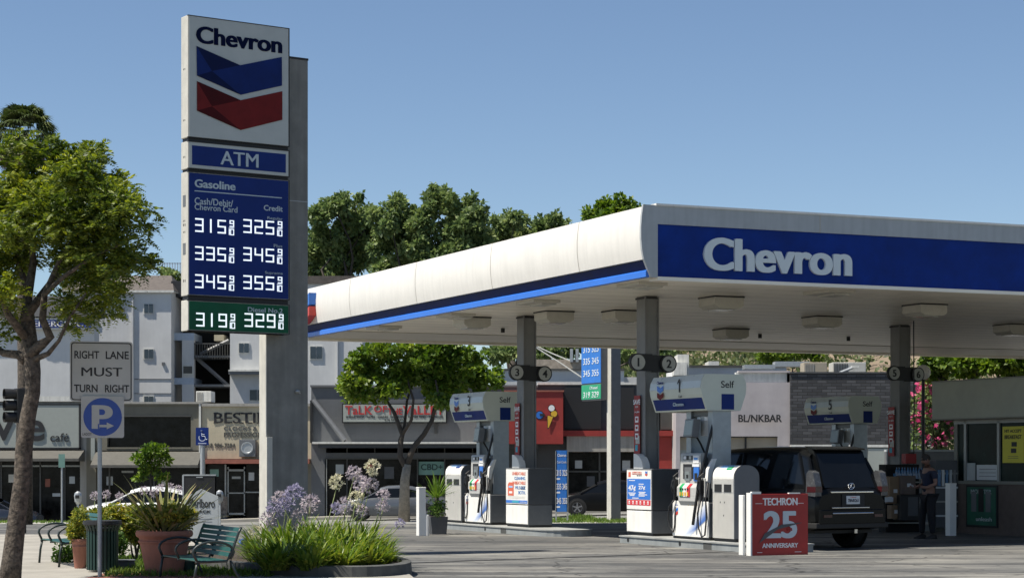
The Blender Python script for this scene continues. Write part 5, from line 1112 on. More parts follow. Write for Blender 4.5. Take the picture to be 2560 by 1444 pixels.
# black brick
B7 = Bl('brick_building', 'windowless black brick shop wall behind pump five', 'building', 1975, 2330, 87.8, 'low shops across the street')
B7.part('wall', [(1976,2330,932,1112,0,9,'black_brick')]); B7.part('base', [(1976,2330,1116,G,0.1,9,'cafe_wall')]); B7.part('band', [(1976,2330,1111,1117,-0.08,9,'parapet_white')]); B7.part('coping', [(1974,2330,929,933,-0.05,9,'dark_wall')])
B7.part('service_door', [(2170,2220,1120,1240,-0.05,0.1,'cafe_panel')])
f = B7.mb(); a = at(2130,931,87.8); f.tube([(a.x-0.5,88,a.z),(a.x-0.2,88,a.z+0.12),(a.x+0.1,87.9,a.z+0.25)],0.06,'galv'); f.box(a.x+0.0,a.x+0.3,87.8,88.1,a.z+0.2,a.z+0.3,'parapet_white'); f.obj('floodlight', B7.t)
# things behind and on the shop windows
for Bx, lst in ((B1, ((20,34,1185,1205,'cream_side'),(112,124,1196,1216,'red_ledge'),(130,150,1232,1240,'poster_grey'),(172,186,1190,1208,'poster_grey'))), (B2, ((262,278,1190,1212,'poster_grey'),(300,330,1176,1181,'frame_alu'),(400,416,1192,1214,'cream_side'),(452,470,1200,1225,'red_ledge'))),
    (B3, ((523,545,1172,1190,'plate_green'),(620,634,1180,1200,'poster_grey'),(578,600,1190,1196,'frame_alu'))), (B4, ((838,858,1160,1184,'poster_grey'),(884,902,1176,1204,'beige_blind'),(915,930,1160,1172,'talk_red'),(960,984,1166,1196,'cab_grey'),(1130,1150,1162,1190,'poster_grey'))),
    (B5, ((1440,1458,1150,1170,'poster_grey'),(1470,1490,1190,1216,'cab_grey'),(1560,1580,1150,1176,'poster_grey')))):
    dy = {'B1':0.10,'B2':0.38,'B3':0.22,'B4':0.28,'B5':1.38}[[k for k, v in (('B1',B1),('B2',B2),('B3',B3),('B4',B4),('B5',B5)) if v is Bx][0]]
    for (a_,b_,y0,y1,mm) in lst: Bx.part('window_poster', [(a_,b_,y0,y1,dy-0.01,dy,mm)])
# roofs behind
B8 = Bl('white_warehouse', 'long white walled building with flat roof beyond the shops', 'building', 1230, 1980, 101)
B8.part('wall', [(1230,1560,925,1000,0,9,'apt_wall'),(1540,1700,940,1000,1,9,'apt_wall'),(1700,1980,912,1000,2,9,'apt_wall')]); B8.part('parapet', [(1230,1560,921,926,-0.1,9,'frame_dark'),(1700,1980,908,913,1.9,9,'frame_dark')]); mat('block_wall', (0.40,0.34,0.27), 0.9, vary=0.35, scale=3)
B8.part('tower', [(1690,1718,888,940,-1,1,'parapet_white'),(1680,1712,908,940,-1.2,0,'parapet_white')]); B8.part('duct', [(1850,1925,916,926,-2,-1,'galv'),(1925,2010,908,920,-2,-1,'galv')]); B8.part('roof_vent', [(1786,1813,895,908,3,5,'parapet_white')])
B9 = Bl('block_wall', 'brown block wall behind the white flat roofs', 'wall', 1300, 1470, 112); B9.part('masonry', [(1300,1480,898,960,0,0.4,'block_wall')]); B9.part('pipe', [(1425,1432,872,905,-0.3,0,'galv'),(1439,1446,872,905,-0.3,0,'galv')])
def roofbox(px0, px1, y0, y1, Y, m, label, dark=False):
    Bx = Bl('air_conditioner', label, 'air conditioner', px0, px1, Y, 'air conditioners on the shop roofs'); c = at(px0,y1,Y); Bx.t.location.z = c.z; Bx.o.z = c.z; Bx.z = c.z
    Bx.part('body', [(px0,px1,y0,y1,0,1.2,m)], bevel=0.02); Bx.part('grille', [(px0+3+k*4,px0+5+k*4,y0+3,y1-2,-0.02,0.0,'frame_dark' if dark else 'cafe_wall') for k in range(int((px1-px0-4)/8))])
roofbox(2010,2068,905,931,90,'beige_blind','beige louvred air conditioner on the lilac and brick roofs'); roofbox(2082,2165,905,931,91,'cream_side','long pale air conditioner with dark louvres on the brick shop roof', True); roofbox(490,528,977,1004,93,'parapet_white','small white air conditioner on the clock shop roof')
# apartments
A1 = Bl('apartment_block', 'tall plain white apartment block with three small windows one above another', 'building', 60, 428, 112)
A1.part('wall', [(170,428,726,1040,0,9,'apt_wall'),(-150,170,880,1040,-1.0,9,'apt_wall'),(148,170,840,1040,-0.8,0,'apt_blue')]); f = A1.mb(); a = at(290,674,112); b_ = at(436,726,112); c = at(150,726,112)
f.add([(c.x,111.83,b_.z),(b_.x,111.83,b_.z),(at(402,674,112).x,115.5,a.z),(at(180,674,112).x,115.5,a.z),(c.x,121.5,b_.z),(b_.x,121.5,b_.z)], [(0,1,2,3),(1,5,2),(5,4,3,2),(4,0,3)], 'roof_brown'); f.box(c.x,b_.x,111.80,111.9,b_.z-0.12,b_.z,'parapet_white'); f.box(c.x,b_.x,111.83,121.4,b_.z-0.05,b_.z-0.02,'parapet_white'); f.obj('roof', A1.t)
for y0 in (760,873,990): w_ = A1.part('window', [(358,385,y0-2,y0+25,-0.04,0.0,'parapet_white')]); A1.part('pane', [(361,371,y0,y0+22,-0.07,-0.03,'window_glass'),(373,383,y0,y0+22,-0.07,-0.03,'window_glass')], parent=w_)
A1.part('band', [(336,428,946,948,-0.03,0,'cab_midgrey'),(336,428,982,983.5,-0.03,0,'cab_midgrey')]); w_ = A1.part('window', [(98,152,940,994,-1.06,-1.0,'parapet_white')]); A1.part('pane', [(100+k*17.5,115+k*17.5,943,991,-1.1,-1.04,'window_glass') for k in range(3)], parent=w_)
A2 = Bl('balcony_block', 'narrow apartment bay with dark balconies left of the price sign', 'building', 428, 575, 113)
A2.part('wall', [(424,575,700,1040,3.0,9,'interior'),(424,485,832,850,0,3,'apt_blue'),(424,485,944,960,0,3,'apt_blue'),(455,485,850,944,0.0,0.5,'apt_wall'),(455,485,960,1030,0.0,0.5,'apt_wall'),(424,575,700,740,0.5,3,'roof_dark'),(485,575,888,893,0,3,'cab_midgrey'),(485,575,960,966,0,3,'cab_midgrey'),(532,556,835,850,0.5,3,'cream_wall')])
f = A2.mb()
for k in range(14):
    a = at(487+k*6.3,893,113); f.box(a.x-0.02,a.x+0.02,112.95,113.0,a.z-0.1,a.z+0.75,'frame_dark')
A2.box(f,485,575,857,860,-0.06,0,'frame_dark'); A2.box(f,456,484,912,936,-0.06,-0.01,'parapet_white'); A2.box(f,459,481,915,933,-0.08,-0.05,'frame_dark'); f.obj('railing', A2.t)
f = A2.mb(); p0 = at(487,890,113.5); p1 = at(572,965,113.5); f.tube([(p0.x,113.5,p0.z),(p1.x,113.5,p1.z)],0.12,'cab_midgrey',6); p0 = at(572,850,113.5); p1 = at(500,885,113.5); f.tube([(p0.x,113.5,p0.z),(p1.x,113.5,p1.z)],0.1,'cab_midgrey',6); f.obj('stair', A2.t)
A3 = Bl('apartment_block', 'white apartment block with grey roof partly hidden behind the price sign column', 'building', 575, 906, 112)
A3.part('wall', [(575,906,708,1040,0,9,'apt_wall')]); A3.part('roof', [(570,912,690,709,-0.15,9.3,'roof_brown')]); A3.part('ledge', [(575,664,928,936,-0.6,0,'cab_midgrey'),(575,664,925,929,-0.65,0,'parapet_white')])
for (a_,b_,y0,y1) in ((598,622,858,881),(776,805,866,896),(625,662,974,1000),(700,730,860,884)): w_ = A3.part('window', [(a_-2,b_+2,y0-2,y1+3,-0.04,0,'parapet_white')]); A3.part('pane', [(a_,(a_+b_)/2-1,y0,y1,-0.07,-0.03,'window_glass'),((a_+b_)/2+1,b_,y0,y1,-0.07,-0.03,'window_glass')], parent=w_)
E = Bl('pet_clinic', 'dark roofed low building with blue EMERGENCY sign behind the street tree', 'building', 20, 240, 105)
E.part('wall', [(-60,236,790,1000,0,1.2,'apt_wall'),(-150,-60,700,1000,0,3,'apt_wall')]); f = E.mb(); a = at(0,735,105); b_ = at(252,792,105); f.prism([(104.6,b_.z),(106.2,b_.z),(106.2,a.z)], 'x', at(-60,0,105).x, b_.x, 'roof_dark'); f.obj('roof', E.t)
sg = E.part('sign_panel', [(80,236,796,824,-0.3,-0.05,'parapet_white'),(84,231,800,820,-0.32,-0.28,'navy_sign')]); f = E.mb(); E.text(f,'EMERGENCY',88,227,803,817,-0.325,'key_white',0.02,0.02); f.obj('lettering', sg)
for (Bx, lst) in ((A1, ((330,334,735,1000),(214,217,760,1000))), (A3, ((690,693,712,1000),(842,845,712,1000)))):
    for (a_,b_,y0,y1) in lst: Bx.part('drain_pipe', [(a_,b_,y0,y1,-0.12,-0.0,'apt_wall')])
for (a_,b_,y0,y1) in ((300,312,770,778),(300,312,884,892),(236,246,800,812),(405,412,905,912)): A1.part('wall_vent', [(a_,b_,y0,y1,-0.08,0.0,'cab_midgrey')])
# blue railing on the slope
a = at(405,696,140); b_ = at(470,657,140); t = thing('metal_railing', 'thin blue metal railing against the sky left of the price sign', 'railing', (a.x,140,a.z)); f = MB()
for k in range(11): xk = (b_.x-a.x)*k/10; f.box(xk-0.03,xk+0.03,-0.03,0.03,0,b_.z-a.z,'apt_blue')
f.box(0,b_.x-a.x,-0.03,0.03,b_.z-a.z-0.06,b_.z-a.z,'apt_blue'); f.box(0,b_.x-a.x,-0.03,0.03,0.05,0.1,'apt_blue'); f.obj('bars', t)
# overhead wires
mat('wire', (0.45,0.45,0.43), 0.6, vary=0)
t = thing('power_line', 'pair of pale overhead cables slanting down behind the number sign column', 'cable', (0,0,0)); t.location = at(1340,868,96)
for pts in (((1330,860),(1380,883),(1424,901)),((1330,862),(1400,906),(1456,944),(1500,962))):
    f = MB(); f.xf = Matrix.Translation(-t.location); f.tube([at(a_,b_,96) for a_,b_ in pts], 0.03, 'wire', 5); f.obj('cable', t)
# ---------------- second price sign, price board, raised bed ----------------
c = at(1455,1300,70); zb0 = -0.62
Q2 = Fr(at(1521,1300,70).x, 70, 0, TH); mat('sun_blue', (0.03,0.17,0.55), 0.4, vary=0.1); mat('sun_green', (0.03,0.32,0.16), 0.4, vary=0.1)
t = thing('far_price_sign', 'second price sign with bright blue and green faces seen under the station roof', 'sign', (Q2.x,Q2.y,0), TH)
y1 = Q2.side(1455,900,-0.25)[0]; y0 = Q2.side(1503,900,-0.25)[0]; z = lambda y: Q2.side(1480,y,-0.25)[1]
f = MB(); f.box(0.0,0.36,-0.22,0.10,-0.9,8.0,'cab_midgrey'); f.box(-0.012,0.0,-0.22,0.10,-0.9,8.0,'cream_side'); f.obj('post', t, bevel=0.01)  # post's sunlit face painted cream, its shaded faces grey
f = MB(); f.box(-0.25,-0.02,y0,y1,z(1000),8.0,'cab_midgrey'); f.obj('frame', t); f = MB(); f.box(-0.27,-0.25,y0,y1,z(957),7.9,'sun_blue'); bf = f.obj('price_face', t); f = MB(); f.box(-0.27,-0.25,y0,y1,z(997),z(961),'sun_green'); gf = f.obj('price_face', t)
f = MB(); ym = (y0+y1)/2; W = y1-y0
for k, s_ in enumerate(('315 325','335 345','345 355')): f.text(s_, (-0.271,ym,z(872+k*30)), 'x-', 'letter_white', w=W*0.8, h=0.22, depth=0.01)
f.obj('price_digits', bf); f = MB(); f.text('319 329', (-0.271,ym,z(986)), 'x-', 'letter_white', w=W*0.8, h=0.2, depth=0.01); f.text('Diesel', (-0.271,ym-W*0.15,z(969)), 'x-', 'letter_white', w=W*0.4, h=0.1, depth=0.01); f.obj('price_digits', gf)
a = at(1390,1125,68); b_ = at(1419,1278,68); t = thing('price_board', 'tall narrow blue price board on two thin legs in the raised grass bed', 'sign', ((a.x+b_.x)/2,68,-0.4)); h = (b_.x-a.x)/2; o = t.location
f = MB(); f.box(-h,h,0,0.04,b_.z+0.4,a.z+0.4,'sun_blue'); p = f.obj('panel', t); f = MB(); f.box(-h-0.02,-h+0.03,0.0,0.05,0,a.z+0.38,'galv'); f.box(h-0.03,h+0.02,0.0,0.05,0,a.z+0.38,'galv'); f.obj('legs', t)
f = MB(); zz_ = lambda y: CH+(HY-y)*68/F+0.4
f.text('Chevron', (0,-0.001,zz_(1137)), 'y-', 'key_white', w=h*1.5, h=0.10, depth=0.004, bold=0.02); f.text('Cash Credit', (0,-0.001,zz_(1154)), 'y-', 'key_white', w=h*1.6, h=0.08, depth=0.004)
for y_, s_ in ((1181,'315 325'),(1215,'335 345'),(1251,'345 355')): f.text(s_, (0,-0.0035,zz_(y_)), 'y-', 'key_white', w=h*1.8, h=0.2, depth=0.004, bold=0.02); f.box(-h+0.02,-h*0.3,-0.003,0,zz_(y_+17),zz_(y_+13),'key_white')
f.obj('price_print', p)
def far_bed(name, pts, ztop, label):
    f = MB(); f.prism(pts, 'z', -0.95, ztop, 'kerb'); o_ = f.obj(name, None, bevel=0.02); tag(o_, label, 'kerb'); return o_
a = at(1345,1300,66.5); b_ = at(1640,1300,66.5)
far_bed('raised_bed', [(a.x,66.4),(b_.x,66.4),(b_.x+0.4,72),(a.x-0.2,72)], -0.38, 'long pale kerbed grass bed under the blue price board')
Q = [(random.uniform(a.x+0.1,b_.x), 66.6+5.0*random.random(), -0.38) for _ in range(3500)]; Pq = np.array(Q); D = rng.normal(size=Pq.shape)*0.5+np.array([0,0,1.0]); hgt = np.where(np.sin(Pq[:,0]*3.1)+np.sin(Pq[:,0]*1.3) > 0.4, 0.20, 0.08)
o = quads_obj('bed_grass', leaf_quads(Pq, D, hgt*(0.6+0.8*rng.random(len(Pq))), np.full(len(Pq), 0.03)), 'grass'); tag(o, 'rough grass growing in the raised bed under the blue price board', 'grass', kind='stuff')
a = at(-60,1300,60); far_bed('street_kerb', [(at(-80,1300,62).x,60),(at(520,1300,62).x,60),(at(520,1300,62).x,62.2),(at(-80,1300,62).x,62.2)], -0.20, 'low pale kerb and grass verge across the lot behind the benches')
Q = [(random.uniform(at(-60,1300,61).x,at(500,1300,61).x), 60.2+1.8*random.random(), -0.20) for _ in range(1500)]; Pq = np.array(Q); o = quads_obj('verge_grass', leaf_quads(Pq, rng.normal(size=Pq.shape)*0.5+np.array([0,0,1.0]), np.full(len(Pq),0.08), np.full(len(Pq), 0.03)), 'grass'); tag(o, 'short grass on the verge across the lot', 'grass', kind='stuff')
# ---------------- trees behind ----------------
leafmat('coral_leaf', [(0.02,0.05,0.008),(0.07,0.13,0.015),(0.14,0.21,0.028),(0.26,0.31,0.045)], 0.35, 0.5, 0.7); leafmat('dark_leaf', [(0.045,0.08,0.035),(0.11,0.165,0.06),(0.20,0.26,0.09),(0.33,0.38,0.15)], 0.3, 0.55, 0.5)
leafmat('far_leaf', [(0.03,0.05,0.02),(0.08,0.11,0.04),(0.16,0.17,0.07)], 0.3, 0.6, 0.3); leafmat('bougain_pink', [(0.35,0.04,0.12),(0.60,0.10,0.24),(0.65,0.22,0.32)], 0.3)
Yk = 82; s = Yk/F; bk = (at(1003,1290,Yk).x, Yk, ground_z(at(1003,1290,Yk).x,Yk))
t = thing('round_tree', 'green tree with flat rounded crown and forked trunk before the dark grey shop', 'tree', bk)
f = MB(); tp([(1010,1310,0),(1012,1200,0),(1018,1160,0)], Yk, bk, [16*s,12*s,10*s], 'bark_pale', f, 10); trk = f.obj('trunk', t, smooth=True); f = MB()
for pts, rs in (([(1016,1170,0),(1000,1140,0),(1002,1100,0),(1006,1085,0),(985,1030,0),(965,1000,.5),(945,960,.5)],(10,9,9,8,6,4,3)), ([(1006,1085,0),(1030,1050,-.5),(1035,1000,-.5),(1020,950,-.5)],(6,5,4,3)),
    ([(1016,1165,0),(1035,1115,0),(1060,1085,0),(1080,1050,0),(1085,1020,.3),(1130,985,.3),(1160,950,.3)],(10,9,8,7,6,4,3)), ([(1082,1040,0),(1100,1000,-.6),(1090,950,-.6)],(5,4,3)), ([(1002,1100,0),(1010,1060,.5),(1015,1000,.8),(1030,950,.8)],(6,5,4,3))):
    tp(pts, Yk, bk, [x*s*0.8 for x in rs], 'bark_dark', f, 7)
f.obj('limbs', t, smooth=True)
CLk = [(905,910,40,35),(890,960,38,30),(940,890,45,30),(960,940,45,35),(930,985,35,22),(1000,890,50,30),(1010,930,50,35),(1060,890,50,30),(1070,935,50,40),(1120,900,50,32),(1130,945,50,38),(1180,905,45,30),(1190,945,45,32),(1215,930,35,25),(1110,985,40,28),(1150,1005,30,22),(985,975,30,20),(870,985,22,15),(1100,1005,24,16),(1130,1010,20,14),(895,985,26,18),(1225,960,22,18),(960,870,35,18),(1100,868,45,18)]
crown_obj('crown', pix_clumps(CLk, Yk, bk, 1.0, 1.0), 17000, 0.20, 'coral_leaf', t, aspect=0.7, shell=0.35, sub=12, subr=0.33)
def bgtree(label, lst, Y, n, size, m_, base_px, name='tree', base_y=None, jit=1.5, depth=0.9, group='trees on the slope behind the station'):
    zb_ = ground_z(0,Y) if base_y is None else at(0,base_y,Y).z
    b0 = (at(base_px,1000,Y).x, Y, zb_); t = thing(name, label, 'tree', b0, 0, group); cl = pix_clumps(lst, Y, b0, depth, jit)
    f = MB(); top = max(c_[2] for c_ in cl); f.tube([(0,0,0),(0.1,0,top*0.3),(0,0,top*0.55)], [0.35,0.28,0.18], 'bark_dark', 8); f.obj('trunk', t, smooth=True)
    f = MB(); limbs(f, (0,0,top*0.4), [c_[:3] for c_ in cl[:10]], 0.13, 'bark_dark', wob=0.2, n=5); f.obj('limbs', t, smooth=True)
    crown_obj('crown', cl, int(n*2.2), size*0.75, m_, t, aspect=0.6, shell=0.2, sub=26, subr=0.30); return t
Yv = 130
bgtree('dark leafy tree just right of the price sign column', [(800,540,35),(850,520,32),(900,545,38),(860,580,55),(800,610,50),(900,630,50),(840,660,50),(780,660,45),(858,498,14),(900,500,13),(925,590,30)], Yv, 7500, 0.42, 'dark_leaf', 850)
bgtree('tallest dark leafy tree behind the canopy with open top', [(1000,520,28),(960,560,35),(1040,540,30),(1010,590,55),(1100,510,40),(1100,485,18),(1060,560,40),(1150,530,32),(1180,500,14),(1190,545,28),(1140,590,55),(1060,640,55),(980,640,50),(1200,600,40),(1000,495,13),(1170,640,50),(1085,478,10)], Yv-3, 11000, 0.42, 'dark_leaf', 1080)
bgtree('lower dark tree right of the tallest tree behind the canopy', [(1250,570,32),(1290,555,24),(1300,590,40),(1245,620,45),(1310,630,45),(1265,545,12)], Yv+3, 4200, 0.42, 'dark_leaf', 1280)
bgtree('small pointed dark tree above the middle of the white canopy edge', [(1360,575,26),(1385,555,17),(1400,570,20),(1370,600,40),(1340,600,25),(1345,562,8)], Yv+6, 2600, 0.42, 'dark_leaf', 1370)
bgtree('green tree peeping over the canopy left of its corner', [(1490,535,25),(1520,520,22),(1550,528,28),(1500,565,40),(1560,560,35),(1590,530,16),(1515,508,8),(1470,550,14)], Yv+4, 3200, 0.40, 'coral_leaf', 1520)
bgtree('shadowy tree between the apartment roofs left of the price sign', [(430,700,28,20),(445,740,30),(440,800,30,40),(470,720,25)], 122, 2000, 0.35, 'dark_leaf', 440)
bgtree('dark tree behind the white warehouse under the canopy', [(1360,880,40,25),(1420,870,40,25),(1560,880,50,22),(1300,880,40,22),(1250,885,40,20),(1640,885,30,18)], 120, 3500, 0.35, 'dark_leaf', 1400)
bgtree('yellow green bushy tree on the skyline above the air conditioners', [(1950,885,38,20),(1990,882,30,18),(1915,892,22,14),(2025,885,25,17)], 135, 2600, 0.35, 'coral_leaf', 1960)
bgtree('bright green leafy tree above the kiosk roof', [(2360,910,35,30),(2420,905,50,32),(2500,905,50,32),(2560,905,50,35),(2610,900,50,35),(2340,925,20,18)], 66, 6500, 0.24, 'coral_leaf', 2450)
# flowering shrub by the kiosk
Yo = 68; b0 = (at(2340,1200,Yo).x, Yo, -0.2); t = thing('flowering_shrub', 'tall bougainvillea shrub with pink flowers left of the kiosk', 'shrub', b0)
CLo = [(2330,990,40,35),(2300,1020,28,35),(2370,1010,30,35),(2340,1060,45,45),(2300,1100,30,45),(2370,1110,32,45),(2330,1150,45,40),(2325,960,25,20)]
cl = pix_clumps(CLo, Yo, b0, 1.0, 0.5); f = MB(); limbs(f, (0,0,0), [c_[:3] for c_ in cl], 0.09, 'bark', wob=0.15); f.obj('stems', t); crown_obj('foliage', cl, 2600, 0.17, 'dark_leaf', t, shell=0.4)
P_, d_ = clump_points([cl[0],cl[1],cl[2],cl[7]]+[cl[7]]*3+[cl[3]], 420, 1.0); quads_obj('blossom', leaf_quads(P_, unit(d_+rng.normal(size=P_.shape)*0.6), np.full(len(P_),0.20), np.full(len(P_),0.15)), 'bougain_pink', t)
# young tree and small trees on the left
Yy = 50; b0 = (at(372,1290,Yy).x, Yy, 0); t = thing('young_tree', 'slender young tree with light green leaves behind the big pot', 'tree', b0); cl = pix_clumps([(385,1125,34,16),(355,1145,28,14),(405,1148,24,14),(370,1170,26,14),(350,1195,16,8),(405,1192,20,9)], Yy, b0, 0.9, 0.1)
f = MB(); f.tube([(0,0,0),(0.05,0,1.0),(0,0,1.7)], [0.03,0.025,0.012], 'bark_dark', 6); limbs(f, (0,0,1.2), [c_[:3] for c_ in cl], 0.015, 'bark_dark'); f.obj('trunk', t); crown_obj('crown', cl, 1500, 0.10, 'coral_leaf', t, shell=0.3)
# hillside
mat('hill_soil', (0.20,0.155,0.105), 0.95, vary=0.3, scale=0.05)
f = MB(); rows = []
for j in range(14):
    y = 300+j*40; row = []
    for i in range(40):
        x = -260+i*15; h_ = 46*(1-math.exp(-max(0,(y-290))/170.0)); env = 1/(1+math.exp(-(x-(y*0.01))/18.0)); rowz = h_*env*(1+0.10*math.sin(x*0.06+j*0.5))-1.5
        row.append((x,y,rowz))
    rows.append(row)
f.grid(rows, 'hill_soil'); o = f.obj('hillside', smooth=True); struct(o)
cl = []
for _ in range(1700):
    j = random.random(); y = 310+j*420; x = random.uniform(-20, 190); h_ = 46*(1-math.exp(-max(0,(y-290))/170.0)); env = 1/(1+math.exp(-(x-(y*0.01))/18.0)); z0 = h_*env*(1+0.10*math.sin(x*0.06+((y-300)/40)*0.5))-1.5; r_ = random.uniform(1.2,3.2); cl.append((x,y,z0+r_*0.4,r_*1.3,r_*1.3,r_))
P_, d_ = clump_points(cl, 50000, 0.6); o = quads_obj('hillside_scrub', leaf_quads(P_, unit(d_+rng.normal(size=P_.shape)*0.6), 1.0+0.8*rng.random(len(P_)), 0.7+0.4*rng.random(len(P_))), 'far_leaf'); tag(o, 'scattered green scrub covering the dry brown hillside', 'scrub', kind='stuff')
# ---------------- vehicles ----------------
mat('car_black', (0.006,0.0065,0.007), 0.22, vary=0.05, coat=0.06, rough_vary=0.03, spec=0.14); mat('car_white', (0.72,0.73,0.72), 0.25, vary=0.03, coat=0.5); mat('car_silver', (0.12,0.13,0.145), 0.22, metal=0.3, vary=0.05, coat=0.6)
mat('car_navy', (0.018,0.022,0.032), 0.2, vary=0.05, coat=0.7); glassmat('car_glass', (0.006,0.007,0.008), 0.06, 0.35); mat('tyre', (0.012,0.012,0.012), 0.85, vary=0.2); mat('rim', (0.30,0.30,0.31), 0.3, metal=0.7, vary=0.1)
mat('chrome', (0.65,0.65,0.65), 0.15, metal=1.0, vary=0.0); mat('lamp_red', (0.05,0.010,0.012), 0.2, vary=0.1, coat=0.1); mat('lamp_clear', (0.07,0.073,0.078), 0.25, vary=0.3, scale=14, coat=0.1); mat('plate', (0.55,0.57,0.58), 0.5, vary=0.05); mat('trim_black', (0.012,0.012,0.012), 0.7, vary=0.1)
def smooth_loft(f, stations, m, closed_ring=True):
    f.grid(stations, m, closed=closed_ring); n = len(stations[0])
    for st, rv in ((stations[0], True), (stations[-1], False)):
        c = tuple(sum(p[i] for p in st)/n for i in range(3)); k = len(f.v)
        f.add(list(st)+[c], [((j+1)%n, j, n) if not rv else (j, (j+1)%n, n) for j in range(n)], m)
def wheel(t, x, y, r, wd, side, fancy=True):
    f = MB(); rot = Matrix.Translation((x,y,r)) @ Matrix.Rotation(R(90)*side,4,'X'); f.xf = rot
    f.lathe([(r*0.62,-wd/2),(r*0.93,-wd/2),(r,-wd*0.36),(r,wd*0.36),(r*0.93,wd/2),(r*0.62,wd/2)], (0,0,0), 'tyre', 28, caps=False); w_ = f.obj('wheel', t, auto=40)
    f = MB(); f.xf = rot; f.lathe([(r*0.66,-wd*0.40),(r*0.66,-wd*0.48),(r*0.60,-wd*0.46),(r*0.57,-wd*0.2),(0.02,-wd*0.2)], (0,0,0), 'rim', 24)
    for k in range(5 if fancy else 5):
        f.xf = rot @ Matrix.Rotation(2*PI*k/5,4,'Z'); f.box(-r*0.08,r*0.08,r*0.08,r*0.60,-wd*0.44,-wd*0.30,'rim')
    f.xf = rot; f.cyl((0,0,-wd*0.46),(0,0,-wd*0.2), r*0.16, 'rim', n=12); f.cyl((0,0,-wd*0.19),(0,0,-wd*0.17), r*0.56, 'black', n=20); f.obj('rim', w_)
def car(label, X, Y, z, rot, paint, L_, W, body, roofp, wr, wx, kind='parked_car', group='cars parked along the street', name=None, gl=None):
    """body: [(x, z_belt, half width factor)], roofp: [(x, z_roof)] from rear to front; x runs forward"""
    t = thing(kind, label, 'car', (X,Y,z), rot, group); hw = W/2; f = MB(); st = []
    for (x, zb, wf, z0) in body:
        w_ = hw*wf
        st.append([(x,-w_*0.86,z0),(x,-w_*0.97,z0+0.10),(x,-w_,z0+(zb-z0)*0.45),(x,-w_*0.985,zb-0.12),(x,-w_*0.90,zb-0.02),(x,-w_*0.55,zb+0.03),(x,0,zb+0.045),(x,w_*0.55,zb+0.03),(x,w_*0.90,zb-0.02),(x,w_*0.985,zb-0.12),(x,w_,z0+(zb-z0)*0.45),(x,w_*0.97,z0+0.10),(x,w_*0.86,z0)])
    smooth_loft(f, st, paint); bd = f.obj('body', t, auto=38)
    # cabin glass and roof
    zb = gl or 0.9; f = MB(); n = len(roofp); st = []
    for (x, zr, xb) in roofp:
        st.append([(xb,-hw*0.90,zb),(x,-hw*0.74,zr-0.10),(x,-hw*0.66,zr-0.03),(x,0,zr),(x,hw*0.66,zr-0.03),(x,hw*0.74,zr-0.10),(xb,hw*0.90,zb)])
    f.grid(st, 'car_glass'); f.add(st[0], [tuple(range(7))], 'car_glass'); f.add(st[-1], [tuple(reversed(range(7)))], 'car_glass'); f.obj('window_glass', t)
    f = MB(); rs = [p for p in roofp if p[1] > max(q[1] for q in roofp)-0.16]; rows = []
    for (x, zr, xb) in rs: rows.append([(x,-hw*0.755,zr-0.12),(x,-hw*0.74,zr-0.07),(x,-hw*0.66,zr-0.012),(x,0,zr+0.016),(x,hw*0.66,zr-0.012),(x,hw*0.74,zr-0.07),(x,hw*0.755,zr-0.12)])
    f.grid(rows, paint); f.add(rows[0], [tuple(range(7))], paint); f.add(rows[-1], [tuple(reversed(range(7)))], paint); f.obj('roof', t, auto=40)
    f = MB()
    for (i, frac) in [(k, 0) for k in range(n)]:
        if i in (0, n-1) or (n > 5 and i % 2 == 1):
            x, zr, xb = roofp[i]
            for sg in (-1, 1): f.tube([(xb,sg*hw*0.905,zb-0.02),(x,sg*hw*0.75,zr-0.10)], 0.035, paint, 6)
    f.obj('pillars', t)
    for x in wx:
        for sg in (-1, 1):
            f = MB(); f.xf = Matrix.Translation((x,sg*(hw-0.02),wr)) @ Matrix.Rotation(R(90)*sg,4,'X'); f.lathe([(wr*1.16,-0.03),(wr*1.16,-0.028),(0.02,-0.028)], (0,0,0), 'trim_black', 24); f.obj('wheel_arch', t); wheel(t, x, sg*(hw-0.09), wr, 0.23, sg)
    return t
SEDAN = [(-2.25,0.80,0.80,0.36),(-2.15,0.92,0.92,0.24),(-1.6,0.98,0.99,0.20),(-0.6,0.96,1.0,0.18),(0.7,0.95,1.0,0.18),(1.4,0.90,0.98,0.20),(1.95,0.78,0.92,0.24),(2.25,0.62,0.78,0.30)]
SROOF = [(-1.15,1.30,-1.75),(-0.75,1.40,-1.1),(-0.2,1.44,-0.3),(0.25,1.42,0.4),(0.55,1.34,1.25)]
def far_car(px_, Y, rot, paint, label, kindz=None):
    X = at(px_,HY,Y).x; return car(label, X, Y, ground_z(X,Y)+0.01, rot, paint, 4.5, 1.8, SEDAN, SROOF, 0.33, (-1.35,1.38))
far_car(375, 67, PI+0.05, 'car_white', 'white sedan parked across the lot behind the yellow bushes')
f = MB(); X = at(375,HY,67).x
t_ = [o for o in bpy.data.objects if o.get('label') == 'white sedan parked across the lot behind the yellow bushes'][0]
for sg in (-1,1):
    f = MB(); f.box(-2.24,-2.08,sg*0.62-0.12,sg*0.62+0.12,0.62,0.82,'lamp_red'); f.obj('taillight', t_, bevel=0.02)
far_car(985, 85.5, PI, 'car_silver', 'dark silver sedan parked behind the flowers and the short tree trunk')
far_car(-35, 85, 0.0, 'car_navy', 'dark car parked at the far left behind the tree trunk')
far_car(1525, 84, PI, 'car_black', 'black car parked behind the blue price board and far price sign')
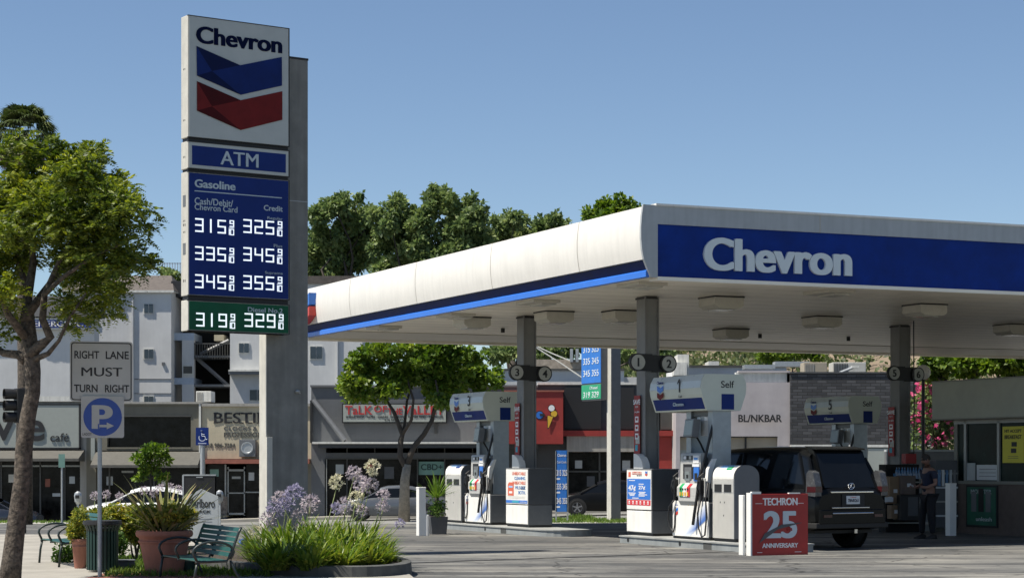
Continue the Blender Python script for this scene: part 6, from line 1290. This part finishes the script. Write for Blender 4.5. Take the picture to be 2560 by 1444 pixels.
# black four wheel drive at the pump
cs, ss = math.cos(TH+R(9)), math.sin(TH+R(9)); LD = Vector((-ss, cs)); RD = Vector((cs, ss))
THC = TH+R(9); Vx, Vy = gp(2128,1366); rw = Vector((Vx, Vy))           # outer foot of the right rear wheel
HWS = 0.91; cen = rw - RD*(HWS-0.02) + LD*(1.43)
BODY = [(-2.42,1.02,0.88,0.52),(-2.38,1.10,0.95,0.42),(-2.15,1.14,0.99,0.36),(-1.4,1.14,1.0,0.32),(0.0,1.13,1.0,0.30),(1.0,1.12,1.0,0.30),(1.6,1.10,0.98,0.32),(2.15,1.02,0.93,0.36),(2.4,0.85,0.80,0.42)]
ROOF = [(-2.02,1.78,-2.34),(-1.75,1.86,-2.1),(-1.0,1.885,-1.1),(-0.2,1.885,-0.2),(0.35,1.86,0.5),(0.75,1.78,1.15)]
suv = car('black four wheel drive car at the pump behind the red anniversary board', cen.x, cen.y, 0, THC+PI/2, 'car_black', 4.8, HWS*2, BODY, ROOF, 0.385, (-1.42,1.38), kind='black_car', group=None, gl=1.10)
f = MB(); f.prism([(-2.40,1.05),(-2.36,1.12),(-2.06,1.80),(-1.98,1.86),(-1.90,1.86),(-1.95,1.05)], 'y', -0.60, 0.60, 'car_black')
tg = f.obj('tailgate', suv, bevel=0.02)
f = MB(); f.add([(-2.372,-0.62,1.14),(-2.372,0.62,1.14),(-2.085,0.56,1.76),(-2.085,-0.56,1.76)], [(3,2,1,0)], 'car_glass'); f.obj('rear_window', tg)
f = MB(); f.box(-2.46,-2.30,-0.80,0.80,0.48,0.74,'car_black'); f.box(-2.45,-2.2,-0.88,0.88,0.40,0.50,'trim_black'); f.box(-2.475,-2.44,-0.5,0.5,0.66,0.69,'chrome'); f.obj('bumper', suv, bevel=0.05)
for sg in (-1,1):
    f = MB(); f.prism([(-2.425,0.98),(-2.43,1.18),(-2.36,1.42),(-2.25,1.46),(-2.18,1.40),(-2.16,1.0)], 'y', sg*0.74, sg*0.885, 'lamp_clear'); o = f.obj('taillight', suv, bevel=0.02)
    f = MB(); f.box(-2.435,-2.2,sg*0.73,sg*0.89,1.06,1.16,'lamp_red'); f.obj('red_lens', o)
    f = MB(); f.box(-2.47,-2.44,sg*0.62-0.1,sg*0.62+0.1,0.60,0.65,'lamp_red'); f.obj('reflector', suv)
f = MB(); f.box(-2.445,-2.40,-0.52,0.52,1.045,1.075,'chrome'); f.box(-2.47,-2.43,-0.40,0.52,0.765,0.785,'chrome'); f.obj('chrome_strip', tg, bevel=0.006)
f = MB(); f.box(-2.435,-2.42,-0.30,0.25,0.80,1.02,'trim_black'); f.box(-2.45,-2.435,-0.17,0.15,0.84,0.99,'plate'); pt = f.obj('number_plate', tg); f = MB(); f.xf = Matrix.Rotation(-PI/2,4,'Z'); f.text('7BNR261', (0.01,-2.451,0.905), 'y-', 'letter_navy', w=0.26, h=0.06, depth=0.002, bold=0.02); f.text('California', (0.01,-2.451,0.965), 'y-', 'key_red', w=0.14, h=0.02, depth=0.002); f.obj('lettering', pt)
f = MB(); f.xf = Matrix.Translation((-2.425,0.02,1.165)) @ Matrix.Rotation(R(-8),4,'Y') @ Matrix.Rotation(-PI/2,4,'Z')
k = 24; f.tube([(0.075*math.cos(2*PI*j/k),0,0.055*math.sin(2*PI*j/k)) for j in range(k+1)], 0.010, 'chrome', 6); f.tube([(0.02,0,0.045),(-0.025,0,-0.02),(0.06,0,-0.025)], 0.009, 'chrome', 6); f.obj('emblem', tg)
f = MB()
f.prism([(-2.10,1.86),(-2.14,1.83),(-1.9,1.86),(-1.8,1.90)], 'y', -0.6, 0.6, 'car_black'); f.obj('spoiler', suv)
for x in (-0.95,0.15):
    for sg in (-1,1): f = MB(); f.box(x,x+0.18,sg*0.90,sg*0.935,1.0,1.03,'chrome'); f.obj('door_handle', suv)
for sg in (-1,1): f = MB(); f.box(0.95,1.1,sg*0.93,sg*1.12,1.12,1.28,'car_black'); f.obj('side_mirror', suv, bevel=0.03)
f = MB(); f.box(-2.30,-2.2,-0.25,-0.18,0.30,0.37,'chrome'); f.box(-2.2,2.0,-0.7,0.7,0.30,0.36,'trim_black'); f.obj('underbody', suv)
f = MB()
for x in (-0.9,0.2,1.0): f.tube([(x,0.945,0.45),(x,0.95,0.9),(x-0.02,0.93,1.1)],0.006,'trim_black',5)
f.obj('door_seam', suv)
# ---------------- kiosk ----------------
mat('kiosk_fascia', (0.34,0.35,0.29), 0.7, vary=0.1, scale=1.5); mat('kiosk_frame', (0.20,0.20,0.17), 0.6, vary=0.1); mat('kiosk_base', (0.12,0.09,0.075), 0.7, vary=0.2); mat('poster_green', (0.02,0.12,0.07), 0.5, vary=0.3, scale=3)
Kk = Fr(at(2385,1200,46.5).x, 46.5, 0, TH)
t = thing('kiosk', 'low cashier kiosk with olive roof band and glass front under the station roof', 'kiosk', (Kk.x,Kk.y,0), TH)
zt1 = Kk.side(2385,953,-0.35)[1]; zt0 = Kk.side(2385,1045,-0.35)[1]; zw = Kk.side(2410,1205,0)[1]
f = MB(); f.box(-0.35,3.5,-7.5,0.35,zt0,zt1,'kiosk_fascia'); f.box(-0.37,3.5,-7.5,0.37,zt0-0.03,zt0,'kiosk_frame'); f.box(-0.37,3.5,-7.5,0.37,zt1,zt1+0.03,'kiosk_frame'); f.obj('roof_band', t)
f = MB(); f.box(0,0.12,-7.5,0,0,zw,'kiosk_base'); f.box(0,3.4,-0.12,0,0,zt0-0.03,'kiosk_frame'); f.box(3.2,3.3,-7.4,-0.1,0,zt0,'interior'); f.box(0,3.3,-7.4,-0.1,zt0-0.08,zt0-0.04,'kiosk_base'); f.box(-0.03,0.14,-7.5,0,zw-0.03,zw+0.04,'kiosk_frame'); f.obj('wall', t)
f = MB()
for px_ in (2413,2496,2600): yy = Kk.side(px_,1100,0)[0]; f.box(-0.01,0.10,yy-0.04,yy+0.04,zw,zt0-0.03,'frame_alu')
f.box(-0.01,0.10,-7.5,0,zt0-0.12,zt0-0.03,'frame_alu'); f.obj('window_frame', t)
f = MB(); mat('kiosk_glass', (0.008,0.022,0.020), 0.25, vary=0.6, scale=1.2, spec=0.08); f.box(0.03,0.05,-7.4,-0.05,zw,zt0-0.1,'kiosk_glass'); g_ = f.obj('window', t)
f = MB(); ya, yb_ = Kk.side(2505,1100,0)[0], Kk.side(2558,1100,0)[0]; za, zb_ = Kk.side(2530,1065,0)[1], Kk.side(2530,1156,0)[1]; f.box(0.015,0.03,yb_,ya,zb_,za,'yellow_poster'); o = f.obj('yellow_poster', t)
f = MB(); f.text('HIT ACCEPT', (0.014,(ya+yb_)/2,za-0.10), 'x-', 'black_text', w=abs(ya-yb_)*0.8, h=0.07, depth=0.004, bold=0.02); f.text('BREAKFAST', (0.014,(ya+yb_)/2,za-0.23), 'x-', 'black_text', w=abs(ya-yb_)*0.8, h=0.09, depth=0.004, bold=0.02)
ym = (ya+yb_)/2; f.box(0.010,0.015,ym-0.13,ym+0.05,za-0.44,za-0.34,'black_text'); f.box(0.010,0.015,ym-0.11,ym+0.07,za-0.58,za-0.48,'black_text')
for k in range(2): f.box(0.012,0.015,ym-0.18,ym+0.18,za-0.66-k*0.04,za-0.65-k*0.04,'kiosk_base')
f.obj('print', o)
f = MB(); a, b_ = Kk.side(2440,1180,0)[0], Kk.side(2495,1180,0)[0]; c, d = Kk.side(2414,1180,0)[0], Kk.side(2436,1180,0)[0]; f.box(0.018,0.03,b_,a,zw+0.06,zw+0.40,'plate'); f.box(0.018,0.03,d,c,zw+0.05,zw+0.44,'poster_grey')
for k in range(3): f.box(0.014,0.018,b_+0.1,a-0.1,zw+0.14+k*0.08,zw+0.15+k*0.08,'cab_grey')
f.obj('notice', t)
f = MB(); ya, yb_ = Kk.side(2418,1260,0)[0], Kk.side(2496,1260,0)[0]; f.box(-0.03,0.0,yb_,ya,0.15,zw-0.06,'black'); f.box(-0.04,-0.03,yb_+0.05,ya-0.05,0.20,zw-0.10,'poster_green'); o = f.obj('drink_poster', t); f = MB(); ym = (ya+yb_)/2; wy = abs(ya-yb_)
f.text('MONSTER', (-0.041,ym,zw-0.20), 'x-', 'poster_grey', w=wy*0.66, h=0.10, depth=0.004, bold=0.02)
for k, mm in ((-1,'cab_midgrey'),(0,'black'),(1,'cab_midgrey')): f.box(-0.05,-0.041,ym+k*0.26-0.09,ym+k*0.26+0.09,0.50,1.02 if k == 0 else 0.95,mm)
f.text('unleash', (-0.041,ym-0.1,0.34), 'x-', 'plate', w=wy*0.5, h=0.09, depth=0.004); f.obj('print', o)
# goods standing by the kiosk
def block(name, label, cat, pxa, pxb, yt, yb, Y, m, group=None, depth=0.5, z0=0.0, extra=None):
    a = at(pxa,yt,Y); b_ = at(pxb,yb,Y); t = thing(name, label, cat, ((a.x+b_.x)/2,Y,max(b_.z,z0)), 0.15, group); h = (b_.x-a.x)/2; H = a.z-max(b_.z,z0); f = MB(); f.box(-h,h,0,depth,0,H,m); f.obj('body', t, bevel=0.01); return t, h, H
t, h, H = block('shelf_display', 'dark display rack of drinks beside the black car', 'rack', 2213,2300,1160,1330,46.8,'interior')
for k in range(3): f = MB(); f.box(-h-0.01,h+0.01,-0.03,0.02,H*0.3*k+0.2,H*0.3*k+0.23,'frame_alu'); f.obj('shelf', t)
mat('bottle_blue', (0.05,0.16,0.32), 0.15, vary=0.3, scale=10); mat('cardboard', (0.22,0.15,0.09), 0.85, vary=0.15)
for i in range(5):
    c = at(2238+i*14,1190,46.7); t = thing('water_pack', ['leftmost shrink wrapped pack of blue water bottles on the dark rack','second pack of blue water bottles from the left on the rack','middle pack of blue water bottles on the rack','fourth pack of blue water bottles from the left on the rack','rightmost pack of blue water bottles on the rack'][i], 'water bottles', (c.x,46.55,c.z-0.05), 0.15, 'packs of bottled water by the kiosk'); f = MB()
    for k in range(2): f.lathe([(0.028,0),(0.03,0.02),(0.03,0.17),(0.012,0.23),(0.012,0.26)], (-0.03+0.06*k,-0.1,0), 'bottle_blue', 10)
    f.box(-0.06,0.06,-0.135,0.05,0.0,0.12,'bottle_blue'); f.obj('bottles', t)
for i, (a_, b_, c_, d_, m_, l_) in enumerate(((2224,2250,1190,1258,'cardboard','upper brown carton standing left of the man'),(2228,2250,1262,1296,'cardboard','lower brown carton standing left of the man'),(2252,2290,1188,1235,'kiosk_base','dark brown carton on top of the bin beside the man'),(2212,2234,1242,1254,'plate','small white carton low beside the black car'))):
    t, h, H = block('carton', l_, 'carton', a_, b_, c_, d_, 46.2-0.05*i, m_, 'cartons stacked by the kiosk', 0.3)
    f = MB(); f.box(-0.03,0.06,-0.004,0.0,H*0.4,H*0.4+0.08,'plate'); f.obj('shipping_label', t)
t, h, H = block('waste_bin', 'dark bin with grey panel left of the man', 'bin', 2250,2300,1236,1300,46.0,'black', None, 0.5); f = MB(); f.box(-h*0.2,h*0.8,-0.01,0,0.1,H-0.05,'cab_grey'); f.obj('panel', t)
t, h, H = block('newspaper_rack', 'cluttered newspaper rack between the man and the kiosk wall', 'rack', 2338,2395,1150,1318,46.3,'cab_grey', None, 0.4)
for k in range(4): f = MB(); f.box(-h,h,-0.04,0.0,0.25+0.32*k,0.29+0.32*k,'plate' if k % 2 == 0 else 'frame_alu'); f.obj('shelf', t)
for k in range(5): f = MB(); f.box(-h+0.04+k*0.09,-h+0.10+k*0.09,-0.05,-0.005,H*0.62,H*0.86,('bottle_blue','plate','bottle_blue','poster_grey','cab_midgrey')[k]); f.obj('magazine', t)
t, h, H = block('red_toolbox', 'dark red box on top of the drinks rack behind the man', 'box', 2264,2292,1133,1158,46.9,'banner_red', None, 0.3); f = MB(); f.box(-h*0.5,h*0.5,-0.02,0.0,H,H+0.03,'black'); f.obj('handle', t)
t, h, H = block('grey_wall', 'low grey boundary wall behind the flowering shrub', 'wall', 2215,2420,1128,1330,62,'cab_midgrey', None, 0.3, z0=-0.4); f = MB(); f.box(-h,h,-0.03,0.33,H,H+0.06,'poster_grey'); f.obj('coping', t)
# hanging pole beside the far column and white dome lamp
a = at(2284,900,48); t = thing('hose_pole', 'thin dark cable hanging beside the shaded column', 'cable', (a.x,48,0)); f = MB(); f.tube([(0,0,1.2),(0.01,0,3.0),(0,0,ZU)], 0.015, 'black', 6); f.obj('cable', t)
a = at(2308,930,60); t = thing('globe_lamp', 'white globe street lamp behind the shaded column', 'lamp', (a.x,60,-0.25)); f = MB(); f.tube([(0,0,0),(0,0,a.z+0.1)], 0.05, 'black', 8); f.obj('post', t); f = MB(); f.ell((0,0,a.z+0.25),(0.22,0.22,0.22),'white_paint',16,10); f.obj('globe', t, smooth=True)
# ---------------- the standing man ----------------
mat('skin', (0.22,0.12,0.085), 0.55, vary=0.08, scale=20); mat('shirt_navy', (0.018,0.022,0.045), 0.85, vary=0.15, scale=10); mat('trousers', (0.012,0.012,0.015), 0.9, vary=0.2, scale=10); mat('hair_dark', (0.02,0.015,0.012), 0.7, vary=0.2, scale=30); mat('shoe', (0.015,0.013,0.012), 0.6, vary=0.1)
fx, fy = gp(2322,1346); man = thing('person', 'man in dark navy T-shirt and dark trousers looking down at his hands near the kiosk', 'person', (fx,fy,0), R(200))
def skin_body(name, pts, edges, parent, m, sub=2, root=0):
    me = bpy.data.meshes.new(name); me.from_pydata([p[0] for p in pts], edges, []); me.materials.append(M[m])
    o = bpy.data.objects.new(name, me); C.objects.link(o); o.parent = parent
    sk = o.modifiers.new('skin', 'SKIN'); sk.use_smooth_shade = True
    for i, p in enumerate(pts):
        v = me.skin_vertices[0].data[i]; v.radius = (p[1], p[2] if len(p) > 2 else p[1]); v.use_root = (i == root)
    s_ = o.modifiers.new('sub', 'SUBSURF'); s_.levels = sub; s_.render_levels = sub
    return o
# local axes: facing +x, left side +y
pts = [((0,0,0.93),.13,.11),((0.0,0,1.10),.125,.10),((0.0,0,1.27),.145,.11),((0.0,0,1.41),.13,.09),((0.02,0,1.50),.055,.055),((0.045,0,1.56),.058,.055),
 ((0.0,0.19,1.415),.06),((-0.02,0.245,1.15),.045),((0.18,0.20,1.07),.036),((0.28,0.11,1.10),.026),
 ((0.0,-0.19,1.415),.06),((-0.02,-0.245,1.15),.045),((0.18,-0.20,1.07),.036),((0.28,-0.09,1.11),.026),
 ((0.0,0.10,0.86),.098,.095),((0.03,0.12,0.50),.066),((-0.02,0.13,0.10),.045),((0.0,-0.10,0.86),.098,.095),((0.06,-0.16,0.50),.066),((0.04,-0.20,0.10),.045)]
ed = [(0,1),(1,2),(2,3),(3,4),(4,5),(3,6),(6,7),(7,8),(8,9),(3,10),(10,11),(11,12),(12,13),(0,14),(14,15),(15,16),(0,17),(17,18),(18,19)]
bo = skin_body('body', pts, ed, man, 'skin')
def part_of(idx, grow, name, m, ext=None):
    mp_ = {i: k for k, i in enumerate(idx)}; pp = [(pts[i][0], pts[i][1]+grow, (pts[i][2] if len(pts[i]) > 2 else pts[i][1])+grow) for i in idx]; ee = [(mp_[a], mp_[b_]) for a, b_ in ed if a in mp_ and b_ in mp_]
    if ext:
        for (frm, co, r_) in ext: pp.append((co, r_, r_)); ee.append((mp_[frm], len(pp)-1))
    return skin_body(name, pp, ee, man, m)
part_of([0,1,2,3,6,10], 0.018, 'shirt', 'shirt_navy', [(6,(-0.015,0.232,1.24),.068),(10,(-0.015,-0.232,1.24),.068)])
part_of([0,14,15,16,17,18,19], 0.016, 'trousers', 'trousers')
hd = MB(); hd.xf = Matrix.Translation((0.075,0,1.655)) @ Matrix.Rotation(R(24),4,'Y')
rows = []
for i in range(13):
    ph = PI*i/12; zr = math.cos(ph); row = []
    for j in range(18):
        th_ = 2*PI*j/18; r_ = math.sin(ph)*(1.0 if zr > 0 else 1.0+0.22*zr); x = 0.098*r_*math.cos(th_); y = 0.076*r_*math.sin(th_); z = 0.118*zr
        if math.cos(th_) > 0.92 and -0.35 < zr < 0.15: x += 0.022*(1-abs(zr+0.15)/0.35)
        if math.cos(th_) > 0.6 and zr < -0.75: x += 0.015
        row.append((x,y,z))
    rows.append(row)
hd.grid(rows, 'skin', closed=True)
for sg in (-1,1): hd.ell((0.0,sg*0.078,-0.01),(0.018,0.010,0.030),'skin',8,6); hd.ell((0.088,sg*0.030,0.012),(0.008,0.013,0.007),'black_text',8,6); hd.box(0.086,0.096,sg*0.030-0.018,sg*0.030+0.018,0.026,0.032,'hair_dark')
hd.ell((0.094,0,-0.055),(0.008,0.024,0.006),'kiosk_base',8,6); ho = hd.obj('head', man, smooth=True)
hr = MB(); hr.xf = hd.xf; rows = []
for i in range(7):
    ph = PI*0.56*i/6; zr = math.cos(ph); rows.append([((0.106*math.sin(ph)*math.cos(2*PI*j/18)-0.010), 0.084*math.sin(ph)*math.sin(2*PI*j/18), 0.128*zr+(0.035 if math.cos(2*PI*j/18) > 0.3 and i > 4 else 0.0)) for j in range(18)])
hr.grid(rows, 'hair_dark', closed=True); hr.obj('hair', ho, smooth=True)
for sg in (1,-1):
    wx_, wy_, wz_ = pts[9 if sg > 0 else 13][0]
    hpts = [((wx_,wy_,wz_),.024,.018),((wx_+0.055,wy_-sg*0.012,wz_+0.0),.032,.016)]; he = [(0,1)]
    for k in range(4):
        oy = (k-1.5)*0.020; ln = (0.030,0.036,0.034,0.027)[k]; b0 = len(hpts)
        hpts += [((wx_+0.085,wy_-sg*0.012+oy,wz_),.0095),((wx_+0.085+ln,wy_-sg*0.018+oy,wz_-0.010),.0085),((wx_+0.085+ln*1.5,wy_-sg*0.028+oy,wz_-0.035),.0075)]; he += [(1,b0),(b0,b0+1),(b0+1,b0+2)]
    b0 = len(hpts); hpts += [((wx_+0.045,wy_-sg*0.045,wz_+0.008),.011),((wx_+0.080,wy_-sg*0.055,wz_+0.006),.009)]; he += [(0,b0),(b0,b0+1)]
    skin_body('hand', hpts, he, man, 'skin', sub=1)
f = MB(); f.xf = Matrix.Translation((0.385,0.0,1.105)) @ Matrix.Rotation(R(-35),4,'Y'); f.box(-0.05,0.05,-0.04,0.04,-0.005,0.005,'plate'); tag(f.obj('paper_slip', None), 'small pale slip of paper held in the standing man\'s hands', 'paper'); o = bpy.data.objects['paper_slip']; o.location = man.location; o.rotation_euler = man.rotation_euler
for (x, y) in ((-0.02,0.13),(0.04,-0.20)):
    f = MB(); f.xf = Matrix.Translation((x,y,0)); f.grid([[(a, b_*w_, c_) for b_, c_ in ((-0.9,0.0),(-1,0.02),(-0.7,h_),(0,h_*1.12),(0.7,h_),(1,0.02),(0.9,0.0))] for a, w_, h_ in ((-0.09,0.025,0.03),(-0.07,0.04,0.085),(0.0,0.042,0.10),(0.08,0.048,0.065),(0.15,0.045,0.045),(0.19,0.02,0.03))], 'shoe'); f.obj('shoe', man, smooth=True)
